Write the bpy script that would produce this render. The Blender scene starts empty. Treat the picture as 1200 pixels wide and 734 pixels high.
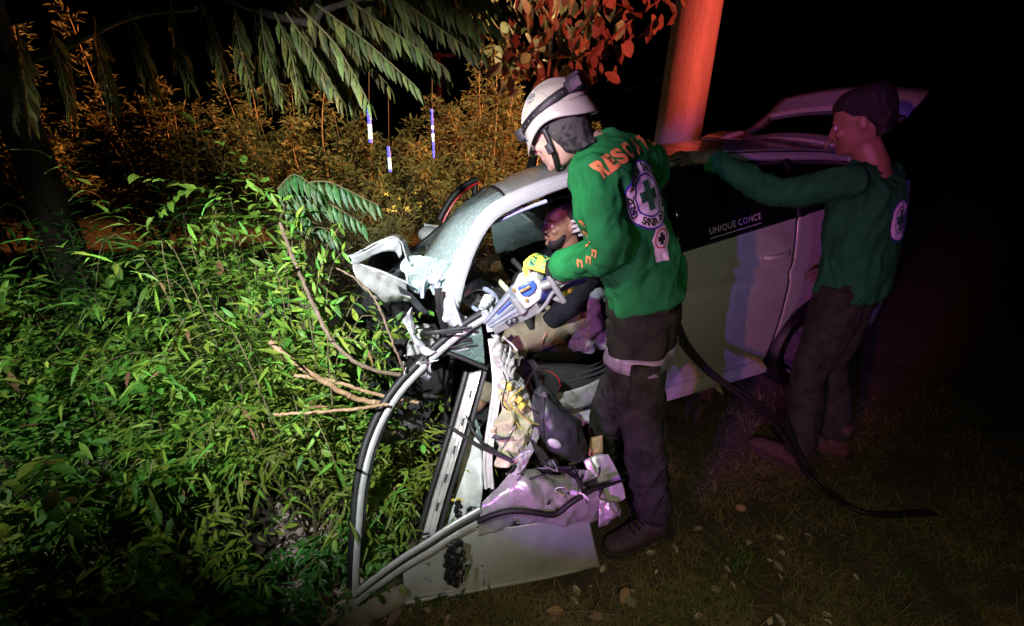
import bpy, bmesh, math, random
from mathutils import Vector, Matrix, noise, Quaternion
from mathutils.bvhtree import BVHTree

R = math.radians
V = Vector
random.seed(7)
rnd = random.random
scene = bpy.context.scene
COL = scene.collection

# ------------------------------------------------------------------ camera
CAM_H, PITCH, FPX = 1.64, R(22), 540.0
cd = bpy.data.cameras.new('camera')
cd.sensor_fit = 'HORIZONTAL'
cd.sensor_width = 36.0
cd.lens = FPX / 1200 * 36
cd.clip_start = 0.02
cd.clip_end = 500
cam = bpy.data.objects.new('camera', cd)
COL.objects.link(cam)
cam.location = (0, 0, CAM_H)
cam.rotation_euler = (R(90) - PITCH, 0, 0)
scene.camera = cam

# ------------------------------------------------------------------ night sky
W = bpy.data.worlds.new('World')
scene.world = W
W.use_nodes = True
wn = W.node_tree
sky = wn.nodes.new('ShaderNodeTexSky')
sky.sky_type = 'NISHITA'
sky.sun_disc = False
sky.sun_elevation = R(-9)
sky.sun_rotation = R(200)
bg = wn.nodes['Background']
bg.inputs['Strength'].default_value = 0.05
wn.links.new(sky.outputs[0], bg.inputs['Color'])

scene.view_settings.view_transform = 'Standard'
scene.view_settings.look = 'None'
scene.view_settings.exposure = 0
scene.view_settings.gamma = 1
scene.cycles.use_denoising = True
scene.cycles.max_bounces = 6
scene.cycles.transparent_max_bounces = 12
scene.cycles.sample_clamp_indirect = 4
scene.cycles.sample_clamp_direct = 0


def lamp(name, kind, loc, energy, color, aim=None, size=60, blend=0.5, radius=0.03):
    d = bpy.data.lights.new(name, kind)
    d.energy = energy
    d.color = color
    if kind == 'SUN':
        d.angle = R(0.5)
    else:
        d.shadow_soft_size = radius
    if kind == 'SPOT':
        d.spot_size = R(size)
        d.spot_blend = blend
    o = bpy.data.objects.new(name, d)
    COL.objects.link(o)
    o.location = loc
    if aim is not None:
        o.rotation_euler = (V(aim) - V(loc)).to_track_quat('-Z', 'Y').to_euler()
    return o


# added night fill, then lamps carried round the crash and added fill lamps
lamp('night_fill', 'SUN', (0, 0, 20), 0.006, (0.8, 0.88, 1.0), (3, 6, 0))  # added sun lamp, a very dim ambient fill
lamp('work_light', 'SPOT', (-0.70, -0.10, 2.30), 700, (0.92, 0.96, 1.0), (-0.60, 1.85, 1.00), 58, 1.0, 0.03)
lamp('left_fill', 'SPOT', (-2.3, -0.3, 2.4), 330, (0.95, 0.97, 0.95), (-2.0, 2.0, 0.75), 54, 1.0, 0.05)  # added lamp that brightens the shrubs on the left
lamp('torch', 'SPOT', (-0.55, 0.40, 1.95), 135, (0.90, 0.94, 1.0), (0.0, 1.75, 1.28), 46, 0.8, 0.015)
lamp('fill_behind', 'SPOT', (0.25, -1.6, 3.1), 46, (0.94, 1.0, 0.80), (0.92, 2.4, 1.12), 16, 0.9, 0.02)  # added fill behind the camera for the car side and roof
lamp('ground_fill', 'SPOT', (0.22, -0.05, 1.5), 36, (1.0, 0.86, 0.52), (0.85, 1.5, 0.0), 95, 1.0, 0.01)  # added fill that lifts the dark ground at lower right
lamp('orange_leaf_fill', 'SPOT', (1.5, 5.4, 0.55), 300, (1.0, 0.30, 0.08), (-1.0, 2.0, 2.3), 42, 0.7, 0.03)  # added lamp behind the car, turns the overhead leaves orange
lamp('bush_fill', 'SPOT', (0.2, 2.0, 4.8), 2100, (1.0, 0.82, 0.36), (-1.1, 6.4, 1.4), 58, 0.8, 0.05)  # added high fill lamp for the background bushes
lamp('beacon_blue', 'SPOT', (-2.50, -3.10, 1.85), 600, (0.34, 0.10, 1.0), (0.78, 1.80, 1.02), 20, 0.35, 0.02)
lamp('violet_door_fill', 'SPOT', (-2.75, -2.95, 1.9), 620, (0.36, 0.12, 1.0), (0.30, 1.37, 0.42), 8, 0.6, 0.02)  # added narrow spot that tints the torn door violet
lamp('beacon_red', 'SPOT', (-2.76, -2.88, 1.85), 540, (1.0, 0.22, 0.08), (0.78, 1.80, 1.00), 20, 0.35, 0.02)
lamp('beacon_far_red', 'SPOT', (4.2, -1.0, 2.6), 2800, (1.0, 0.11, 0.07), (0.95, 4.3, 2.95), 31, 0.6, 0.05)
lamp('beacon_far_amber', 'SPOT', (10.5, 8.2, 3.6), 46000, (1.0, 0.36, 0.09), (-1.5, 6.6, 2.0), 23, 0.7, 0.05)


# ------------------------------------------------------------------ pixels of the photograph to points
def ray(u, v):
    x = (u - 600) / FPX
    y = (367 - v) / FPX
    return V((x, math.cos(PITCH) + y * math.sin(PITCH), -math.sin(PITCH) + y * math.cos(PITCH)))


def PY(u, v, Y):
    d = ray(u, v)
    return V((0, 0, CAM_H)) + d * (Y / d.y)


def PZ(u, v, z=0.0):
    d = ray(u, v)
    return V((0, 0, CAM_H)) + d * ((z - CAM_H) / d.z)


# the car's own frame: s runs to the rear along the near side, n to the far side, z up
CA = R(24.6)
CS = V((math.cos(CA), math.sin(CA), 0))
CN = V((-math.sin(CA), math.cos(CA), 0))
CO = V((0.87, 2.2, 0))


def C(s, n, z):
    return CO + CS * s + CN * n + V((0, 0, z))


def PN(u, v, n):
    d = ray(u, v)
    dn = d.dot(CN)
    t = (n + CO.dot(CN)) / dn
    return V((0, 0, CAM_H)) + d * t


# ------------------------------------------------------------------ materials
def mat(name, col, rough=0.5, metal=0.0, col2=None, scale=8.0, bump=0.0, bscale=60.0, coat=0.0, spec=0.5,
        contrast=(0.35, 0.65), rand=0.0, transl=0.0, alpha=1.0, transm=0.0, emit=None, estr=0.0, stretch=None, sheen=0.0, dirt=None):
    m = bpy.data.materials.new(name)
    m.use_nodes = True
    nt = m.node_tree
    N = nt.nodes
    L = nt.links
    b = N['Principled BSDF']
    b.inputs['Roughness'].default_value = rough
    b.inputs['Metallic'].default_value = metal
    b.inputs['Coat Weight'].default_value = coat
    b.inputs['Coat Roughness'].default_value = 0.08
    b.inputs['Specular IOR Level'].default_value = spec
    b.inputs['Alpha'].default_value = alpha
    b.inputs['Transmission Weight'].default_value = transm
    b.inputs['Sheen Weight'].default_value = sheen
    tc = N.new('ShaderNodeTexCoord')
    mp = N.new('ShaderNodeMapping')
    if stretch:
        mp.inputs['Scale'].default_value = stretch
    L.new(tc.outputs['Object'], mp.inputs[0])
    if col2 is None:
        col2 = tuple(c * 0.72 for c in col)
    tn = N.new('ShaderNodeTexNoise')
    tn.inputs['Scale'].default_value = scale
    tn.inputs['Detail'].default_value = 6
    tn.inputs['Roughness'].default_value = 0.62
    L.new(mp.outputs[0], tn.inputs['Vector'])
    rp = N.new('ShaderNodeValToRGB')
    rp.color_ramp.elements[0].position = contrast[0]
    rp.color_ramp.elements[1].position = contrast[1]
    rp.color_ramp.elements[0].color = (*col2, 1)
    rp.color_ramp.elements[1].color = (*col, 1)
    L.new(tn.outputs['Fac'], rp.inputs[0])
    out = rp.outputs[0]
    if dirt:
        dn = N.new('ShaderNodeTexNoise')
        dn.inputs['Scale'].default_value = 3.5
        dn.inputs['Detail'].default_value = 9
        dn.inputs['Roughness'].default_value = 0.75
        L.new(tc.outputs['Object'], dn.inputs['Vector'])
        dr = N.new('ShaderNodeMapRange')
        dr.inputs['From Min'].default_value = 0.52
        dr.inputs['From Max'].default_value = 0.7
        L.new(dn.outputs['Fac'], dr.inputs['Value'])
        mx = N.new('ShaderNodeMixRGB')
        mx.inputs[2].default_value = (*dirt, 1)
        L.new(dr.outputs[0], mx.inputs[0])
        L.new(out, mx.inputs[1])
        out = mx.outputs[0]
        ra = N.new('ShaderNodeMapRange')
        ra.inputs['To Min'].default_value = rough
        ra.inputs['To Max'].default_value = 0.85
        L.new(dr.outputs[0], ra.inputs['Value'])
        L.new(ra.outputs[0], b.inputs['Roughness'])
    if rand:
        oi = N.new('ShaderNodeObjectInfo')
        hs = N.new('ShaderNodeHueSaturation')
        m1 = N.new('ShaderNodeMapRange')
        m1.inputs['To Min'].default_value = 0.5 - 0.06 * rand
        m1.inputs['To Max'].default_value = 0.5 + 0.04 * rand
        m2 = N.new('ShaderNodeMapRange')
        m2.inputs['To Min'].default_value = 1 - 0.5 * rand
        m2.inputs['To Max'].default_value = 1 + 0.55 * rand
        mu = N.new('ShaderNodeMath')
        mu.operation = 'FRACT'
        m7 = N.new('ShaderNodeMath')
        m7.operation = 'MULTIPLY'
        m7.inputs[1].default_value = 7.31
        L.new(oi.outputs['Random'], m1.inputs['Value'])
        L.new(oi.outputs['Random'], m7.inputs[0])
        L.new(m7.outputs[0], mu.inputs[0])
        L.new(mu.outputs[0], m2.inputs['Value'])
        L.new(m1.outputs[0], hs.inputs['Hue'])
        L.new(m2.outputs[0], hs.inputs['Value'])
        L.new(out, hs.inputs['Color'])
        out = hs.outputs[0]
    L.new(out, b.inputs['Base Color'])
    if bump:
        bn = N.new('ShaderNodeTexNoise')
        bn.inputs['Scale'].default_value = bscale
        bn.inputs['Detail'].default_value = 4
        L.new(mp.outputs[0], bn.inputs['Vector'])
        bp = N.new('ShaderNodeBump')
        bp.inputs['Strength'].default_value = bump
        bp.inputs['Distance'].default_value = 0.01
        L.new(bn.outputs['Fac'], bp.inputs['Height'])
        L.new(bp.outputs[0], b.inputs['Normal'])
    if emit:
        b.inputs['Emission Color'].default_value = (*emit, 1)
        b.inputs['Emission Strength'].default_value = estr
    if transl:
        o = N['Material Output']
        tl = N.new('ShaderNodeBsdfTranslucent')
        L.new(out, tl.inputs['Color'])
        ms = N.new('ShaderNodeMixShader')
        ms.inputs[0].default_value = transl
        L.new(b.outputs[0], ms.inputs[1])
        L.new(tl.outputs[0], ms.inputs[2])
        L.new(ms.outputs[0], o.inputs['Surface'])
    return m


M = {}
M['paint'] = mat('silver_paint', (0.50, 0.51, 0.49), 0.24, 0.2, (0.44, 0.45, 0.44), 30, 0.02, 300, coat=0.6, dirt=(0.30, 0.28, 0.23))
M['paint_clean'] = mat('silver_paint_clean', (0.60, 0.61, 0.61), 0.28, 0.3, (0.54, 0.55, 0.55), 30, 0.02, 300, coat=0.7)
M['crushed'] = mat('crushed_metal', (0.56, 0.56, 0.53), 0.27, 0.4, (0.38, 0.38, 0.36), 14, 0.15, 60, dirt=(0.13, 0.09, 0.06))
M['primer'] = mat('torn_primer', (0.72, 0.72, 0.72), 0.5, 0.1, (0.26, 0.27, 0.29), 16, 0.2, 60, contrast=(0.47, 0.53))
M['bare'] = mat('bare_steel', (0.58, 0.60, 0.64), 0.32, 0.8, (0.42, 0.44, 0.48), 20, 0.1, 120)
M['alloy'] = mat('tool_alloy', (0.44, 0.49, 0.56), 0.34, 0.5, (0.34, 0.39, 0.46), 40, 0.06, 150)
M['black_plastic'] = mat('black_plastic', (0.018, 0.018, 0.02), 0.45, 0, (0.012, 0.012, 0.013), 30, 0.15, 200)
M['rubber'] = mat('black_rubber', (0.010, 0.010, 0.010), 0.55, 0, (0.006, 0.006, 0.006), 25, 0.1, 150)
M['liner'] = mat('grey_liner', (0.045, 0.048, 0.055), 0.45, 0, (0.026, 0.028, 0.032), 10, 0.25, 40)
M['interior'] = mat('dark_interior', (0.022, 0.021, 0.022), 0.7, 0, (0.014, 0.013, 0.014), 12, 0.2, 90)
M['carpet'] = mat('dark_carpet', (0.015, 0.014, 0.014), 0.95, 0, None, 60, 0.4, 300)
M['chrome'] = mat('bright_trim', (0.50, 0.51, 0.50), 0.42, 0.35, (0.40, 0.41, 0.40), 30, 0.03, 200)
M['lilac_trim'] = mat('door_seal', (0.50, 0.54, 0.72), 0.4, 0, (0.40, 0.44, 0.62), 30, 0.05, 120)
M['white_plastic'] = mat('milky_plastic', (0.80, 0.77, 0.52), 0.25, 0, (0.55, 0.54, 0.36), 9, 0.3, 35, transl=0.3)
M['airbag'] = mat('airbag_cloth', (0.55, 0.58, 0.60), 0.8, 0, (0.42, 0.45, 0.47), 8, 0.2, 40, transl=0.35, stretch=(1, 1, 5))
M['yellow_plastic'] = mat('yellow_connector', (0.75, 0.6, 0.12), 0.45, 0, (0.6, 0.48, 0.08), 20)
M['ivory'] = mat('ivory_stalk', (0.70, 0.68, 0.42), 0.4, 0, (0.6, 0.58, 0.36), 20)
M['red_lens'] = mat('red_lens', (0.55, 0.03, 0.02), 0.25, 0, (0.4, 0.02, 0.02), 20)
M['tan_board'] = mat('tan_board', (0.52, 0.38, 0.22), 0.7, 0, (0.4, 0.28, 0.16), 20, 0.1, 90)
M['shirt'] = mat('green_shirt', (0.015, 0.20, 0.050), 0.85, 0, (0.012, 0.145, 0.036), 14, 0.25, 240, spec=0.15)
M['shirt_dark'] = mat('shaded_green_shirt', (0.010, 0.11, 0.030), 0.85, 0, (0.008, 0.08, 0.022), 14, 0.25, 240, spec=0.15)  # shirt green darkened as shade on the second rescuer; collar shares it
M['orange_print'] = mat('orange_print', (0.72, 0.25, 0.08), 0.75, 0, (0.6, 0.2, 0.06), 60)
M['badge_white'] = mat('badge_white', (0.78, 0.72, 0.80), 0.75, 0, (0.7, 0.64, 0.73), 40)
M['badge_blue'] = mat('badge_blue', (0.05, 0.03, 0.32), 0.75, 0, (0.04, 0.025, 0.26), 40)
M['badge_green'] = mat('badge_green', (0.02, 0.15, 0.07), 0.75, 0, (0.015, 0.11, 0.05), 40)
M['badge_red'] = mat('badge_red', (0.5, 0.06, 0.05), 0.75, 0, (0.4, 0.05, 0.04), 40)
M['trousers'] = mat('dark_trousers', (0.030, 0.036, 0.024), 0.92, 0, (0.012, 0.015, 0.009), 18, 0.35, 160, spec=0.15)
M['reflective'] = mat('reflective_tape', (0.27, 0.28, 0.29), 0.5, 0.1, (0.19, 0.20, 0.21), 30, 0.15, 200)
M['boot'] = mat('brown_boot', (0.060, 0.036, 0.024), 0.75, 0, (0.035, 0.022, 0.016), 18, 0.35, 140)
M['sole'] = mat('boot_sole', (0.035, 0.026, 0.02), 0.9, 0, None, 30, 0.3, 90)
M['skin'] = mat('light_skin', (0.52, 0.34, 0.25), 0.5, 0, (0.45, 0.27, 0.19), 18, 0.1, 220)
M['skin_tan'] = mat('tan_skin', (0.27, 0.15, 0.09), 0.5, 0, (0.20, 0.105, 0.06), 20, 0.1, 220)
M['lips'] = mat('lip_skin', (0.33, 0.12, 0.10), 0.45, 0, (0.27, 0.09, 0.08), 30)
M['hair'] = mat('black_hair', (0.012, 0.010, 0.009), 0.6, 0, (0.006, 0.005, 0.005), 60, 0.7, 220)
M['eye'] = mat('eye_white', (0.7, 0.68, 0.64), 0.2, 0, (0.62, 0.58, 0.55), 30)
M['gaiter'] = mat('camouflage_hood', (0.055, 0.052, 0.046), 0.9, 0, (0.014, 0.013, 0.014), 26, 0.3, 180, contrast=(0.46, 0.52))
M['helmet'] = mat('ivory_helmet', (0.46, 0.46, 0.35), 0.3, 0, (0.38, 0.38, 0.29), 6, 0.03, 60, coat=0.35)
M['helmet_rim'] = mat('white_helmet_rim', (0.46, 0.45, 0.38), 0.35, 0, (0.38, 0.37, 0.31), 12, 0.04, 60)
M['clear_lens'] = mat('clear_visor', (0.62, 0.68, 0.76), 0.08, 0.5, (0.4, 0.46, 0.6), 5)
M['glove_yellow'] = mat('yellow_glove', (0.72, 0.78, 0.09), 0.7, 0, (0.55, 0.66, 0.06), 24, 0.3, 220)
M['glove_green'] = mat('green_glove_print', (0.03, 0.36, 0.17), 0.7, 0, (0.02, 0.28, 0.12), 24, 0.2, 220)
M['glove_brown'] = mat('brown_leather_glove', (0.14, 0.105, 0.07), 0.75, 0, (0.085, 0.062, 0.045), 24, 0.35, 120)
M['glove_white'] = mat('latex_glove', (0.40, 0.40, 0.40), 0.5, 0, (0.32, 0.32, 0.32), 14, 0.1, 80)
M['black_cloth'] = mat('black_cloth', (0.011, 0.011, 0.015), 0.92, 0, (0.007, 0.007, 0.010), 16, 0.3, 160, spec=0.15)
M['beige_cloth'] = mat('beige_trousers', (0.22, 0.18, 0.12), 0.92, 0, (0.16, 0.125, 0.085), 10, 0.35, 130)
M['grey_cloth'] = mat('grey_cloth', (0.22, 0.25, 0.25), 0.9, 0, (0.16, 0.18, 0.18), 10, 0.35, 130)
M['blue_tool'] = mat('blue_tool_paint', (0.05, 0.12, 0.42), 0.35, 0.1, (0.04, 0.09, 0.33), 20, 0.04, 120, coat=0.3)
M['dark_blue'] = mat('dark_blue_plastic', (0.015, 0.022, 0.09), 0.4, 0, None, 20, 0.06, 120)
M['tool_white'] = mat('tool_white_shell', (0.36, 0.38, 0.36), 0.35, 0, (0.62, 0.64, 0.6), 20, 0.04, 120)
M['tool_grey'] = mat('tool_grey', (0.26, 0.27, 0.27), 0.42, 0.3, (0.2, 0.21, 0.21), 30, 0.06, 120)
M['gold'] = mat('gold_badge', (0.6, 0.42, 0.15), 0.35, 0.6, None, 60)
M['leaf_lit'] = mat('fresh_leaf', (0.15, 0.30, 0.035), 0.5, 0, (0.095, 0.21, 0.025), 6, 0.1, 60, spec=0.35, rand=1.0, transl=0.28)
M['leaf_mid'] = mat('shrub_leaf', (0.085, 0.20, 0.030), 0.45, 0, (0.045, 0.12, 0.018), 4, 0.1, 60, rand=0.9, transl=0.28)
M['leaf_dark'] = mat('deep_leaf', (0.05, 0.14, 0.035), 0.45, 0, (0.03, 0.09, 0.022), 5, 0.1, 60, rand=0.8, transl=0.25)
M['leaf_dry'] = mat('withered_leaf', (0.22, 0.15, 0.05), 0.7, 0, (0.14, 0.09, 0.03), 8, 0.2, 60, rand=0.8, transl=0.2)
M['leaf_overhead'] = mat('overhead_leaf', (0.118, 0.145, 0.030), 0.6, 0, (0.080, 0.088, 0.02), 5, 0.1, 60, rand=1.2, transl=0.25)
M['leaf_red'] = mat('ovate_leaf', (0.15, 0.12, 0.075), 0.5, 0, (0.10, 0.085, 0.05), 12, 0.25, 50, rand=1.2, transl=0.2)
M['leaf_far'] = mat('feathery_foliage', (0.12, 0.115, 0.05), 0.7, 0, (0.07, 0.075, 0.03), 2.5, rand=0.4, transl=0.25)
M['blossom'] = mat('yellow_blossom', (0.7, 0.5, 0.12), 0.7, 0, None, 10)
M['stem'] = mat('plant_stem', (0.17, 0.14, 0.06), 0.75, 0, (0.10, 0.09, 0.04), 20, 0.3, 100)
M['twig'] = mat('brown_branch', (0.22, 0.15, 0.10), 0.8, 0, (0.12, 0.08, 0.055), 25, 0.4, 90)
M['cane'] = mat('dry_cane', (0.42, 0.27, 0.15), 0.7, 0, (0.28, 0.17, 0.09), 18, 0.3, 90)
M['bark'] = mat('tree_bark', (0.11, 0.085, 0.065), 0.95, 0, (0.055, 0.042, 0.034), 18, 0.8, 40, stretch=(1, 1, 0.25))
M['concrete'] = mat('pole_concrete', (0.42, 0.37, 0.33), 0.5, 0, (0.27, 0.24, 0.22), 7, 0.6, 60, stretch=(1, 1, 0.3), contrast=(0.3, 0.7))
M['soil'] = mat('dark_soil', (0.075, 0.055, 0.038), 0.98, 0, (0.035, 0.026, 0.019), 5, 0.9, 35, contrast=(0.3, 0.7))
M['dry_grass'] = mat('dry_grass', (0.26, 0.20, 0.095), 0.9, 0, (0.14, 0.12, 0.05), 5, transl=0.2)
M['litter'] = mat('pale_litter', (0.42, 0.36, 0.30), 0.9, 0, (0.22, 0.17, 0.13), 20, 0.3, 60, rand=0.8)
M['rock'] = mat('pale_stone', (0.28, 0.26, 0.20), 0.9, 0, (0.16, 0.145, 0.11), 14, 0.6, 45)
M['steel_dark'] = mat('dark_galvanised', (0.08, 0.075, 0.07), 0.6, 0.3, None, 20)
M['led_blue'] = mat('blue_led', (0.1, 0.1, 0.9), 0.4, emit=(0.10, 0.12, 1.0), estr=1.5)
M['led_white'] = mat('white_led', (0.8, 0.85, 0.9), 0.4, emit=(0.75, 0.88, 1.0), estr=2.5)
M['lamp_glow'] = mat('warm_lamp_glow', (0.9, 0.8, 0.6), 0.4, emit=(1.0, 0.85, 0.55), estr=2.0)
M['tint_glass'] = mat('tinted_glass', (0.006, 0.006, 0.007), 0.05, 0, (0.005, 0.005, 0.006), 5, spec=0.5)
M['sticker'] = mat('sticker_white', (0.55, 0.42, 0.58), 0.6, 0, (0.40, 0.30, 0.43), 40)
M['tailgate_lining'] = mat('tailgate_lining', (0.34, 0.24, 0.15), 0.6, 0, (0.26, 0.18, 0.11), 12, 0.2, 80)
M['ashes'] = mat('dark_engine', (0.014, 0.014, 0.014), 0.75, 0.0, (0.007, 0.007, 0.007), 14, 0.5, 50)


def shattered(name, tint, amount, cell):
    """laminated glass: a web of cracks over see-through cells"""
    m = bpy.data.materials.new(name)
    m.use_nodes = True
    nt = m.node_tree
    N, L = nt.nodes, nt.links
    b = N['Principled BSDF']
    b.inputs['Base Color'].default_value = (*tint, 1)
    b.inputs['Roughness'].default_value = 0.32
    tc = N.new('ShaderNodeTexCoord')
    nz = N.new('ShaderNodeTexNoise')
    nz.inputs['Scale'].default_value = 3
    nz.inputs['Detail'].default_value = 5
    L.new(tc.outputs['Object'], nz.inputs['Vector'])
    vo = N.new('ShaderNodeTexVoronoi')
    vo.feature = 'DISTANCE_TO_EDGE'
    vo.inputs['Scale'].default_value = cell
    L.new(tc.outputs['Object'], vo.inputs['Vector'])
    vo2 = N.new('ShaderNodeTexVoronoi')
    vo2.feature = 'DISTANCE_TO_EDGE'
    vo2.inputs['Scale'].default_value = cell * 3
    L.new(tc.outputs['Object'], vo2.inputs['Vector'])
    mn = N.new('ShaderNodeMath')
    mn.operation = 'MINIMUM'
    L.new(vo.outputs['Distance'], mn.inputs[0])
    L.new(vo2.outputs['Distance'], mn.inputs[1])
    # damage weight on the glass: cracks, plus lamplight painted into their whiteness
    at = N.new('ShaderNodeAttribute')
    at.attribute_name = 'damage_light'
    ad = N.new('ShaderNodeMath')
    ad.operation = 'MULTIPLY_ADD'
    ad.inputs[1].default_value = 0.7
    L.new(nz.outputs['Fac'], ad.inputs[0])
    L.new(at.outputs['Fac'], ad.inputs[2])
    mr = N.new('ShaderNodeMapRange')
    mr.inputs['From Min'].default_value = 0.0
    mr.inputs['From Max'].default_value = 0.09
    mr.inputs['To Min'].default_value = 1.0
    mr.inputs['To Max'].default_value = 0.38
    L.new(mn.outputs[0], mr.inputs['Value'])
    sub = N.new('ShaderNodeMapRange')
    sub.inputs['From Min'].default_value = 0.30
    sub.inputs['From Max'].default_value = 0.95
    L.new(ad.outputs[0], sub.inputs['Value'])
    mu = N.new('ShaderNodeMath')
    mu.operation = 'MULTIPLY'
    mu.use_clamp = True
    L.new(mr.outputs[0], mu.inputs[0])
    L.new(sub.outputs[0], mu.inputs[1])
    mu2 = N.new('ShaderNodeMath')
    mu2.operation = 'MULTIPLY_ADD'
    mu2.use_clamp = True
    mu2.inputs[1].default_value = amount
    mu2.inputs[2].default_value = 0.05
    L.new(mu.outputs[0], mu2.inputs[0])
    tr = N.new('ShaderNodeBsdfTransparent')
    tr.inputs[0].default_value = (0.62, 0.72, 0.68, 1)
    gl = N.new('ShaderNodeBsdfGlossy')
    gl.inputs['Roughness'].default_value = 0.12
    gl.inputs[0].default_value = (0.9, 0.95, 0.95, 1)
    m0 = N.new('ShaderNodeMixShader')
    m0.inputs[0].default_value = 0.16
    L.new(tr.outputs[0], m0.inputs[1])
    L.new(gl.outputs[0], m0.inputs[2])
    bp = N.new('ShaderNodeBump')
    bp.inputs['Strength'].default_value = 0.8
    bp.inputs['Distance'].default_value = 0.01
    L.new(mr.outputs[0], bp.inputs['Height'])
    L.new(bp.outputs[0], b.inputs['Normal'])
    ms = N.new('ShaderNodeMixShader')
    L.new(mu2.outputs[0], ms.inputs[0])
    L.new(m0.outputs[0], ms.inputs[1])
    L.new(b.outputs[0], ms.inputs[2])
    L.new(ms.outputs[0], N['Material Output'].inputs['Surface'])
    return m


M['windshield'] = shattered('shattered_windshield', (0.74, 0.90, 0.88), 1.0, 30)
M['shard'] = shattered('shattered_side_glass', (0.20, 0.32, 0.27), 0.95, 70)


def sheer(name, col, alpha):
    m = bpy.data.materials.new(name)
    m.use_nodes = True
    N, L = m.node_tree.nodes, m.node_tree.links
    b = N['Principled BSDF']
    b.inputs['Roughness'].default_value = 0.35
    tc = N.new('ShaderNodeTexCoord')
    tn = N.new('ShaderNodeTexNoise')
    tn.inputs['Scale'].default_value = 14
    tn.inputs['Detail'].default_value = 5
    L.new(tc.outputs['Object'], tn.inputs['Vector'])
    r = N.new('ShaderNodeValToRGB')
    r.color_ramp.elements[0].color = (*[c * 0.7 for c in col], 1)
    r.color_ramp.elements[1].color = (*col, 1)
    L.new(tn.outputs['Fac'], r.inputs[0])
    L.new(r.outputs[0], b.inputs['Base Color'])
    b.inputs['Alpha'].default_value = alpha
    return m


M['sheer_film'] = sheer('sheer_film', (0.62, 0.64, 0.62), 0.42)

# ------------------------------------------------------------------ mesh helpers


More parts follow.
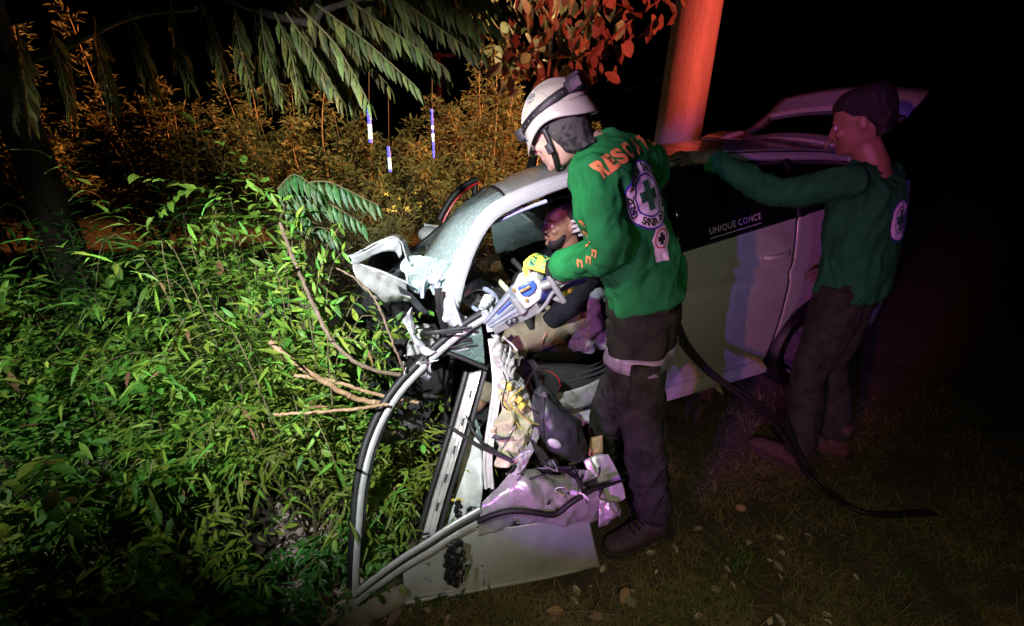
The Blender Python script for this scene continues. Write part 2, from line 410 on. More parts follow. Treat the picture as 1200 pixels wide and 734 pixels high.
class MB:
    def __init__(self):
        self.v = []
        self.f = []

    def add(self, verts, faces):
        k = len(self.v)
        self.v.extend([tuple(p) for p in verts])
        self.f.extend([tuple(i + k for i in q) for q in faces])

    def box(self, c, sx, sy, sz, rot=None, bev=0.0):
        bm = bmesh.new()
        bmesh.ops.create_cube(bm, size=1)
        bmesh.ops.scale(bm, vec=(sx, sy, sz), verts=bm.verts)
        if bev:
            bmesh.ops.bevel(bm, geom=bm.edges[:], offset=bev, segments=2, affect='EDGES', profile=0.6)
        mt = Matrix.Translation(V(c))
        if rot is not None:
            mt = mt @ rot.to_4x4()
        self.add([mt @ q.co for q in bm.verts], [[q.index for q in f.verts] for f in self._ix(bm)])
        bm.free()

    @staticmethod
    def _ix(bm):
        bm.verts.index_update()
        return bm.faces

    def tube(self, pts, radii, seg=10, up=None, flat=1.0, caps=True):
        """radii: number or list; flat: second radius as a share of the first; up: direction of the first radius"""
        pts = [V(p) for p in pts]
        n = len(pts)
        if not isinstance(radii, (list, tuple)):
            radii = [radii] * n
        rings = []
        prev = None
        for i, p in enumerate(pts):
            t = (pts[min(i + 1, n - 1)] - pts[max(i - 1, 0)])
            if t.length < 1e-9:
                t = V((0, 0, 1))
            t.normalize()
            if prev is None:
                a = V(up) if up is not None else (V((0, 0, 1)) if abs(t.z) < 0.9 else V((1, 0, 0)))
            else:
                a = V(up) if up is not None else prev
            a = a - t * a.dot(t)
            if a.length < 1e-5:
                a = t.orthogonal()
            a.normalize()
            prev = a
            b = t.cross(a)
            r = radii[i]
            ra, rb = r if isinstance(r, (list, tuple)) else (r, r * flat)
            rings.append([p + a * (math.cos(2 * math.pi * k / seg) * ra) + b * (math.sin(2 * math.pi * k / seg) * rb) for k in range(seg)])
        vs = [q for r_ in rings for q in r_]
        fs = []
        for i in range(n - 1):
            for k in range(seg):
                k2 = (k + 1) % seg
                fs.append((i * seg + k, i * seg + k2, (i + 1) * seg + k2, (i + 1) * seg + k))
        if caps:
            fs.append(tuple(range(seg))[::-1])
            fs.append(tuple((n - 1) * seg + k for k in range(seg)))
        self.add(vs, fs)

    def ball(self, c, r, rot=None, u=14, v=10):
        if not isinstance(r, (list, tuple)):
            r = (r, r, r)
        vs, fs = [], []
        mt = rot if rot is not None else Matrix.Identity(3)
        c = V(c)
        vs.append(c + mt @ V((0, 0, r[2])))
        for i in range(1, v):
            th = math.pi * i / v
            for k in range(u):
                ph = 2 * math.pi * k / u
                vs.append(c + mt @ V((r[0] * math.sin(th) * math.cos(ph), r[1] * math.sin(th) * math.sin(ph), r[2] * math.cos(th))))
        vs.append(c + mt @ V((0, 0, -r[2])))
        for k in range(u):
            fs.append((0, 1 + k, 1 + (k + 1) % u))
            fs.append((len(vs) - 1, 1 + (v - 2) * u + (k + 1) % u, 1 + (v - 2) * u + k))
        for i in range(v - 2):
            for k in range(u):
                a = 1 + i * u + k
                b = 1 + i * u + (k + 1) % u
                fs.append((a, a + u, b + u, b))
        self.add(vs, fs)

    def loft(self, rings, caps=True, closed=True):
        seg = len(rings[0])
        vs = [q for r_ in rings for q in r_]
        fs = []
        for i in range(len(rings) - 1):
            for k in range(seg if closed else seg - 1):
                k2 = (k + 1) % seg
                fs.append((i * seg + k, i * seg + k2, (i + 1) * seg + k2, (i + 1) * seg + k))
        if caps and closed:
            fs.append(tuple(range(seg))[::-1])
            fs.append(tuple((len(rings) - 1) * seg + k for k in range(seg)))
        self.add(vs, fs)

    def prism(self, poly, off):
        """polygon points extruded by vector off"""
        n = len(poly)
        off = V(off)
        vs = [V(p) for p in poly] + [V(p) + off for p in poly]
        fs = [tuple(range(n))[::-1], tuple(range(n, 2 * n))]
        for i in range(n):
            j = (i + 1) % n
            fs.append((i, j, n + j, n + i))
        self.add(vs, fs)

    def grid(self, fn, nu, nv):
        vs = [fn(i / (nu - 1), j / (nv - 1)) for j in range(nv) for i in range(nu)]
        fs = [(j * nu + i, j * nu + i + 1, (j + 1) * nu + i + 1, (j + 1) * nu + i) for j in range(nv - 1) for i in range(nu - 1)]
        self.add(vs, fs)


def polyline(pts, closed=False):
    """a function t in 0..1 along a smooth curve through pts"""
    pts = [V(p) for p in pts]
    n = len(pts)
    d = [0]
    for i in range(1, n):
        d.append(d[-1] + (pts[i] - pts[i - 1]).length)
    tot = d[-1] or 1

    def fn(t):
        x = max(0, min(1, t)) * tot
        i = 0
        while i < n - 2 and d[i + 1] < x:
            i += 1
        w = (x - d[i]) / ((d[i + 1] - d[i]) or 1)
        p1, p2 = pts[i], pts[i + 1]
        p0 = pts[i - 1] if i > 0 else p1 * 2 - p2
        p3 = pts[i + 2] if i + 2 < n else p2 * 2 - p1
        return 0.5 * ((2 * p1) + (p2 - p0) * w + (2 * p0 - 5 * p1 + 4 * p2 - p3) * w * w + (3 * p1 - p0 - 3 * p2 + p3) * w ** 3)
    return fn


def curve(pts, k):
    f = polyline(pts)
    return [f(i / (k - 1)) for i in range(k)]


def ridged(p, sc, seed):
    return 1 - abs(noise.noise(V(p) * sc + V((seed * 7.3, seed * 3.1, seed * 5.7)))) * 2


_crd = {}


def crease(p, sc, seed):
    """sheet-metal creases: triangle waves along several random directions, sharp on both sides"""
    if seed not in _crd:
        rg = random.Random(seed * 13 + 5)
        _crd[seed] = [(V((rg.gauss(0, 1), rg.gauss(0, 1), rg.gauss(0, 1))).normalized(), 0.5 + 1.1 * rg.random(), rg.random() * 7) for _ in range(6)]
    w = p + noise.noise_vector(p * sc * 0.5 + V((seed, 0, 0))) * (0.35 / sc)
    a = 0
    for k, (d, f_, ph) in enumerate(_crd[seed]):
        x = w.dot(d) * sc * f_ * 1.7 + ph
        a += (abs((x % 2.0) - 1.0) - 0.5) * (1.0, .9, .7, .5, .35, .3)[k] / (0.6 + f_)
    return a * 0.9


def ruled(mb, curves, nu=24, nv=16, crumple=0.0, sc=9.0, seed=1, edge=True):
    """a sheet through a list of curves, crumpled along its normals"""
    fs = [polyline(c) for c in curves]

    def base(u, v):
        return polyline([f(u) for f in fs])(v) if len(fs) > 1 else fs[0](u)
    P = [[base(i / (nu - 1), j / (nv - 1)) for i in range(nu)] for j in range(nv)]
    vs = []
    for j in range(nv):
        for i in range(nu):
            p = P[j][i]
            if crumple:
                du = P[j][min(i + 1, nu - 1)] - P[j][max(i - 1, 0)]
                dv = P[min(j + 1, nv - 1)][i] - P[max(j - 1, 0)][i]
                n = du.cross(dv)
                if n.length > 1e-12:
                    n.normalize()
                a = crease(p, sc, seed) * 0.85 + crease(p, sc * 2.4, seed + 4) * 0.30 + noise.noise(p * sc * 5 + V((seed, 0, 0))) * 0.10
                p = p + n * (a * crumple)
            vs.append(p)
    mb.add(vs, [(j * nu + i, j * nu + i + 1, (j + 1) * nu + i + 1, (j + 1) * nu + i) for j in range(nv - 1) for i in range(nu - 1)])


def root_of(o):
    while o.parent is not None:
        o = o.parent
    return o


def obj(name, mb, m, parent=None, smooth=True, solid=0.0, bevel=0.0, loc=None, label=None, angle=None):
    if angle is None:
        angle = 16 if m.name in ('crushed_metal', 'torn_primer', 'silver_paint_clean', 'milky_plastic') else 40
    me = bpy.data.meshes.new(name)
    off = V(root_of(parent).location) if parent is not None else V(loc if loc is not None else (0, 0, 0))
    me.from_pydata([V(p) - off for p in mb.v], [], mb.f)
    me.materials.append(m)
    me.update()
    if smooth:
        me.polygons.foreach_set('use_smooth', [True] * len(me.polygons))
        me.set_sharp_from_angle(angle=R(angle))
    o = bpy.data.objects.new(name, me)
    COL.objects.link(o)
    if parent is not None:
        o.parent = parent
    else:
        o.location = off
    if solid:
        md = o.modifiers.new('thickness', 'SOLIDIFY')
        md.thickness = solid
        md.offset = 0
    if bevel:
        md = o.modifiers.new('edge', 'BEVEL')
        md.width = bevel
        md.segments = 2
        md.limit_method = 'ANGLE'
    if label:
        o['label'] = label
    return o


def thing(name, loc, label, cat, group=None):
    o = bpy.data.objects.new(name, None)
    o.empty_display_size = 0.1
    COL.objects.link(o)
    o.location = loc
    o['label'] = label
    o['category'] = cat
    if group:
        o['group'] = group
    return o


def tag(o, label=None, cat=None, group=None, kind=None):
    if label:
        o['label'] = label
    if cat:
        o['category'] = cat
    if group:
        o['group'] = group
    if kind:
        o['kind'] = kind
    return o


def fused(mb, voxel=0.006, smooth=4, folds=0.0, fsc=14.0, fdir=None, seed=1, calm=()):
    """melt overlapping tubes into one continuous surface, then press folds into it"""
    me = bpy.data.meshes.new('tmp')
    me.from_pydata([V(p) for p in mb.v], [], mb.f)
    bm = bmesh.new()
    bm.from_mesh(me)
    bmesh.ops.recalc_face_normals(bm, faces=bm.faces)
    bm.to_mesh(me)
    bm.free()
    o = bpy.data.objects.new('tmp', me)
    COL.objects.link(o)
    r = o.modifiers.new('r', 'REMESH')
    r.mode = 'VOXEL'
    r.voxel_size = voxel
    s = o.modifiers.new('s', 'SMOOTH')
    s.iterations = smooth
    s.factor = 0.5
    dg = bpy.context.evaluated_depsgraph_get()
    ev = o.evaluated_get(dg)
    m2 = bpy.data.meshes.new_from_object(ev)
    out = MB()
    vs = [q.co.copy() for q in m2.vertices]
    if folds:
        ns = [q.normal.copy() for q in m2.vertices]
        fd = V(fdir if fdir is not None else (0, 0, 1)).normalized()
        off = V((seed * 3.7, seed * 1.9, seed * 5.3))
        for i, p in enumerate(vs):
            w = noise.noise_vector(p * 5 + off) * 0.05
            q = p + w
            q = q - fd * (q.dot(fd) * 0.55)
            big = ridged(q, fsc * 0.5, seed)
            mid = ridged(q, fsc * 1.1, seed + 2)
            a = max(-0.6, big) * 0.75 + mid * 0.42 + ridged(q, fsc * 2.3, seed + 5) * 0.16 - 0.55
            for cc, cr in calm:
                a *= 1 - 0.9 * math.exp(-((p - cc).length / cr) ** 4)
            vs[i] = p + ns[i] * (a * folds)
    out.v = [tuple(q) for q in vs]
    out.f = [tuple(q.vertices) for q in m2.polygons]
    bpy.data.objects.remove(o)
    bpy.data.meshes.remove(me)
    bpy.data.meshes.remove(m2)
    return out


def bvh_of(mb):
    return BVHTree.FromPolygons([V(p) for p in mb.v], mb.f)


_text_cache = {}


def text_shape(txt, size, bold=0.0, spacing=1.0):
    """letters as triangles in the xy plane, centred"""
    cu = bpy.data.curves.new('tmp', 'FONT')
    cu.body = txt
    cu.size = size
    cu.offset = bold
    cu.space_character = spacing
    cu.align_x = 'CENTER'
    cu.align_y = 'CENTER'
    cu.resolution_u = 3
    o = bpy.data.objects.new('tmp', cu)
    COL.objects.link(o)
    ev = o.evaluated_get(bpy.context.evaluated_depsgraph_get())
    me = bpy.data.meshes.new_from_object(ev)
    vs = [(q.co.x, q.co.y) for q in me.vertices]
    fs = [tuple(q.vertices) for q in me.polygons]
    bpy.data.objects.remove(o)
    bpy.data.curves.remove(cu)
    bpy.data.meshes.remove(me)
    return vs, fs


def refine(vs, fs, mx):
    bm = bmesh.new()
    bv = [bm.verts.new((x, y, 0)) for x, y in vs]
    for f in fs:
        try:
            bm.faces.new([bv[i] for i in f])
        except ValueError:
            pass
    bmesh.ops.triangulate(bm, faces=bm.faces[:])
    for _ in range(5):
        es = [e for e in bm.edges if e.calc_length() > mx]
        if not es:
            break
        bmesh.ops.subdivide_edges(bm, edges=es, cuts=1)
        bmesh.ops.triangulate(bm, faces=[f for f in bm.faces if len(f.verts) > 3])
    bm.verts.index_update()
    o = [(q.co.x, q.co.y) for q in bm.verts], [tuple(q.index for q in f.verts) for f in bm.faces]
    bm.free()
    return o


def press(vs, fs, bvh, o, U, N, lift, mx=0.008):
    """lay a flat shape on a curved surface: o centre, U its x axis, N outward"""
    N = N.normalized()
    U = (U - N * U.dot(N)).normalized()
    Vv = N.cross(U)
    vs, fs = refine(vs, fs, mx)
    mb = MB()
    pts = []
    ok = []
    for x, y in vs:
        p = o + U * x + Vv * y
        h = bvh.ray_cast(p + N * 0.12, -N, 0.3)
        if h[0] is None or h[1].dot(N) < 0.05:
            pts.append(p)
            ok.append(False)
        else:
            n = h[1] if h[1].dot(N) > 0 else -h[1]
            pts.append(h[0] + n * lift)
            ok.append(True)
    mb.add(pts, [f for f in fs if all(ok[i] for i in f)])
    return mb


def disc(r0, r1, k=40):
    vs = []
    fs = []
    if r0 <= 0:
        vs = [(0, 0)] + [(r1 * math.cos(2 * math.pi * i / k), r1 * math.sin(2 * math.pi * i / k)) for i in range(k)]
        fs = [(0, 1 + i, 1 + (i + 1) % k) for i in range(k)]
    else:
        for i in range(k):
            a = 2 * math.pi * i / k
            vs += [(r0 * math.cos(a), r0 * math.sin(a)), (r1 * math.cos(a), r1 * math.sin(a))]
        for i in range(k):
            j = (i + 1) % k
            fs.append((2 * i, 2 * i + 1, 2 * j + 1, 2 * j))
    return vs, fs


def cross_shape(a, b):
    vs = [(-b, -a), (b, -a), (b, -b), (a, -b), (a, b), (b, b), (b, a), (-b, a), (-b, b), (-a, b), (-a, -b), (-b, -b)]
    return vs, [(0, 1, 2, 11), (2, 3, 4, 5), (5, 6, 7, 8), (8, 9, 10, 11), (11, 2, 5, 8)]


def arc_text(txt, r, size, a0, a1, flip=False):
    """letters on a circle from angle a0 to a1 (degrees, ccw from +x)"""
    vs, fs = [], []
    n = len(txt)
    for i, ch in enumerate(txt):
        if ch == ' ':
            continue
        a = R(a0 + (a1 - a0) * (i / max(1, n - 1)))
        if ch not in _text_cache:
            _text_cache[ch] = text_shape(ch, 1.0, 0.02)
        cv, cf = _text_cache[ch]
        th = a - math.pi / 2 if not flip else a + math.pi / 2
        k = len(vs)
        for x, y in cv:
            x *= size
            y *= size
            vs.append((r * math.cos(a) + x * math.cos(th) - y * math.sin(th), r * math.sin(a) + x * math.sin(th) + y * math.cos(th)))
        fs += [tuple(q + k for q in f) for f in cf]
    return vs, fs

# ================================================================== SETTING: ground
def ground_h(x, y):
    p = V((x, y, 0))
    h = noise.noise(p * 1.7) * 0.03 + noise.noise(p * 6) * 0.012 + noise.noise(p * 19) * 0.006
    d = math.hypot(x, y)
    return h * min(1.0, max(0.25, (9 - d) / 9)) - 0.012


g = MB()
xs = sorted(set([round(-3 + 0.045 * i, 3) for i in range(134)] + [-80, -40, -25, -16, -11, -8, -6, -5, -4, -3.5, 3.3, 3.8, 4.5, 5.5, 7, 9, 12, 17, 25, 40, 80]))
ys = sorted(set([round(0.5 + 0.045 * i, 3) for i in range(90)] + [-30, -12, -6, -3, -1, 0, 4.9, 5.5, 6.5, 8, 10, 13, 17, 24, 40, 90, 160]))
g.add([(x, y, ground_h(x, y)) for y in ys for x in xs],
      [(j * len(xs) + i, j * len(xs) + i + 1, (j + 1) * len(xs) + i + 1, (j + 1) * len(xs) + i) for j in range(len(ys) - 1) for i in range(len(xs) - 1)])
ground = obj('ground', g, M['soil'])
tag(ground, kind='structure')

# ================================================================== THE WRECKED CAR
car = thing('wrecked_car', C(0, 0.8, 0), 'crushed silver hatchback with its front driver side torn open', 'car')


def chull(pts):
    return [V(p) for p in pts]


# --- near A-pillar running into the roof rail
rail_px = [(524, 368, .05), (530, 343, .08), (538, 316, .10), (549, 290, .13), (562, 266, .15), (578, 248, .165), (597, 237, .175), (624, 225, .185),
           (660, 212.5, .19), (705, 202, .195), (760, 193, .20), (820, 187.5, .20), (876, 184, .20), (940, 182.5, .20), (1010, 185, .20)]
rail_c = [PN(u, v, n) for u, v, n in rail_px]
rp = curve(rail_c, 60)
r = MB()
rings = []
for i in range(60):
    t = i / 59
    w = 0.034 if t < 0.25 else 0.034 - 0.010 * min(1, (t - 0.25) / 0.15)
    if t < 0.10:
        w += 0.012 * (0.10 - t) / 0.10
    d = (rp[min(i + 1, 59)] - rp[max(i - 1, 0)]).normalized()
    out = (-CN - d * (-CN).dot(d)).normalized()
    tilt = 0.15 + 0.55 * min(1, t / 0.4)          # the rail leans over towards the roof
    acr = d.cross(out).normalized()
    if acr.z < 0:
        acr = -acr
    o2 = (out * math.cos(tilt) + acr * math.sin(tilt)).normalized()
    a2 = (acr * math.cos(tilt) - out * math.sin(tilt)).normalized()
    h = 0.020
    dent = 0.004 * noise.noise(V((t * 14, 3.3, 0))) + (0.006 * noise.noise(V((t * 40, 1.3, 0))) if t < 0.22 else 0)
    sec = [(-w, -h * .4), (-w * .96, h * .35), (-w * .55, h * .85), (-w * .15, h * .95), (w * .05, h * .72), (w * .55, h * .70), (w * .9, h * .3), (w, -h * .4), (w * .6, -h), (-w * .6, -h)]
    rings.append([rp[i] + a2 * x + o2 * (y + dent) for x, y in sec])
r.loft(rings)
obj('roof_pillar', r, M['paint_clean'], car, label='bright silver windshield pillar and roof rail', angle=28)
# narrow drip channel and the dark door gasket below it
for nm, du, dv, rad, mm, a0, a1 in (('door_gasket', 7, 12, 0.012, M['rubber'], 0.33, 1.0), ('roof_moulding', -2, -8, 0.0035, M['rubber'], 0.43, 1.0)):
    q = MB()
    pts = []
    for k in range(40):
        t = a0 + (a1 - a0) * k / 39
        i = min(58, int(t * 59))
        p = rp[i].lerp(rp[i + 1], t * 59 - i)
        pts.append(p + V((0, 0, -1)) * dv * 0.0031 + CN * (-0.008 if dv < 0 else 0.012) + CS * du * 0.002)
    q.tube(pts, rad, 8)
    obj(nm, q, mm, car)
# lilac door seal: round the torn door opening
q = MB()
sp = [(640, 236, .2), (612, 246, .2), (590, 256, .19), (573, 264, .18), (562, 286, .17), (551, 311, .16), (543, 328, .15), (541, 342, .15), (547, 355, .16), (558, 363, .17), (570, 369, .18)]
q.tube(curve([PN(u, v, n) for u, v, n in sp], 40), 0.0095, 10)
obj('door_seal', q, M['lilac_trim'], car)

# --- roof skin


def rail_at(s):
    best = min(rp, key=lambda p: abs((p - CO).dot(CS) - s))
    return best


rn_ = polyline([PN(593, 230, .225)] + [p + V((0, 0, 0.014)) for p in (PN(624, 222, .205), PN(660, 210, .21), PN(705, 199.5, .215), PN(760, 190.5, .22), PN(820, 185, .22), PN(876, 181.5, .22), PN(940, 180, .22), PN(1006, 182, .22))])
rf_ = polyline([PN(571, 222, 1.18), PN(586, 213, 1.2), PN(612, 203, 1.24), PN(648, 194, 1.27), (PN(700, 183, 1.3)), PN(756, 173.5, 1.32), PN(800, 168.5, 1.33), PN(836, 166, 1.33)])


def roof_fn(u, v):
    p = rn_(u).lerp(rf_(u), v)
    x = (v - 0.5) * 2
    return p + V((0, 0, (0.030 + 0.020 * min(1, u * 4)) * (1 - x * x)))


q = MB()
q.grid(roof_fn, 50, 24)
obj('roof', q, M['paint'], car, solid=0.006)
q = MB()
q.tube([roof_fn(0, k / 12) + CS * -0.004 + V((0, 0, -.002)) for k in range(13)], 0.006, 8)
obj('windshield_moulding', q, M['rubber'], car)
q = MB()
q.grid(lambda u, v: roof_fn(0.03 + 0.96 * u, 0.02 + 0.96 * v) - V((0, 0, 0.025)), 24, 10)
obj('headliner', q, M['interior'], car, solid=0.006)

# --- windshield, broken and folded at the near lower corner
ws_near = [PN(593, 231, .22), PN(572, 250, .20), PN(553, 277, .17), PN(538, 303, .14), PN(524, 318, .10), PN(506, 327, .06)]
ws_far = [PN(571, 222, 1.18), PN(552, 238, 1.22), PN(530, 258, 1.26), PN(508, 277, 1.30), PN(489, 292, 1.30), PN(474, 303, 1.28)]
fn_, ff_ = polyline(ws_near), polyline(ws_far)


def ws_fn(u, v):
    a, b = fn_(u), ff_(u)
    p = a.lerp(b, v)
    bulge = 0.07 * math.sin(math.pi * v) * (0.4 + 0.6 * math.sin(math.pi * min(1, u * 1.2)))
    p = p + (V((0, 0, 1)) - CS * 0.7).normalized() * bulge
    k = max(0, u - 0.6) * max(0, 0.6 - v) * 2.6
    p = p + V((0, 0, -1)) * k * 0.16 + (CS * -0.05 * k)
    p = p + V((0, 0, 1)) * ridged(p, 12, 3) * 0.012 * k
    return p


q = MB()
NU, NV = 44, 36
q.grid(ws_fn, NU, NV)
keep = []
for f in q.f:
    i, j = f[0] % NU, f[0] // NU
    u, v = i / (NU - 1), j / (NV - 1)
    edge = 0.93 + 0.07 * noise.noise(V((v * 9, 2.2, 0)))
    if u > edge and v < 0.75:
        continue
    keep.append(f)
q.f = keep
ws = obj('windshield', q, M['windshield'], car, solid=0.005)
at = ws.data.attributes.new('damage_light', 'FLOAT', 'POINT')
for k in range(len(ws.data.vertices)):
    i, j = k % NU, k // NU
    u, v = i / (NU - 1), j / (NV - 1)
    at.data[k].value = max(0.0, min(1.0, 0.88 - v * 2.0 + 0.75 * (u - 0.45) + 0.16 * noise.noise(V((u * 2, v * 14, 1)))))  # whiter by the near pillar: cracks and painted lamplight together
# torn lower flap of the same laminated glass
q = MB()
ruled(q, [[PY(474, 302, 1.80), PY(490, 299, 1.83), PY(512, 303, 1.86), PY(530, 306, 1.90)],
          [PY(470, 312, 1.77), PY(489, 318, 1.80), PY(505, 325, 1.84), PY(518, 322, 1.88)],
          [PY(478, 329, 1.74), PY(484, 331, 1.77), PY(494, 333, 1.80), PY(503, 330, 1.84)],
          [PY(478, 333, 1.74), PY(482, 341, 1.76), PY(492, 345, 1.79), PY(500, 346, 1.82)]], 26, 20, 0.02, 14, 5)
fl = obj('glass_flap', q, M['windshield'], car, solid=0.005, label='torn lower corner of the shattered windshield')
at = fl.data.attributes.new('damage_light', 'FLOAT', 'POINT')
for k in range(len(fl.data.vertices)):
    at.data[k].value = 0.82
q = MB()
q.tube(curve([PY(540, 299, 1.93), PY(520, 313, 1.89), PY(503, 324, 1.84), PY(496, 332, 1.80), PY(495, 349, 1.79)], 20), 0.008, 8)
obj('glass_bead', q, M['lilac_trim'], car)

# --- far side: mirror, A pillar, open far door frame
q = MB()
q.tube([p + CN * 0.02 for p in curve(ws_far, 20)], 0.022, 10)
obj('far_pillar', q, M['rubber'], car)
mp = PN(503, 275, 1.42)
q = MB()
q.ball(mp, (0.075, 0.10, 0.055), Matrix.Rotation(CA, 3, 'Z'))
mir = obj('side_mirror', q, M['paint'], car)
q = MB()
q.tube([mp, mp + CN * -0.12 + V((0, 0, -0.05))], 0.02, 8)
obj('mirror_arm', q, M['black_plastic'], mir)
fd = [(515, 258), (521, 246), (530, 232), (541, 221), (551, 214), (559, 211)]
q = MB()
q.tube(curve([PN(u, v, 1.52) for u, v in fd], 20), (0.024), 10)
fdoor = obj('far_door', q, M['rubber'], car, label='opened passenger door frame beyond the windshield')
q = MB()
q.tube(curve([PN(u + 4, v + 3, 1.50) for u, v in fd], 20), 0.008, 8)
obj('window_trim', q, M['red_lens'], fdoor)
q = MB()
q.tube([PN(558, 212, 1.52), PN(556, 236, 1.52), PN(553, 262, 1.50)], 0.022, 10)
obj('window_post', q, M['rubber'], fdoor)
q = MB()
q.grid(lambda u, v: PN(497 + 58 * u, 262 + 8 * u - 2 * v, 1.54 - 0.02 * v).lerp(PN(497 + 58 * u, 262, 1.54) + V((0, 0, -0.6)), v), 10, 8)
obj('door_skin', q, M['paint'], fdoor, solid=0.02)

# --- near body side: rear door, quarter panel, sill, pillars
ROOF_END = 1.52


def side_n(z, s):
    return 0.035 * ((z - 0.72) / 0.42) ** 2 + 0.05 * max(0, s - 1.3) ** 2 * 1.4 + (0.012 * math.exp(-((z - 0.86) / 0.03) ** 2))


def belt(s):
    return 1.075 + 0.13 * max(-0.2, s) / 0.55 * 0.55


def panel(s0, s1, nu, nv, cut=None):
    mb = MB()
    idx = {}

    def get(i, j):
        if (i, j) not in idx:
            s = s0 + (s1 - s0) * i / (nu - 1)
            zb = 0.285 + (0.04 * max(0, s - 1.3))
            z = zb + (belt(s) - zb) * j / (nv - 1)
            if cut:
                dx, dz = s - cut[0], z - cut[1]
                rr = math.hypot(dx, dz)
                if rr < cut[2] and rr > 1e-6:
                    if rr < cut[2] - 0.07:
                        return None
                    s, z = cut[0] + dx / rr * cut[2], cut[1] + dz / rr * cut[2]
            idx[(i, j)] = len(mb.v)
            mb.v.append(tuple(C(s, side_n(z, s), z)))
        return idx[(i, j)]
    for j in range(nv - 1):
        for i in range(nu - 1):
            k = [get(i, j), get(i + 1, j), get(i + 1, j + 1), get(i, j + 1)]
            if None not in k:
                mb.f.append(tuple(k))
    return mb


rd = obj('rear_door', panel(-0.10, 0.80, 40, 30, (1.18, 0.3, 0.40)), M['paint'], car, solid=0.012, label='undamaged silver rear door in shadow')
q = MB()
for k in range(2):
    pass
q.tube(curve([C(0.54, -0.002, 0.98), C(0.58, -0.03, 0.985), C(0.68, -0.032, 0.992), C(0.73, -0.004, 0.997)], 12), (0.012), 10, flat=0.7)
obj('handle', q, M['paint_clean'], rd)
qp = obj('quarter_panel', panel(0.806, 1.93, 50, 30, (1.18, 0.3, 0.40)), M['paint'], car, solid=0.012)
q = MB()
q.box(C(1.93, 0.2, 0.93), 0.09, 0.16, 0.26, Matrix.Rotation(CA, 3, 'Z'), 0.02)
obj('tail_light', q, M['red_lens'], car)
q = MB()
q.tube([C(s, 0.05, 0.25) for s in (-1.05, -0.7, -0.3, 0.1, 0.5, 0.76)], [(0.045, 0.07)] * 6, 10, up=(0, 0, 1))
obj('sill', q, M['paint'], car)
q = MB()
q.tube(curve([C(-0.10, 0.03, 0.3), C(-0.10, 0.05, 0.7), C(-0.11, 0.08, 1.05), C(-0.1, 0.15, 1.3), C(-0.07, 0.21, 1.44)], 20), (0.05), 10, up=CS, flat=0.6)
obj('centre_pillar', q, M['rubber'], car)
# glass of rear door and quarter window


def glass_fn(s0, s1):
    def fn(u, v):
        s = s0 + (s1 - s0) * u
        zb, zt = belt(s) + 0.002, rail_at(s).z - 0.028
        z = zb + (zt - zb) * v
        return C(s, 0.03 + (0.185 - 0.03) * v ** 1.2 - 0.012 * math.sin(math.pi * v), z)
    return fn


q = MB()
gfn = glass_fn(-0.05, 0.78)
q.grid(gfn, 24, 12)
glass = obj('rear_window', q, M['tint_glass'], rd, solid=0.005)
q = MB()
q.grid(glass_fn(0.84, 1.36), 14, 12)
obj('quarter_window', q, M['tint_glass'], car, solid=0.005)
q = MB()
q.tube([C(0.81, 0.022, belt(0.81)), C(0.81, 0.10, 1.32), C(0.81, 0.19, 1.47)], 0.03, 8, up=CS, flat=0.5)
obj('window_divider', q, M['rubber'], car)
q = MB()
q.grid(lambda u, v: C(1.36 + 0.45 * u * (1 - v) + 0.16 * u * v, 0.03 + 0.16 * v + 0.02 * u, belt(1.4) + (1.475 - belt(1.4)) * v - 0.05 * u * v), 10, 10)
obj('rear_pillar', q, M['paint'], car, solid=0.02)
q = MB()
q.tube([C(s, side_n(belt(s), s) - 0.004, belt(s) + 0.004) for s in (-0.1, 0.2, 0.5, 0.8, 1.1, 1.36)], 0.008, 8)
obj('belt_moulding', q, M['rubber'], car)
# sticker letters on the rear window
tb = bvh_of(q)
gm = MB()
gm.grid(gfn, 24, 12)
gb = bvh_of(gm)
p0, p1 = PN(831, 271, .06), PN(874, 258, .06)
vs, fs = text_shape('UNIQUE CONCE', 0.044, 0.0008, 1.12)
w = max(x for x, y in vs)
cx = p0.lerp(p1, 0.62)
U = (p1 - p0).normalized()
Nn = (-CN + V((0, 0, 0.25))).normalized()
st = press(vs, fs, gb, cx, U, Nn, 0.005, 0.03)
obj('sticker_lettering', st, M['sticker'], glass, smooth=False)
up_ = Nn.cross(U)
q = MB()
q.add([], [])
ln = press([(-w, -0.037), (w, -0.037), (w, -0.032), (-w, -0.032)], [(0, 1, 2, 3)], gb, cx, U, Nn, 0.005, 0.03)
obj('sticker_underline', ln, M['sticker'], glass, smooth=False)
# paper tag dangling from the sill
q = MB()
q.prism([PN(836, 447, -.01), PN(843, 451, -.01), PN(848, 463, -.02), PN(840, 458, -.02)], CN * 0.004)
obj('dangling_tag', q, M['white_plastic'], car)


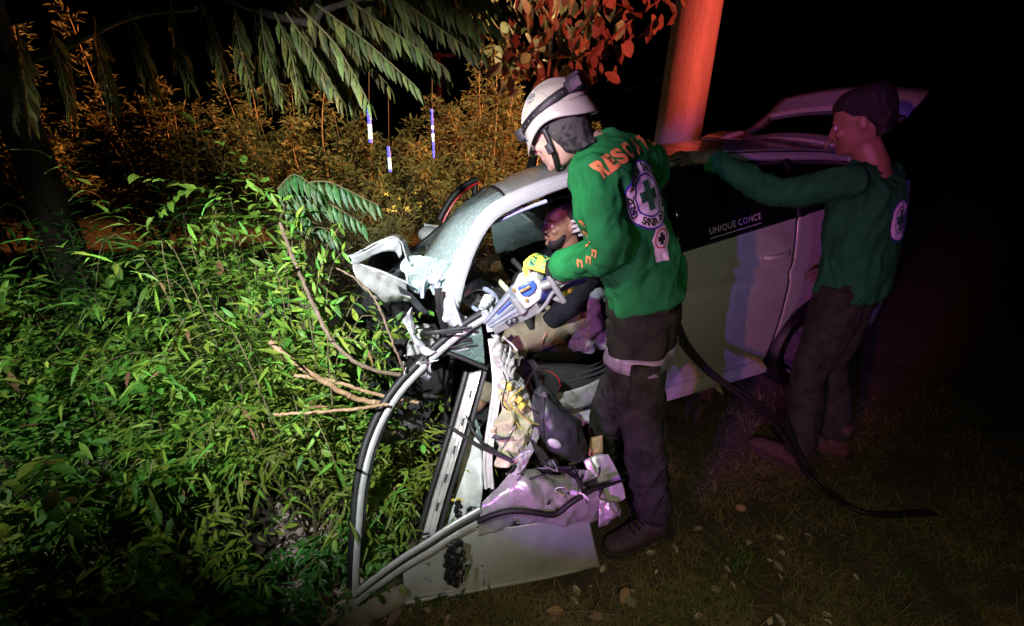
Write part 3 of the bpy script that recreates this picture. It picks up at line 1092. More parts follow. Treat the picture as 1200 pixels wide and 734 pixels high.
def wheel(s, n, z, turn=0):
    ctr = C(s, n, z)
    a = CN.copy()
    a.rotate(Quaternion((0, 0, 1), turn))
    t = MB()
    rings = []
    prof = [(0.20, -0.085), (0.245, -0.098), (0.275, -0.095), (0.292, -0.07), (0.296, 0), (0.292, 0.07), (0.275, 0.095), (0.2, 0.085)]
    e1 = V((0, 0, 1))
    e2 = a.cross(e1)
    for k in range(37):
        th = 2 * math.pi * k / 36
        rings.append([ctr + (e1 * math.cos(th) + e2 * math.sin(th)) * r_ + a * x for r_, x in prof])
    t.loft(rings, caps=False, closed=False)
    w_ = obj('wheel', t, M['rubber'], car)
    m_ = MB()
    m_.tube([ctr - a * 0.07, ctr - a * 0.055], [0.2, 0.2], 30, up=e1)
    m_.tube([ctr - a * 0.09, ctr - a * 0.05], [0.05, 0.06], 14, up=e1)
    for k in range(7):
        th = 2 * math.pi * k / 7
        d_ = e1 * math.cos(th) + e2 * math.sin(th)
        m_.tube([ctr + d_ * 0.04 - a * 0.085, ctr + d_ * 0.195 - a * 0.075], [(0.022, 0.01), (0.03, 0.01)], 8, up=d_.cross(a))
    obj('rim', m_, M['tool_grey'], w_, angle=30)
    return w_


wheel(1.18, 0.12, 0.295)
wheel(1.18, 1.5, 0.295)
wheel(-1.42, 0.42, 0.30, 0.5)
# inner arch, floor pan and far body side
q = MB()
q.grid(lambda u, v: C(-1.3 + 3.15 * u, 0.1 + 1.42 * v, 0.24 + 0.02 * math.sin(9 * u)), 12, 8)
obj('floor_pan', q, M['carpet'], car, solid=0.02)
q = MB()
q.grid(lambda u, v: C(-0.25 + 2.15 * u, 1.56 + 0.02 * math.sin(math.pi * v), 0.27 + (0.80 + 0.1 * u) * v), 16, 10)
obj('far_side_panel', q, M['paint'], car, solid=0.015)
q = MB()
for s_ in (-0.16, 0.78):
    q.tube([C(s_, 1.54, 1.1), C(s_ + 0.02, 1.40, 1.46)], 0.035, 8)
obj('far_window_posts', q, M['rubber'], car)
q = MB()
q.grid(lambda u, v: C(0.0 + 1.4 * u, 1.52 - 0.14 * v, 1.12 + 0.34 * v), 10, 6)
obj('far_window', q, M['tint_glass'], car, solid=0.005)
q = MB()
q.grid(lambda u, v: C(1.9 + 0.06 * math.sin(math.pi * v), 0.08 + 1.44 * v, 0.33 + 0.5 * u), 10, 14)
obj('rear_bumper', q, M['paint'], car, solid=0.03)

# --- raised tailgate
h0 = C(ROOF_END, 0.30, 1.50)
tg = MB()
TU = (CS * 0.88 + V((0, 0, 0.50))).normalized()


def tg_fn(u, v):
    return C(ROOF_END + 0.03, 0.26 + 1.06 * u, 1.50 + 0.05 * math.sin(math.pi * u)) + TU * (0.72 * v) + TU.cross(CN) * (-0.05 * math.sin(math.pi * v))


q = MB()
q.grid(lambda u, v: tg_fn(u, v * 0.16), 14, 5)
tail = obj('tailgate', q, M['paint'], car, solid=0.03, label='raised rear hatch above the roof')
q = MB()
q.grid(lambda u, v: tg_fn(0.06 + 0.88 * u, 0.16 + v * 0.5), 14, 8)
obj('tailgate_glass', q, M['tint_glass'], tail, solid=0.006)
q = MB()
q.grid(lambda u, v: tg_fn(u, 0.66 + v * 0.34), 14, 6)
obj('tailgate_skin', q, M['paint'], tail, solid=0.03)
q = MB()
for u0 in (0.0, 0.94):
    q.grid(lambda u, v: tg_fn(u0 + 0.06 * u, 0.16 + v * 0.5), 4, 8)
obj('tailgate_frame', q, M['tailgate_lining'], tail, solid=0.035)
for n_ in (0.42, 1.18):
    q = MB()
    q.tube(curve([C(ROOF_END - 0.04, n_, 1.47), C(ROOF_END - 0.01, n_, 1.55), C(ROOF_END + 0.09, n_, 1.585), C(ROOF_END + 0.16, n_, 1.57)], 14), 0.014, 8)
    obj('hinge', q, M['tailgate_lining'], tail)
q = MB()
q.grid(lambda u, v: C(ROOF_END - 0.22 + 0.20 * u, 1.30 - 0.22 * v, 1.545 + 0.09 * u - 0.10 * u * u * 0.4), 10, 8)
obj('roof_spoiler', q, M['paint'], tail, solid=0.03)
q = MB()
q.tube([C(1.6, 0.32, 1.2), C(1.95, 0.30, 1.62)], 0.01, 8)
obj('gas_strut', q, M['steel_dark'], tail)
q = MB()
q.tube([C(1.6, 1.26, 1.2), C(1.95, 1.28, 1.62)], 0.01, 8)
obj('gas_strut', q, M['steel_dark'], tail)

# --- front: crumpled bonnet edge, dark cavity, engine debris
q = MB()
ruled(q, [[PY(408, 300, 1.62), PY(425, 294, 1.66), PY(444, 284, 1.70), PY(461, 278, 1.74), PY(470, 284, 1.76), PY(472, 297, 1.77), PY(477, 308, 1.78), PY(483, 311, 1.79)],
          [PY(402, 305, 1.95), PY(424, 297, 1.98), PY(444, 285, 2.02), PY(462, 277, 2.06), PY(473, 281, 2.08), PY(480, 294, 2.1), PY(484, 301, 2.1), PY(490, 304, 2.1)]], 40, 10, 0.012, 8, 2)
hood = obj('bonnet', q, M['paint_clean'], car, solid=0.005, label='crumpled pale bonnet folded up at the front')
q = MB()
ruled(q, [[PY(410, 301, 1.615), PY(428, 295, 1.655), PY(446, 285, 1.695), PY(461, 279.5, 1.735), PY(468.5, 285, 1.755), PY(470, 298, 1.765)],
          [PY(416, 312, 1.63), PY(430, 304, 1.67), PY(446, 296, 1.70), PY(458, 294, 1.73), PY(464, 296, 1.75), PY(467, 302, 1.76)]], 30, 6, 0.01, 12, 3)
obj('bonnet_fold', q, M['paint_clean'], hood, solid=0.004)
q = MB()
ruled(q, [[PY(430, 318, 1.80), PY(437, 300, 1.84), PY(450, 292, 1.90), PY(463, 292, 1.92), PY(472, 300, 1.9)],
          [PY(440, 322, 1.78), PY(450, 313, 1.95), PY(456, 306, 1.98), PY(466, 306, 1.96), PY(476, 311, 1.88)],
          [PY(462, 328, 1.75), PY(466, 325, 1.85), PY(470, 322, 1.88), PY(474, 320, 1.86), PY(482, 314, 1.84)]], 22, 14, 0.05, 10, 6)
obj('bonnet_liner', q, M['liner'], hood, solid=0.006)
q = MB()
ruled(q, [[PY(412, 309, 1.60), PY(430, 314, 1.62), PY(448, 320, 1.645), PY(464, 327, 1.665), PY(477, 332, 1.69)],
          [PY(414, 318, 1.575), PY(430, 324, 1.59), PY(449, 332, 1.61), PY(466, 338, 1.64), PY(480, 343, 1.665)],
          [PY(420, 329, 1.58), PY(432, 337, 1.59), PY(449, 343, 1.605), PY(466, 347, 1.63), PY(482, 350, 1.66)],
          [PY(424, 334, 1.61), PY(434, 344, 1.615), PY(450, 353, 1.63), PY(466, 355, 1.66), PY(481, 354, 1.69)]], 36, 20, 0.018, 8, 8)
obj('front_wing', q, M['crushed'], car, solid=0.005)
q = MB()
q.tube(curve([PY(411, 308, 1.598), PY(430, 313, 1.618), PY(448, 319, 1.64), PY(464, 326, 1.662), PY(478, 332, 1.69)], 20), 0.005, 8)
obj('wing_edge', q, M['paint_clean'], car)
q = MB()
ruled(q, [[PY(466, 336, 1.62), PY(482, 345, 1.66), PY(494, 357, 1.70), PY(503, 366, 1.72)], [PY(469, 344, 1.64), PY(480, 353, 1.68), PY(490, 363, 1.70), PY(499, 368, 1.72)]], 16, 6, 0.012, 14, 9)
obj('cowl_strip', q, M['liner'], car, solid=0.006)
# engine bay: dark broken mass
q = MB()
for k in range(16):
    s_, n_ = -1.48 + 0.22 * rnd(), 0.25 + 1.0 * rnd()
    q.box(C(s_, n_, 0.35 + 0.40 * rnd()), 0.10 + 0.12 * rnd(), 0.12 + 0.16 * rnd(), 0.1 + 0.14 * rnd(), Matrix.Rotation(rnd() * 3, 3, V((rnd(), rnd(), rnd() + .1))), 0.01)
obj('engine', q, M['ashes'], car)
q = MB()
q.grid(lambda u, v: C(-1.25 + 0.08 * math.sin(4 * u) + 0.10 * v, 0.14 + 1.36 * u, 0.25 + 0.62 * v), 18, 12)
obj('firewall', q, M['ashes'], car, solid=0.02)
q = MB()
ruled(q, [[PY(483, 360, 1.60), PY(484, 374, 1.60), PY(485, 386, 1.59), PY(491, 398, 1.58), PY(503, 409, 1.57), PY(512, 412, 1.57)],
          [PY(481, 362, 1.585), PY(478, 372, 1.58), PY(481, 388, 1.575), PY(488, 402, 1.565), PY(497, 411, 1.56), PY(504, 416, 1.56)],
          [PY(475, 371, 1.60), PY(473, 376, 1.60), PY(478, 388, 1.60), PY(485, 403, 1.59), PY(493, 413, 1.58), PY(498, 418, 1.58)]], 30, 9, 0.01, 22, 11)
obj('bent_bracket', q, M['primer'], car, solid=0.004)
q = MB()
ruled(q, [[PY(484, 386, 1.80), PY(498, 381, 1.80), PY(514, 388, 1.82)], [PY(480, 402, 1.74), PY(496, 400, 1.72), PY(512, 404, 1.76)], [PY(478, 418, 1.70), PY(492, 416, 1.70), PY(508, 418, 1.72)]], 18, 14, 0.05, 14, 13)
obj('inner_wing', q, M['crushed'], car, solid=0.005, label='crumpled olive inner wing behind the bracket')
for k in range(7):
    q = MB()
    a = PY(488 + 24 * rnd(), 384 + 28 * rnd(), 1.62 + 0.1 * rnd())
    q.tube(curve([a, a + V((0.06 * rnd(), -0.03, 0.03 * (rnd() - .5))), a + V((0.12 + 0.05 * rnd(), -0.04 * rnd(), 0.05 * (rnd() - .4)))], 10), 0.0035 + 0.002 * rnd(), 7)
    obj('broken_pipe', q, M['bare'] if k % 2 else M['rubber'], car)
# scrap of torn plastics at the wheel arch
for k in range(14):
    q = MB()
    a = PY(474 + 34 * rnd(), 420 + 26 * rnd(), 1.5 + 0.12 * rnd())
    d = V((rnd() - .5, rnd() - .5, rnd() - .5)).normalized() * (0.02 + 0.035 * rnd())
    e = V((rnd() - .5, rnd() - .5, rnd() - .5)).normalized() * (0.012 + 0.02 * rnd())
    ruled(q, [[a, a + d * .5, a + d], [a + e, a + e + d * .6, a + e * 1.2 + d]], 6, 4, 0.008, 40, k)
    obj('torn_scrap', q, (M['primer'], M['crushed'], M['liner'], M['badge_white'])[k % 4], car, solid=0.003)

# hinge pillar of the near side: buckled steel below the windshield pillar
q = MB()
ruled(q, [[PN(520, 342, .02), PN(528, 352, .0), PN(536, 362, .0), PN(549, 373, .02)],
          [PN(519, 356, .04), PN(528, 364, .0), PN(540, 374, -.01), PN(552, 386, .02)],
          [PN(520, 372, .06), PN(530, 378, .02), PN(543, 388, .0), PN(556, 399, .03)],
          [PN(523, 388, .08), PN(533, 394, .05), PN(546, 402, .03), PN(560, 416, .06)]], 30, 26, 0.05, 13, 21)
obj('hinge_pillar', q, M['primer'], car, solid=0.005, label='buckled hinge pillar with flaked paint')
q = MB()
q.tube(curve([PN(513, 338, .04), PN(514, 352, .03), PN(517, 372, .03), PN(522, 392, .04)], 16), 0.014, 8)
obj('pillar_gasket', q, M['rubber'], car)
q = MB()
q.tube(curve([PN(529, 346, -.02), PN(533, 362, -.03), PN(539, 378, -.04), PN(546, 394, -.03)], 16), 0.008, 8)
obj('pillar_seam', q, M['lilac_trim'], car)
q = MB()
ruled(q, [[PN(500, 324, .10), PN(510, 322, .09), PN(520, 318, .08)], [PN(503, 331, .10), PN(512, 331, .08), PN(518, 327, .08)], [PN(508, 338, .12), PN(512, 340, .10), PN(516, 336, .09)]], 14, 10, 0.02, 20, 22)
obj('pillar_fin', q, M['lilac_trim'], car, solid=0.004)

# ---------- inside the car
# dashboard with its torn end
q = MB()
q.grid(lambda u, v: C(-1.02 + 0.30 * math.sin(math.pi * 0.5 * v) + 0.05 * u, 0.26 + 1.14 * u, 0.93 - 0.30 * v + 0.06 * math.sin(math.pi * v)), 20, 14)
obj('dashboard', q, M['interior'], car, solid=0.03)
q = MB()
ap = [PN(543, 347, .24), PN(552, 340, .24), PN(563, 337.5, .25), PN(573, 341, .26), PN(580, 347, .27), PN(584, 356, .28)]
q.tube(curve(ap, 24), [(0.017, 0.012)] * 24, 10, up=CN)
dash_end = obj('dash_end_frame', q, M['lilac_trim'], car)
q = MB()
ruled(q, [[PN(548, 336, .30), PN(558, 328, .32), PN(568, 328, .34), PN(578, 340, .34)], [PN(546, 344, .27), PN(556, 338, .28), PN(568, 338, .29), PN(582, 350, .29)]], 20, 8, 0.025, 16, 31)
obj('dash_top_cover', q, M['lilac_trim'], dash_end, solid=0.005)
q = MB()
ruled(q, [[PN(546, 352, .26), PN(556, 346, .26), PN(568, 346, .27), PN(579, 352, .28)], [PN(551, 360, .24), PN(560, 356, .24), PN(570, 356, .25), PN(579, 360, .26)],
          [PN(560, 366, .22), PN(568, 364, .22), PN(574, 366, .23), PN(580, 368, .24)]], 24, 16, 0.05, 17, 33)
obj('torn_foil', q, M['primer'], dash_end, solid=0.003)
q = MB()
q.tube([PN(582, 326, .42), PN(590, 335, .38), PN(598, 343, .34)], [0.013, 0.014, 0.013], 12)
obj('column_stalk', q, M['ivory'], car)
# steering wheel with spent airbag
sc_ = PN(612, 330, .52)
q = MB()
ax_ = (CS * -0.85 + V((0, 0, -0.5))).normalized()
e1 = CN.copy()
e2 = ax_.cross(e1)
pts = [sc_ + e1 * math.cos(2 * math.pi * k / 32) * 0.18 + e2 * math.sin(2 * math.pi * k / 32) * 0.18 for k in range(33)]
q.tube(pts, 0.015, 8, caps=False)
sw = obj('steering_wheel', q, M['interior'], car)
q = MB()
q.ball(sc_, 0.06)
q.tube([sc_ - e1 * 0.17, sc_, sc_ + e1 * 0.17], 0.018, 8)
obj('wheel_hub', q, M['interior'], sw)
# curtain airbag hanging along the far windows
q = MB()
ruled(q, [[PN(575, 262, 1.05), PN(598, 249, 1.05), PN(622, 240, 1.02), PN(650, 232, 1.0), PN(690, 222, 1.0)],
          [PN(578, 285, 1.02), PN(600, 270, 1.0), PN(624, 262, 0.98), PN(648, 258, 1.0), PN(688, 250, 1.0)],
          [PN(582, 300, 1.00), PN(596, 296, 0.96), PN(618, 287, 0.98), PN(642, 280, 1.0), PN(686, 278, 1.0)]], 60, 40, 0.035, 6, 36)
obj('curtain_airbag', q, M['airbag'], car, solid=0.003)
# driver seat
sh = C(-0.32, 0.52, 0)
q = MB()
q.box(C(-0.42, 0.52, 0.50), 0.54, 0.50, 0.16, Matrix.Rotation(CA, 3, 'Z') @ Matrix.Rotation(R(-8), 3, 'Y'), 0.06)
seat = obj('driver_seat', q, M['interior'], car)
q = MB()
q.box(C(0.02, 0.52, 0.85), 0.15, 0.48, 0.66, Matrix.Rotation(CA, 3, 'Z') @ Matrix.Rotation(R(16), 3, 'Y'), 0.06)
obj('backrest', q, M['interior'], seat)
q = MB()
q.box(C(0.14, 0.52, 1.25), 0.09, 0.26, 0.17, Matrix.Rotation(CA, 3, 'Z') @ Matrix.Rotation(R(16), 3, 'Y'), 0.04)
obj('headrest', q, M['interior'], seat)
q = MB()
q.box(C(-0.36, 1.1, 0.50), 0.54, 0.48, 0.16, Matrix.Rotation(CA, 3, 'Z') @ Matrix.Rotation(R(-6), 3, 'Y'), 0.06)
s2 = obj('passenger_seat', q, M['interior'], car)
q = MB()
q.box(C(0.06, 1.1, 0.85), 0.15, 0.46, 0.66, Matrix.Rotation(CA, 3, 'Z') @ Matrix.Rotation(R(18), 3, 'Y'), 0.06)
obj('backrest', q, M['interior'], s2)
# sill trims catching thin lines of light, and the red-rimmed speaker ring
for k, (dn, dz) in enumerate(((0, 0), (0.02, -0.035), (0.05, 0.03))):
    q = MB()
    q.tube(curve([PN(640, 450 - 5 * k, .10 + dn), PN(670, 446 - 5 * k, .10 + dn), PN(700, 438 - 6 * k, .10 + dn), PN(716, 426 - 6 * k, .12 + dn)], 16), 0.005, 8)
    obj('sill_trim', q, M['liner'], car)
q = MB()
q.grid(lambda u, v: PN(600 + 125 * u, 420 + 12 * u, .16).lerp(PN(600 + 125 * u, 470 - 10 * u, .06), v), 14, 8)
obj('sill_cover', q, M['interior'], car, solid=0.02)
q = MB()
ruled(q, [[PN(645, 462, -.01), PN(670, 457, -.01), PN(695, 448, -.01), PN(716, 440, -.01)], [PN(640, 485, -.01), PN(668, 482, -.01), PN(695, 474, -.01), PN(718, 466, -.01)]], 18, 8, 0.02, 9, 41)
obj('sill_skin', q, M['crushed'], car, solid=0.006)


def rv_(s=1.0):
    return V((rnd() - .5, rnd() - .5, rnd() - .5)) * 2 * s

# ================================================================== THE TORN-OFF FRONT DOOR
door = thing('torn_car_door', PZ(560, 690, 0), 'crushed silver car door torn loose and hanging down to the ground', 'car door')
arc_px = [(569, 369, 1.70), (548, 382, 1.67), (522, 402, 1.62), (494, 428, 1.56), (470, 453, 1.50), (449, 484, 1.44), (434, 518, 1.38), (425, 552, 1.32), (420, 586, 1.27),
          (418, 620, 1.22), (416, 654, 1.18), (415, 694, 1.14)]
wf = curve([PY(*p) for p in arc_px], 60)
q = MB()
inn = V((0.8, -0.2, -0.3))
q.tube([p + V((-0.012, 0.010, 0.004)) for p in wf], [(0.017, 0.016)] * 60, 10)
obj('frame_gasket', q, M['rubber'], door)
q = MB()
cen = PY(520, 540, 1.4)
q.tube([p + (cen - p).normalized() * 0.012 + V((0, -0.010, 0)) for p in wf], [(0.013, 0.009)] * 60, 10)
obj('window_frame', q, M['chrome'], door)
q = MB()
q.tube([p + (cen - p).normalized() * 0.026 + V((0, 0.006, 0)) for p in wf[:-2]], 0.006, 8)
obj('inner_channel', q, M['rubber'], door)
q = MB()
q.tube([PY(567, 365, 1.69), PY(573, 376, 1.69), PY(575, 389, 1.67)], [(0.014, 0.012)] * 3, 8)
obj('frame_corner', q, M['primer'], door)
# belt rail
bl = [(415, 697, 1.135), (440, 677, 1.16), (470, 655, 1.19), (500, 636, 1.215), (530, 616, 1.245), (563, 597, 1.28)]
bp = curve([PY(*p) for p in bl], 30)
dn = V((0.18, -0.10, -0.97))
for nm, off, ra, mm in (('belt_moulding', 0.0, 0.0125, 'chrome'), ('belt_gasket', 0.021, 0.010, 'rubber'), ('belt_flange', 0.040, 0.014, 'crushed')):
    q = MB()
    q.tube([p + dn * off * (0.8 + 0.4 * i / 29) + V((0, 0.004 if nm == 'belt_gasket' else 0, 0)) for i, p in enumerate(bp)], [(ra, ra * 0.8)] * 30, 10)
    obj(nm, q, M[mm], door)
q = MB()
q.tube([p + dn * 0.054 for p in bp], 0.0035, 8)
obj('belt_bead', q, M['rubber'], door)
# quarter glass and its black moulding
q = MB()
ruled(q, [[PY(563, 378, 1.70), PY(552, 386, 1.69), PY(536, 397, 1.66), PY(521, 408, 1.63)],
          [PY(566, 396, 1.68), PY(556, 401, 1.67), PY(544, 407, 1.65), PY(527, 411, 1.63)],
          [PY(568, 426, 1.65), PY(558, 424, 1.65), PY(545, 419, 1.64), PY(531, 413, 1.63)]], 30, 24, 0.004, 20, 3)
sg = obj('quarter_glass', q, M['shard'], door, solid=0.004)
at = sg.data.attributes.new('damage_light', 'FLOAT', 'POINT')
for p in at.data:
    p.value = 0.75
q = MB()
q.tube([PY(519, 411, 1.625), PY(545, 421, 1.63), PY(571, 432, 1.64)], [(0.010, 0.012)] * 3, 8)
obj('glass_moulding', q, M['rubber'], door)
q = MB()
ruled(q, [[PY(556, 492, 1.50), PY(562, 520, 1.46), PY(570, 550, 1.43), PY(576, 590, 1.40)], [PY(559, 492, 1.50), PY(567, 520, 1.46), PY(577, 550, 1.43), PY(585, 592, 1.40)]], 24, 8, 0.006, 15, 7)
sg = obj('glass_splinter', q, M['shard'], door, solid=0.004)
at = sg.data.attributes.new('damage_light', 'FLOAT', 'POINT')
for p in at.data:
    p.value = 0.8
# slotted pressing that leans inside the window opening
st_px = [(557, 437, 1.66), (548, 470, 1.60), (538, 505, 1.54), (526, 545, 1.47), (514, 585, 1.41), (502, 628, 1.34)]
sl = curve([PY(*p) for p in st_px], 30)
q = MB()
rings = []
for p in sl:
    a = V((1, 0, 0.25)).normalized()
    f_ = V((0, -1, 0.1))
    rings.append([p - a * 0.030 - f_ * 0.014, p - a * 0.024 + f_ * 0.006, p - a * 0.006 + f_ * 0.008, p - a * 0.003 + f_ * 0.0, p + a * 0.012 + f_ * 0.0, p + a * 0.016 + f_ * 0.010, p + a * 0.024 + f_ * 0.010, p + a * 0.028 - f_ * 0.014])
q.loft(rings)
strip = obj('door_rail', q, M['primer'], door, angle=25)
strip.data.materials[0] = M['crushed']
for k in (4, 9, 14, 19, 24):
    q = MB()
    p = sl[k]
    t = (sl[k + 1] - sl[k - 1]).normalized()
    c = p + V((0.004, -0.004, 0.002))
    q.tube([c - t * 0.016, c + t * 0.016], [(0.0045, 0.004)] * 2, 8)
    obj('slot', q, M['black_plastic'], strip)
q = MB()
q.tube([p + V((-0.038, 0.006, 0)) for p in sl], [(0.012, 0.012)] * 30, 8)
obj('rail_gasket', q, M['rubber'], door)
q = MB()
q.tube([p + V((0.038, 0.012, 0)) for p in sl], [(0.006, 0.012)] * 30, 8)
obj('rail_bead', q, M['rubber'], door)
# ivory channel, with milky plastic sheet of the door inside
ch = curve([PY(577, 398, 1.66), PY(581, 430, 1.62), PY(582, 455, 1.57), PY(578, 485, 1.52), PY(574, 512, 1.46), PY(571, 540, 1.41), PY(573, 572, 1.36)], 30)
q = MB()
rings = []
for p in ch:
    a = V((1, 0.1, 0)).normalized()
    f_ = V((0, -1, 0.1))
    rings.append([p - a * 0.019 - f_ * 0.012, p - a * 0.017 + f_ * 0.006, p - a * 0.007 + f_ * 0.007, p - a * 0.005, p + a * 0.006, p + a * 0.008 + f_ * 0.008, p + a * 0.019 + f_ * 0.007, p + a * 0.020 - f_ * 0.012])
q.loft(rings)
obj('glass_channel', q, M['tool_white'], door, angle=25)
q = MB()
ruled(q, [[PY(577, 392, 1.66), PY(584, 396, 1.67), PY(590, 404, 1.68), PY(594, 412, 1.69)],
          [PY(578, 412, 1.63), PY(588, 416, 1.62), PY(597, 422, 1.64), PY(605, 432, 1.68)],
          [PY(582, 432, 1.60), PY(592, 436, 1.57), PY(602, 442, 1.60), PY(609, 452, 1.66)],
          [PY(585, 458, 1.56), PY(598, 462, 1.52), PY(610, 468, 1.55), PY(622, 474, 1.60)]], 50, 48, 0.05, 12, 12)
obj('inner_frame', q, M['crushed'], door, solid=0.004, label='crumpled bright steel door frame')
q = MB()
ruled(q, [[PY(583, 448, 1.54), PY(594, 446, 1.52), PY(606, 452, 1.54), PY(616, 464, 1.58)],
          [PY(584, 472, 1.52), PY(598, 474, 1.47), PY(612, 476, 1.50), PY(626, 482, 1.55)],
          [PY(585, 505, 1.46), PY(598, 505, 1.42), PY(612, 503, 1.45), PY(626, 503, 1.50)],
          [PY(584, 522, 1.43), PY(597, 524, 1.40), PY(610, 520, 1.42), PY(620, 514, 1.46)],
          [PY(582, 545, 1.41), PY(596, 548, 1.37), PY(608, 540, 1.40), PY(616, 524, 1.44)]], 60, 64, 0.045, 11, 14)
obj('plastic_sheet', q, M['white_plastic'], door, solid=0.003)
q = MB()
ruled(q, [[PY(626, 500, 1.44), PY(620, 520, 1.41), PY(608, 540, 1.37), PY(597, 556, 1.33)], [PY(632, 506, 1.45), PY(627, 524, 1.40), PY(616, 546, 1.36), PY(606, 560, 1.33)]], 26, 10, 0.02, 20, 15)
obj('film_strip', q, M['sheer_film'], door, solid=0.002)
for u, v, Y in ((596, 453, 1.50), (608, 468, 1.49), (612, 476, 1.485)):
    q = MB()
    q.box(PY(u, v, Y), 0.022, 0.022, 0.028, Matrix.Rotation(rnd() * 2, 3, V((0.3, 0.5, 1))), 0.005)
    obj('connector', q, M['yellow_plastic'], door)
# black door liner bulging out behind the sheet
q = MB()
ruled(q, [[PY(627, 456, 1.58), PY(634, 452, 1.60), PY(642, 455, 1.61), PY(650, 466, 1.62)],
          [PY(626, 474, 1.54), PY(640, 470, 1.50), PY(652, 472, 1.53), PY(664, 482, 1.60)],
          [PY(627, 492, 1.50), PY(644, 488, 1.45), PY(662, 488, 1.48), PY(680, 492, 1.56)],
          [PY(634, 508, 1.48), PY(650, 506, 1.43), PY(670, 506, 1.46), PY(685, 508, 1.53)],
          [PY(642, 518, 1.47), PY(656, 526, 1.43), PY(672, 532, 1.45), PY(689, 532, 1.52)],
          [PY(652, 522, 1.48), PY(664, 532, 1.46), PY(676, 540, 1.47), PY(685, 540, 1.52)]], 60, 60, 0.03, 7, 17)
obj('door_liner', q, M['liner'], door, solid=0.006)
q = MB()
ruled(q, [[PY(630, 463, 1.53), PY(639, 458, 1.53)], [PY(632, 475, 1.52), PY(643, 466, 1.52)]], 8, 8, 0.004, 20, 2)
obj('liner_opening', q, M['black_plastic'], door, solid=0.004)
# buckled lower half: pressed inner panel
q = MB()
ruled(q, [[PY(566, 588, 1.30), PY(585, 574, 1.33), PY(606, 556, 1.37), PY(632, 553, 1.41), PY(656, 552, 1.44), PY(676, 552, 1.46), PY(690, 560, 1.46)],
          [PY(564, 595, 1.285), PY(586, 582, 1.30), PY(610, 570, 1.32), PY(640, 566, 1.35), PY(662, 566, 1.38), PY(682, 566, 1.40), PY(698, 570, 1.42)],
          [PY(563, 602, 1.28), PY(590, 592, 1.285), PY(618, 588, 1.30), PY(645, 586, 1.32), PY(668, 582, 1.345), PY(690, 580, 1.37), PY(708, 582, 1.39)],
          [PY(562, 612, 1.275), PY(590, 606, 1.28), PY(618, 603, 1.29), PY(645, 600, 1.31), PY(670, 597, 1.33), PY(694, 594, 1.36), PY(712, 592, 1.38)],
          [PY(560, 624, 1.275), PY(590, 622, 1.28), PY(618, 615, 1.29), PY(645, 611, 1.31), PY(670, 611, 1.33), PY(696, 612, 1.355), PY(706, 608, 1.37)]], 110, 64, 0.040, 6, 23)
inner = obj('inner_panel', q, M['crushed'], door, solid=0.005)
for u, v, Y, a, b in ((634, 578, 1.325, .016, .009), (643, 589, 1.305, .014, .006), (603, 613, 1.272, .008, .006), (652, 596, 1.30, .005, .004), (600, 571, 1.32, .004, .004), (667, 579, 1.35, .003, .012)):
    q = MB()
    q.ball(PY(u, v, Y), (b, 0.006, a), Matrix.Rotation(0.4, 3, 'Y'), 10, 8)
    obj('panel_hole', q, M['black_plastic'], inner)
q = MB()
q.tube(curve([PY(560, 611, 1.262), PY(580, 603, 1.262), PY(600, 599, 1.266), PY(622, 600, 1.27), (PY(640, 603, 1.275)), PY(653, 602, 1.285), PY(667, 591, 1.30), PY(682, 581, 1.32), PY(697, 573, 1.34), PY(715, 568, 1.36), PY(732, 562, 1.38)], 44),
       [0.011] * 30 + [0.011 - 0.0005 * k for k in range(14)], 10)
obj('torn_weatherstrip', q, M['rubber'], door)
q = MB()
ruled(q, [[PY(684, 540, 1.50), PY(698, 533, 1.50), PY(713, 533, 1.50)], [PY(690, 555, 1.47), PY(704, 552, 1.46), PY(722, 550, 1.48)], [PY(700, 572, 1.43), PY(714, 571, 1.43), PY(729, 570, 1.45)], [PY(706, 588, 1.40), PY(722, 589, 1.40), PY(732, 584, 1.42)]], 24, 24, 0.010, 9, 26)
obj('latch_plate', q, M['paint_clean'], door, solid=0.012)
q = MB()
ruled(q, [[PY(704, 586, 1.36), PY(716, 588, 1.37), PY(726, 591, 1.38)], [PY(702, 602, 1.34), PY(714, 602, 1.34), PY(729, 600, 1.37)], [PY(700, 615, 1.35), PY(714, 612, 1.35), PY(728, 606, 1.37)]], 18, 16, 0.03, 12, 27)
obj('crumpled_corner', q, M['crushed'], door, solid=0.006)
q = MB()
ruled(q, [[PY(692, 513, 1.62), PY(706, 510, 1.62)], [PY(690, 534, 1.58), PY(706, 536, 1.58)]], 6, 6, 0.004, 8, 4)
obj('foam_block', q, M['tan_board'], door, solid=0.02)
# wiring loom, latch motor and clips on the panel
for k in range(5):
    q = MB()
    a = [PY(620 + 4 * k, 512 + 4 * k, 1.40), PY(634 + 5 * k, 540 + 3 * k, 1.35), PY(650 + 5 * k, 548, 1.345 - .005 * k), PY(668 + 4 * k, 556 + 3 * k, 1.35), PY(684 + 3 * k, 566 + 2 * k, 1.36), PY(700, 560 + 3 * k, 1.37)]
    q.tube(curve(a, 26), 0.0035 + 0.001 * (k % 2), 7)
    obj('wiring', q, M['rubber'], door)
q = MB()
for k in range(7):
    q.box(PY(640 + 22 * rnd(), 538 + 14 * rnd(), 1.36 + 0.02 * rnd()), 0.03 + 0.02 * rnd(), 0.02, 0.02 + 0.02 * rnd(), Matrix.Rotation(rnd() * 3, 3, V((rnd(), 1, rnd()))), 0.003)
obj('latch_motor', q, M['black_plastic'], door)
q = MB()
q.tube(curve([PY(609, 559, 1.34), PY(616, 563, 1.325), PY(628, 559, 1.325), PY(640, 556, 1.325)], 16), 0.003, 7)
q.tube([PY(609, 558, 1.335) + V((0.012 * math.cos(t * .7), 0, 0.012 * math.sin(t * .7))) for t in range(10)], 0.0028, 6, caps=False)
obj('release_cable', q, M['rubber'], door)
q = MB()
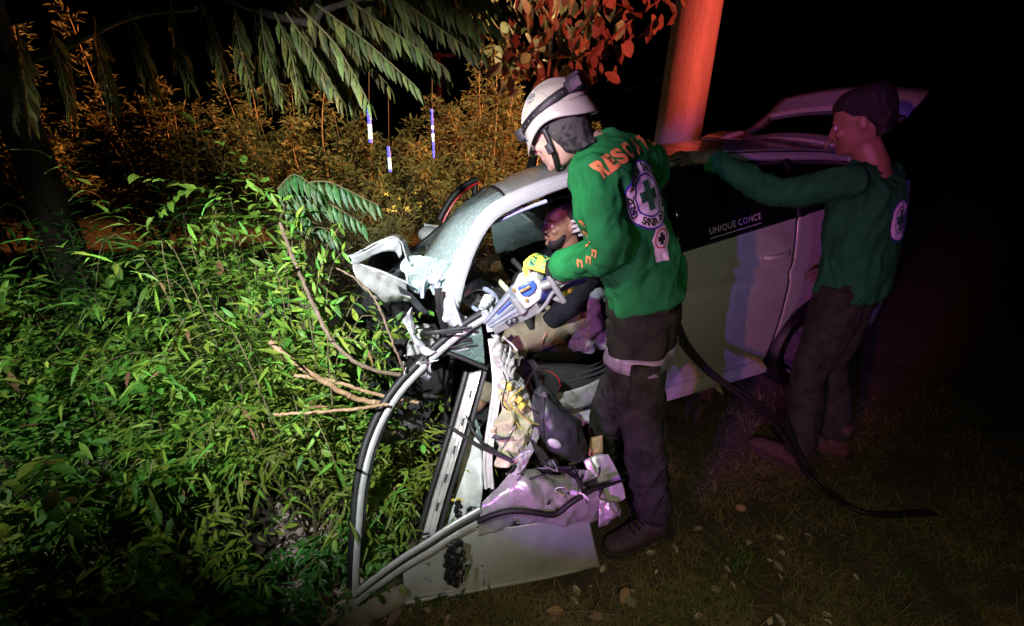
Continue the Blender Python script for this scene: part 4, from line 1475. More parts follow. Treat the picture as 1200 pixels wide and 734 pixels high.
q.ball(PY(650, 520, 1.41), (0.03, 0.012, 0.018), Matrix.Rotation(0.6, 3, 'Y'), 12, 8)
obj('clip', q, M['tool_white'], door)
ring_c = PN(634, 452, -.02)
q = MB()
q.tube([ring_c + V((0.085 * math.cos(t * .33 - .6), 0.0, 0.075 * math.sin(t * .33 - .6))) for t in range(7)], 0.006, 8)
obj('speaker_rim', q, M['red_lens'], door)
q = MB()
q.tube([ring_c + V((0, -0.01, 0)), ring_c + V((0, 0.04, 0))], [0.085, 0.06], 24, up=(0, 0, 1))
obj('speaker', q, M['black_plastic'], door)
# outer skin seen beneath the rail, with bright hem and mirror hole
q = MB()
ruled(q, [[PY(472, 668, 1.185), PY(500, 652, 1.215), PY(530, 634, 1.245), PY(562, 618, 1.275), PY(600, 618, 1.29), PY(640, 610, 1.32), PY(690, 606, 1.36)],
          [PY(473, 682, 1.175), PY(502, 672, 1.205), PY(532, 660, 1.235), PY(564, 650, 1.26), PY(602, 646, 1.275), PY(644, 640, 1.305), PY(695, 630, 1.345)],
          [PY(474, 695, 1.17), PY(504, 690, 1.195), PY(534, 684, 1.22), PY(566, 676, 1.245), PY(604, 670, 1.265), PY(646, 662, 1.295), PY(699, 649, 1.335)],
          [PY(475, 706, 1.168), PY(506, 700, 1.19), PY(536, 695, 1.212), PY(567, 689, 1.235), PY(606, 682, 1.258), PY(648, 674, 1.288), PY(702, 661, 1.33)]], 80, 34, 0.013, 3.5, 29)
skin = obj('outer_skin', q, M['paint'], door, solid=0.006)
q = MB()
q.tube(curve([PY(475, 707, 1.164), PY(506, 701, 1.186), PY(536, 696, 1.208), PY(567, 690, 1.231), PY(606, 683, 1.254), PY(648, 675, 1.284), PY(702, 662, 1.326)], 30), 0.0065, 8)
obj('skin_hem', q, M['chrome'], skin)
q = MB()
for k in range(26):
    t = k / 25
    c = PY(530 + 6 * math.sin(k * 2.1) + (3 if t < .3 else 0), 660 + 50 * (t - 0.5), 1.212 - 0.01 * rnd())
    q.box(c, 0.020 + 0.014 * rnd(), 0.012, 0.014 + 0.012 * rnd(), Matrix.Rotation(rnd() * 3, 3, V((rnd() - .5, 1, rnd() - .5))), 0.003)
for k in range(6):
    c = PY(537 + 5 * rnd(), 640 + 8 * k, 1.205)
    q.tube([c + V((0.012 * math.cos(t), 0, 0.016 * math.sin(t))) for t in [2 * math.pi * j / 12 for j in range(13)]], 0.003, 6, caps=False)
obj('mirror_motor', q, M['black_plastic'], skin)
q = MB()
for k in range(12):
    c = PY(537 + 6 * (rnd() - .5), 588 + 30 * k / 11, 1.30)
    q.box(c, 0.018, 0.014, 0.014, Matrix.Rotation(rnd() * 3, 3, V((rnd(), 1, rnd()))), 0.003)
obj('regulator', q, M['black_plastic'], door)
q = MB()
for k in range(3):
    q.box(PY(531 + 5 * k, 586 - k % 2, 1.285), 0.012, 0.008, 0.006, None, 0.002)
obj('regulator_clip', q, M['yellow_plastic'], door)
q = MB()
ruled(q, [[PY(545, 500, 1.62), PY(562, 500, 1.60)], [PY(538, 560, 1.50), PY(566, 560, 1.48)], [PY(520, 618, 1.40), PY(562, 598, 1.36)]], 12, 26, 0.008, 8, 30)
obj('inner_skin', q, M['tool_white'], door, solid=0.005, label='pale bare inside of the door behind the slotted rail')
# two stiff cables that stick out of the door
for pts in ([(517, 494, 1.50), (534, 505, 1.47), (556, 520, 1.43), (580, 531, 1.38), (600, 540, 1.35)], [(546, 487, 1.54), (553, 503, 1.50), (566, 519, 1.45), (584, 531, 1.39), (602, 541, 1.35)]):
    q = MB()
    q.tube(curve([PY(*p) for p in pts], 24), [0.003] * 4 + [0.0075] * 20, 8)
    obj('window_cable', q, M['rubber'], door)

# ripped strips and splinters hanging in the door
random.seed(77)
for k in range(30):
    u, v = (578 + 40 * rnd(), 400 + 130 * rnd()) if k < 15 else (600 + 110 * rnd(), 538 + 60 * rnd())
    Y = (1.60 - .0016 * (v - 400)) if k < 15 else 1.30 + .0007 * (u - 600)
    a = PY(u, v, Y)
    d = V((rnd() - .5, -.4 * rnd(), rnd() - .6)).normalized() * (.03 + .06 * rnd())
    e = V((rnd() - .5, rnd() - .5, rnd() - .5)).normalized() * (.008 + .018 * rnd())
    q = MB()
    ruled(q, [[a, a + d * .5 + e * .4, a + d], [a + e, a + e * 1.2 + d * .55, a + e * .3 + d * 1.05]], 9, 4, .010, 30, k)
    obj('torn_strip', q, (M['crushed'], M['primer'], M['white_plastic'], M['liner'], M['rubber'], M['sheer_film'])[k % 6], door, solid=.0025)
for k in range(6):
    a = PY(585 + 45 * rnd(), 420 + 80 * rnd(), 1.50)
    q = MB()
    q.tube(curve([a, a + rv_(.05) + V((0, -.03, -.04)), a + rv_(.06) + V((.03, -.03, -.12)), a + rv_(.05) + V((.05, 0, -.17))], 18), .0022 + .001 * rnd(), 6)
    obj('loose_wire', q, M['rubber'] if k % 3 else M['yellow_plastic'], door)

# ================================================================== HYDRAULIC RESCUE TOOL
tc_ = PY(612, 352, 1.52)
tool = thing('rescue_spreader', tc_, 'blue and silver hydraulic spreader held in the crushed door gap', 'rescue tool')
t0, t1 = PY(573, 381, 1.60), PY(612, 351, 1.525)
ta = (t1 - t0).normalized()
side = V((ta.z * -1, 0, ta.x)).normalized()      # across the tool, seen from the camera
dep = ta.cross(side).normalized()
if dep.y < 0:
    dep = -dep
for sg_, dz, nm in ((1, 0.0, 'upper'), (-1, 0.0, 'lower')):
    q = MB()
    a0 = t0 + side * sg_ * 0.012
    a1 = t1 + side * sg_ * 0.030
    rings = []
    for k in range(9):
        t = k / 8
        c = a0.lerp(a1, t)
        hw = 0.012 + 0.016 * t
        dp = 0.012 + 0.020 * t
        rings.append([c + side * (-hw) + dep * (-dp), c + side * (-hw * .45) - dep * (dp + .004), c + side * (-hw * .25) - dep * (dp - .004), c + side * (hw * .35) - dep * (dp - .004), c + side * (hw * .55) - dep * (dp + .004), c + side * hw - dep * dp, c + side * hw + dep * dp, c - side * hw + dep * dp])
    q.loft(rings)
    arm = obj('spreader_arm', q, M['alloy'], tool, bevel=0.002, angle=25)
    q = MB()
    c0, c1 = a0.lerp(a1, 0.45) - dep * 0.0215, a0.lerp(a1, 0.9) - dep * 0.030
    q.tube([c0, c1], [(0.004, 0.002)] * 2, 8, up=side)
    obj('blue_stripe', q, M['blue_tool'], arm)
    for k in range(4):
        q = MB()
        c = a0.lerp(a1, 0.1 + 0.07 * k) - dep * (0.018 + .002 * k)
        q.tube([c - side * 0.007, c + side * 0.007], 0.002, 6)
        obj('grip_tooth', q, M['bare'], arm)
# side plate with two bolts
q = MB()
pl = [PY(577, 386, 1.555), PY(580, 393, 1.555), PY(622, 373, 1.49), PY(634, 366, 1.48), (PY(628, 355, 1.48)), PY(613, 366, 1.49)]
q.prism(pl, dep * 0.03)
plate = obj('side_plate', q, M['tool_grey'], tool, bevel=0.003)
q = MB()
q.tube([PY(594, 379.5, 1.52), PY(606, 373.5, 1.504)], [(0.011, 0.006)] * 2, 12, up=side)
obj('bolt_recess', q, M['black_plastic'], plate)
for u, v in ((597, 378), (603, 375)):
    q = MB()
    p = PY(u, v, 1.503)
    q.tube([p - dep * 0.008, p + dep * 0.01], 0.0055, 12)
    obj('bolt', q, M['bare'], plate)
# white shell with blue inset, joint, motor body
q = MB()
sh_px = [(599, 338), (611, 331), (626, 325), (632, 331), (635, 343), (634, 352), (623, 360), (616, 364), (607, 353)]
q.prism([PY(u, v, 1.475) for u, v in sh_px], dep * 0.09)
shell = obj('tool_shell', q, M['tool_white'], tool, bevel=0.007)
q = MB()
q.prism([PY(u, v, 1.466) for u, v in [(606, 338), (615, 333), (624, 330), (629, 336), (626, 343), (619, 348), (611, 347)]], dep * 0.02)
inset = obj('blue_panel', q, M['blue_tool'], shell, bevel=0.003)
q = MB()
q.tube([PY(609, 342.5, 1.458), PY(621, 336, 1.458)], [(0.005, 0.004)] * 2, 8, up=side)
obj('name_plate', q, M['gold'], inset)
for u, v in ((617, 353), (602, 341)):
    q = MB()
    p = PY(u, v, 1.468)
    q.tube([p, p + dep * 0.02], 0.006, 10)
    obj('shell_bolt', q, M['gold'], shell)
q = MB()
q.tube([PY(602, 349, 1.50), PY(614, 366, 1.49)], 0.016, 14)
obj('pivot', q, M['tool_grey'], tool)
q = MB()
q.tube(curve([PY(626, 345, 1.52), PY(645, 336, 1.52), PY(662, 329, 1.53), PY(684, 322, 1.55)], 12), [0.038, 0.04, 0.04, 0.04, 0.038, 0.034, 0.032, 0.03, 0.03, 0.03, 0.03, 0.028], 18)
obj('cylinder', q, M['dark_blue'], tool)
q = MB()
q.tube(curve([PY(634, 336, 1.47), PY(648, 331, 1.47), PY(664, 326, 1.49), PY(690, 316, 1.53)], 12), [(0.016, 0.020)] * 12, 12)
obj('control_handle', q, M['tool_grey'], tool)
q = MB()
q.tube(curve([PY(643, 323, 1.455), PY(650, 336, 1.45), PY(661, 354, 1.45)], 10), 0.0105, 12)
gr = obj('carry_handle', q, M['tool_grey'], tool)
q = MB()
q.tube([PY(661.5, 354, 1.45), PY(656, 352, 1.47), PY(648, 349, 1.49)], 0.008, 8)
obj('handle_foot', q, M['tool_grey'], gr)
q = MB()
q.tube(curve([PY(684, 322, 1.50), PY(664, 331, 1.48), PY(648, 343, 1.47), PY(640, 356, 1.47), PY(630, 367, 1.48)], 20), 0.0065, 8)
obj('hose_loop', q, M['tool_grey'], tool)
# hydraulic hose down to the ground
hs = thing('hydraulic_hose', PZ(900, 505, 0.02), 'black hydraulic hose drooping past the dented car side', 'hose')
q = MB()
hp = [PY(690, 322, 1.55), PY(740, 335, 1.78), PY(770, 352, 1.88), PY(786, 373, 1.90), PY(800, 400, 1.90), PY(820, 425, 1.90), PY(845, 448, 1.88), PY(876, 470, 1.86), PY(910, 500, 1.85), PZ(950, 560, 0.02), PZ(1010, 600, 0.02), PZ(1090, 600, 0.02)]
q.tube(curve(hp, 70), 0.0115, 10)
obj('hose_body', q, M['rubber'], hs)
q = MB()
hp2 = [p + V((0.02, -0.01, 0.008 + 0.012 * math.sin(i))) for i, p in enumerate(hp)]
q.tube(curve(hp2, 70), 0.008, 10)
obj('second_line', q, M['rubber'], hs)
q = MB()
q.tube([PY(782, 368, 1.89), PY(790, 381, 1.89)], [0.021, 0.019], 12)
obj('coupling', q, M['black_plastic'], hs)

# ================================================================== PEOPLE


def frame(f, u):
    f = V(f).normalized()
    u = V(u)
    u = (u - f * u.dot(f)).normalized()
    return f, u.cross(f).normalized(), u          # forward, left, up


def hand(mb, wrist, d, palm, size=1.0, curl=(25, 30, 25), spread=4, thumb=1, thumb_out=0.75, fat=1.0, per=(1, 1, 1, 1)):
    """palm and five bent fingers; d = finger direction, palm = way the palm faces, thumb = side (+1/-1) along d x palm"""
    d = V(d).normalized()
    palm = V(palm)
    palm = (palm - d * palm.dot(d)).normalized()
    sd = d.cross(palm).normalized() * thumb
    w = V(wrist)
    S = size
    mb.tube([w - d * 0.03 * S, w, w + d * 0.03 * S, w + d * 0.065 * S, w + d * 0.094 * S],
            [(0.026 * S, 0.019 * S * fat), (0.027 * S, 0.018 * S * fat), (0.036 * S, 0.018 * S * fat), (0.042 * S, 0.016 * S * fat), (0.041 * S, 0.0125 * S * fat)], 14, up=sd)
    offs = (0.031, 0.011, -0.010, -0.029)
    lens = (0.072, 0.081, 0.075, 0.058)
    for k in range(4):
        dd = d.copy()
        dd.rotate(Quaternion(palm, R(-spread * (1.5 - k)) * thumb))
        axis = dd.cross(palm).normalized()
        p = w + d * (0.088 - 0.006 * abs(k - 1)) * S + sd * offs[k] * S
        pts, rad = [p], [0.0095 * S * fat]
        ang = 0
        for j, (fr, c) in enumerate(zip((0.45, 0.31, 0.24), curl)):
            ang += c * per[k]
            t = dd.copy()
            t.rotate(Quaternion(axis, R(ang)))
            p = p + t * lens[k] * fr * S
            pts.append(p)
            rad.append((0.0088, 0.008, 0.0062)[j] * S * fat)
        mb.tube(pts, rad, 10)
        mb.ball(pts[-1], rad[-1] * 0.98, None, 8, 6)
    p = w + d * 0.018 * S + sd * 0.026 * S
    t = (d * 0.55 + sd * thumb_out + palm * 0.35).normalized()
    pts = [p, p + t * 0.040 * S]
    t2 = (d * 0.8 + sd * thumb_out * 0.45 + palm * 0.5).normalized()
    pts.append(pts[-1] + t2 * 0.032 * S)
    pts.append(pts[-1] + (t2 + palm * 0.3).normalized() * 0.024 * S)
    mb.tube(pts, [0.015 * S * fat, 0.0115 * S * fat, 0.0098 * S * fat, 0.0075 * S * fat], 10)
    mb.ball(pts[-1], 0.0075 * S * fat, None, 8, 6)


def head(mb, c, f, u, sc=1.0, beard=0):
    """a head with brow, nose, lips, chin and ears about its centre"""
    F, Lf, Up = frame(f, u)

    def P(x, y, z):
        return V(c) + (F * x + Lf * y + Up * z) * sc
    sec = [(.127, .005, -.035, .02), (.121, .04, -.07, .048), (.105, .070, -.094, .064), (.075, .090, -.107, .075), (.045, .097, -.110, .079), (.022, .100, -.109, .079),
           (.008, .095, -.106, .078), (-.010, .093, -.100, .077), (-.030, .094, -.090, .074), (-.050, .095, -.078, .069), (-.066, .095, -.066, .064), (-.082, .092, -.05, .057),
           (-.098, .092, -.03, .047), (-.112, .085, -.005, .034), (-.118, .07, .02, .022)]
    rings = []
    for z, xf, xb, w in sec:
        r_ = []
        cx, a = (xf + xb) / 2, (xf - xb) / 2
        for k in range(28):
            th = 2 * math.pi * k / 28
            co, si = math.cos(th), math.sin(th)
            r_.append(P(cx + a * math.copysign(abs(co) ** 0.85, co), w * math.copysign(abs(si) ** 0.85, si), z))
        rings.append(r_)
    mb.loft(rings)
    # nose
    mb.tube([P(.094, 0, .018), P(.104, 0, .0), P(.115, 0, -.018), P(.118, 0, -.030), P(.098, 0, -.038)], [(.006 * sc, .008 * sc), (.009 * sc, .010 * sc), (.012 * sc, .011 * sc), (.015 * sc, .010 * sc), (.012 * sc, .008 * sc)], 10, up=Lf)
    for s in (1, -1):
        mb.ball(P(.103, .013 * s, -.031), .0095 * sc, None, 8, 6)
        mb.ball(P(.084, .036 * s, .024), (.016 * sc, .024 * sc, .008 * sc), Matrix((F, Lf, Up)).transposed(), 10, 6)
        mb.ball(P(.074, .046 * s, -.026), (.022 * sc, .02 * sc, .018 * sc), Matrix((F, Lf, Up)).transposed(), 10, 8)
        mb.ball(P(-.012, .080 * s, -.008), (.018 * sc, .009 * sc, .030 * sc), Matrix((F, Lf, Up)).transposed(), 10, 8)
    mb.tube([P(.094, .024, -.060), P(.102, .01, -.056), P(.104, 0, -.058), P(.102, -.01, -.056), P(.094, -.024, -.060)], [.004 * sc, .006 * sc, .0065 * sc, .006 * sc, .004 * sc], 8)
    mb.tube([P(.093, .022, -.068), P(.101, .008, -.070), P(.101, -.008, -.070), P(.093, -.022, -.068)], [.004 * sc, .007 * sc, .007 * sc, .004 * sc], 8)
    mb.ball(P(.088, 0, -.098), .017 * sc, None, 10, 8)
    return P


def eyes(P, sc, parent, m):
    for s in (1, -1):
        q = MB()
        q.ball(P(.083, .034 * s, .004), .0125 * sc)
        e = obj('eye', q, M['eye'], parent)
        q = MB()
        q.ball(P(.0925, .034 * s, .003), .0055 * sc, None, 8, 6)
        obj('pupil', q, M['hair'], e)
        q = MB()
        q.tube([P(.081, .050 * s, .012), P(.094, .034 * s, .0135), P(.090, .020 * s, .010)], .0042 * sc, 8)
        obj('eyelid', q, m, e)


# ------------------------------------------------ the rescuer in front
p1 = thing('person', (0.50, 1.47, 0), 'rescuer in white helmet and green RESCATE shirt bending over the car', 'person')
hc = PY(656, 150, 1.50)
HF, HU = V((-0.74, 0.40, -0.50)), V((-0.42, 0.2, 0.88))
HS = 0.88
neck0 = V((0.258, 1.50, 1.575))
shL, shR = V((0.240, 1.36, 1.49)), V((0.455, 1.645, 1.515))
elL = PY(716, 297, 1.31)
wrL = PY(650, 315, 1.475)
elR, wrR = V((0.40, 1.86, 1.20)), PY(682, 318, 1.66)
hipC = V((0.475, 1.51, 1.0))
hL, hR = V((0.405, 1.425, 0.97)), V((0.545, 1.585, 0.97))
knL, knR = V((0.495, 1.40, 0.53)), V((0.42, 1.70, 0.53))
anL, anR = V((0.600, 1.475, 0.115)), V((0.43, 1.80, 0.115))
b = MB()
P1 = head(b, hc, HF, HU, HS)
b.tube([hc + V((0.03, 0, -0.03)), hc.lerp(neck0, 0.55) + V((0, 0, -0.01)), neck0, neck0 + V((0.03, 0, -0.06))], [0.055, 0.054, 0.06, 0.08], 14)
b.tube([neck0 + V((0.02, 0, -0.03)), V((0.35, 1.5, 1.40)), V((0.43, 1.5, 1.2)), V((0.47, 1.51, 1.02)), V((0.475, 1.51, 0.94))], [(0.08, 0.07), (0.14, 0.09), (0.125, 0.085), (0.105, 0.07), (0.09, 0.06)], 16, up=V((-0.6, -0.8, 0)))
for a, e, w in ((shL, elL, wrL), (shR, elR, wrR)):
    b.tube([V((0.33, 1.5, 1.44)), a, a.lerp(e, 0.5), e, e.lerp(w, 0.5), w], [0.05, 0.052, 0.044, 0.037, 0.034, 0.026], 12)
hand(b, wrL, (-0.72, 0.5, 0.15), (-0.2, 0.35, -0.9), 0.95, (55, 60, 45), 2, -1)
hand(b, wrR, (-0.8, -0.2, -0.2), (0, -0.3, -0.9), 0.95, (50, 55, 40), 2, 1)
for h_, k_, a_ in ((hL, knL, anL), (hR, knR, anR)):
    b.tube([h_ + V((0, 0, 0.05)), h_.lerp(k_, 0.4), k_, k_.lerp(a_, 0.35), a_], [0.045, 0.052, 0.044, 0.044, 0.036], 12)
    b.tube([a_, a_ + V((0.02, 0.02, -0.06)), a_ + V((-0.10, -0.03, -0.075)), a_ + V((-0.19, -0.06, -0.085))], [0.04, 0.045, 0.036, 0.025], 10)
obj('body', fused(b, 0.006, 3), M['skin'], p1)
eyes(P1, HS, p1, M['skin'])
q = MB()
q.tube([P1(.0955, .024, -.064), P1(.104, .008, -.063), P1(.104, -.008, -.063), P1(.0955, -.024, -.064)], [.003, .0055, .0055, .003], 8)
obj('lips', q, M['lips'], p1)
# shirt
s_ = MB()
SH = V((-0.6, -0.8, 0))
s_.tube([shL + V((0.01, 0, 0.0)), neck0 + V((0.03, 0, -0.03)), shR + V((0.0, 0, 0.0))], [(0.07, 0.09), (0.085, 0.10), (0.07, 0.09)], 16, up=(0, 0, 1))
s_.tube([neck0 + V((0.00, 0, 0.012)), neck0 + V((0.02, 0, -0.035)), V((0.310, 1.50, 1.50)), V((0.355, 1.50, 1.38)), V((0.41, 1.50, 1.26)), V((0.455, 1.505, 1.16)), V((0.470, 1.51, 1.10))],
        [(0.066, 0.066), (0.10, 0.085), (0.175, 0.112), (0.178, 0.124), (0.165, 0.122), (0.160, 0.120), (0.164, 0.122)], 22, up=SH)
s_.tube([V((0.345, 1.5, 1.46)), shL + V((0, 0, 0.005)), shL.lerp(elL, 0.35), shL.lerp(elL, 0.7), elL, elL.lerp(wrL, 0.3), elL.lerp(wrL, 0.65), elL.lerp(wrL, 0.93)], [0.075, 0.078, 0.070, 0.064, 0.058, 0.052, 0.045, 0.038], 14)
s_.tube([V((0.36, 1.5, 1.45)), shR, shR.lerp(elR, 0.35), shR.lerp(elR, 0.7), elR, elR.lerp(wrR, 0.3), elR.lerp(wrR, 0.65), elR.lerp(wrR, 0.93)], [0.075, 0.078, 0.070, 0.064, 0.058, 0.052, 0.045, 0.038], 14)
shirt_mb = fused(s_, 0.0065, 6, 0.024, 15, (0.45, 0.0, 1), 3, ((V((0.45, 1.43, 1.39)), 0.12), (V((0.36, 1.42, 1.53)), 0.11)))
shirt = obj('shirt', shirt_mb, M['shirt'], p1, angle=180)
sb = bvh_of(shirt_mb)
q = MB()
q.tube([neck0 + V((0.004, 0, 0.018)) + (SH * math.cos(t) + V((0.8, -0.6, 0)) * math.sin(t)) * 0.064 for t in [2 * math.pi * k / 24 for k in range(25)]], [(0.012, 0.006)] * 25, 8, up=(0, 0, 1), caps=False)
obj('collar', q, M['shirt_dark'], shirt)


def hit(u, v):
    h = sb.ray_cast(V((0, 0, CAM_H)), ray(u, v).normalized())
    return (h[0], h[1]) if h[0] is not None else (None, None)


# shoulder lettering
lp_ = [(705, 199), (716, 191), (727, 184), (737, 177.5), (746, 172), (754, 168), (760, 166)]
hh = [hit(*q_) for q_ in lp_]
ok_ = [k for k in range(7) if hh[k][0] is not None]
for n_, k in enumerate(ok_):
    k0, k1 = ok_[max(n_ - 1, 0)], ok_[min(n_ + 1, len(ok_) - 1)]
    U = (hh[k1][0] - hh[k0][0])
    gap = U.length / max(1, k1 - k0)
    N_ = hh[k][1] + hh[k0][1] + hh[k1][1]
    cv, cf = text_shape('RESCATE'[k], 1.0, 0.05)
    wd_ = max(x for x, y in cv) - min(x for x, y in cv)
    sx = min(gap, 0.05) * 0.86 / wd_
    part = press([(x * sx, y * 0.068) for x, y in cv], cf, sb, hh[k][0], U.normalized(), N_, 0.003)
    if part.f:
        obj('letter', part, M['orange_print'], shirt, smooth=False)
# round badge on the back
bc, nb = hit(760, 229)
if bc is not None:
    N_ = V((0.78, -0.62, 0.08)).normalized()
    U = V((0.62, 0.78, 0.0)).normalized()
    UU = (U + V((0, 0, 0.12))).normalized()
    RB = 0.098
    for nm, sh_, mm, lf in (('badge_disc', disc(0, RB), 'badge_white', 0.002), ('badge_rim', disc(RB * 0.965, RB * 1.03), 'badge_blue', 0.0028), ('badge_ring', disc(RB * 0.60, RB * 0.655), 'badge_blue', 0.0028),
                            ('badge_cross', cross_shape(RB * 0.44, RB * 0.15), 'badge_green', 0.0030),
                            ('badge_lettering', arc_text('CRUZ VERDE SALVADORE\u00d1A', RB * 0.81, 0.031, 212, -32), 'trousers', 0.0036),
                            ('badge_place', arc_text('SANTA ANA', RB * 0.81, 0.031, 236, 304, True), 'trousers', 0.0036),
                            ('badge_dot', ([(x - RB * 0.74, y - RB * 0.36) for x, y in disc(0, 0.006)[0]], disc(0, 0.006)[1]), 'badge_blue', 0.0034)):
        obj(nm, press(sh_[0], sh_[1], sb, bc, UU, N_, lf, 0.010), M[mm], shirt, smooth=False)
# a smaller patch below it
pc_, np_ = hit(775, 285)
if pc_ is not None:
    N_ = (np_ + V((0.3, -0.5, 0))).normalized()
    U = V((0.62, 0.78, 0.05))
    RB = 0.044
    obj('patch', press([(-.032, -.055), (.032, -.06), (.036, -.01), (.045, .02), (.02, .06), (-.02, .06), (-.042, .015), (-.03, -.01)], [(0, 1, 2, 3, 4, 5, 6, 7)], sb, pc_, U, N_, 0.0022), M['badge_white'], shirt, smooth=False)
    obj('patch_ring', press(*disc(.026, .031), sb, pc_ + V((0, 0, .014)), U, N_, 0.003), M['badge_red'], shirt, smooth=False)
    obj('patch_emblem', press(*cross_shape(.018, .008), sb, pc_ + V((0, 0, .014)), U, N_, 0.003), M['trousers'], shirt, smooth=False)
# printed marks down the sleeve
for k, (u, v) in enumerate(((683, 262), (687, 274), (691, 286), (697, 297), (690, 305), (680, 309))):
    a, na = hit(u, v)
    if a is not None:
        obj('sleeve_print', press([(-.011, -.012), (.011, -.012), (.011, -.005), (-.004, -.005), (-.004, .005), (.011, .005), (.011, .012), (-.011, .012)], [(0, 1, 2, 3), (0, 3, 4, 7), (4, 5, 6, 7)], sb, a, V((0.3, 0.1, -1)).normalized(), na, 0.0025), M['orange_print'], shirt, smooth=False)
# trousers with thigh band and pocket
t_ = MB()
t_.tube([V((0.462, 1.51, 1.16)), V((0.472, 1.51, 1.06)), V((0.475, 1.51, 0.90))], [(0.118, 0.085), (0.150, 0.112), (0.14, 0.11)], 18, up=SH)
t_.tube([hL + V((0.02, 0.02, 0.05)), hL.lerp(knL, 0.3), hL.lerp(knL, 0.65), knL, knL.lerp(anL, 0.35), knL.lerp(anL, 0.7), anL.lerp(knL, 0.05)], [0.096, 0.092, 0.081, 0.071, 0.072, 0.066, 0.060], 16)
t_.tube([hR + V((-0.02, -0.02, 0.05)), hR.lerp(knR, 0.3), hR.lerp(knR, 0.65), knR, knR.lerp(anR, 0.35), knR.lerp(anR, 0.7), anR.lerp(knR, 0.05)], [0.096, 0.092, 0.081, 0.071, 0.072, 0.066, 0.060], 16)
tr_mb = fused(t_, 0.007, 5, 0.020, 15, (0.4, 0.3, 0.7), 8)
trs = obj('trousers', tr_mb, M['trousers'], p1, angle=180)
trb = bvh_of(tr_mb)


def band(bv, u0, u1, vt0, vt1, vb0, vb1, lift, k=14, j=5):
    mb = MB()
    pts = []
    for r__ in range(j):
        for i in range(k):
            u = u0 + (u1 - u0) * i / (k - 1)
            vt = vt0 + (vt1 - vt0) * i / (k - 1)
            vb = vb0 + (vb1 - vb0) * i / (k - 1)
            v = vt + (vb - vt) * r__ / (j - 1)
            h = bv.ray_cast(V((0, 0, CAM_H)), ray(u, v).normalized())
            pts.append(None if h[0] is None else h[0] + (h[1] if h[1].y < 0 else -h[1]) * lift)
    vs, ix = [], {}
    for n_, p in enumerate(pts):
        if p is not None:
            ix[n_] = len(vs)
            vs.append(p)
    fs = []
    for r__ in range(j - 1):
        for i in range(k - 1):
            qd = (r__ * k + i, r__ * k + i + 1, (r__ + 1) * k + i + 1, (r__ + 1) * k + i)
            if all(x in ix for x in qd):
                fs.append(tuple(ix[x] for x in qd))
    mb.add(vs, fs)
    return mb


# bands wrap the thigh and the waist as real loops of tape
def loop_band(bv, c, ax_, r0, hgt, lift, k=48, span=(0, 360)):
    ax_ = V(ax_).normalized()
    e1 = ax_.orthogonal().normalized()
    e2 = ax_.cross(e1)
    rings = []
    for i in range(k + 1):
        th = R(span[0] + (span[1] - span[0]) * i / k)
        d = e1 * math.cos(th) + e2 * math.sin(th)
        row = []
        for j in range(4):
            o_ = V(c) + ax_ * hgt * (j / 3 - 0.5)
            h = bv.ray_cast(o_ + d * r0, -d, r0)
            row.append((h[0] if h[0] is not None else o_ + d * r0 * 0.6) + d * lift)
        rings.append(row)
    mb = MB()
    mb.loft(rings, caps=False, closed=False)
    return mb


obj('thigh_band', loop_band(trb, hL.lerp(knL, 0.14) + V((0.03, 0.02, 0)), (0.05, 0.05, -1), 0.16, 0.052, 0.006), M['reflective'], trs, solid=0.003)
obj('shirt_tail', loop_band(trb, V((0.474, 1.51, 1.055)), (0, 0, 1), 0.26, 0.05, 0.010), M['trousers'], trs, solid=0.004)
q = MB()
pk = knL.lerp(hL, 0.72) + V((0.01, -0.083, 0))
q.box(pk, 0.10, 0.035, 0.14, Matrix.Rotation(0.2, 3, 'Z'), 0.012)
obj('pocket', q, M['trousers'], trs)
# boots


def boot(a_, toe):
    d = V(toe).normalized()
    mb = MB()
    mb.tube([a_ + V((0, 0, 0.10)), a_ + V((0, 0, 0.03)), a_ + V((0, 0, -0.03)) + d * 0.0], [0.058, 0.058, 0.06], 16)
    mb.tube([a_ - d * 0.075 + V((0, 0, -0.075)), a_ - d * 0.03 + V((0, 0, -0.055)), a_ + d * 0.05 + V((0, 0, -0.05)), a_ + d * 0.13 + V((0, 0, -0.068)), a_ + d * 0.20 + V((0, 0, -0.078)), a_ + d * 0.225 + V((0, 0, -0.085))],
            [(0.03, 0.03), (0.046, 0.05), (0.048, 0.053), (0.051, 0.037), (0.044, 0.028), (0.024, 0.018)], 16, up=d.cross(V((0, 0, 1))))
    bt = obj('boot', fused(mb, 0.006, 3, 0.004, 20, (0, 0, 1), 2), M['boot'], p1, angle=180)
    mb = MB()
    sd = d.cross(V((0, 0, 1)))
    out = []
    for t, w in ((-0.10, .022), (-0.085, .04), (-0.03, .046), (0.05, .046), (0.12, .053), (0.18, .047), (0.225, .03), (0.238, .01)):
        out.append((t, w))
    poly = [a_ + d * t + sd * w + V((0, 0, -0.116)) for t, w in out] + [a_ + d * t - sd * w + V((0, 0, -0.116)) for t, w in out[::-1]]
    mb.prism(poly, V((0, 0, 0.026)))
    obj('sole', mb, M['sole'], bt, bevel=0.005)
    for k in range(5):
        mb = MB()
        c = a_ + d * (0.055 + 0.018 * k) + V((0, 0, 0.03 - 0.018 * k))
        mb.tube([c + sd * 0.03, c + d * 0.008 + V((0, 0, 0.006)), c - sd * 0.03], 0.0035, 6)
        obj('lace', mb, M['black_cloth'], bt)
    return bt


boot(anL, (-0.93, -0.33, 0))
boot(anR, (-0.9, 0.1, 0))
# helmet, built about the head's own axes
F_, L_, U_ = frame(HF, HU)


def HP(x, y, z):
    return hc + (F_ * x + L_ * y + U_ * z) * HS


q = MB()


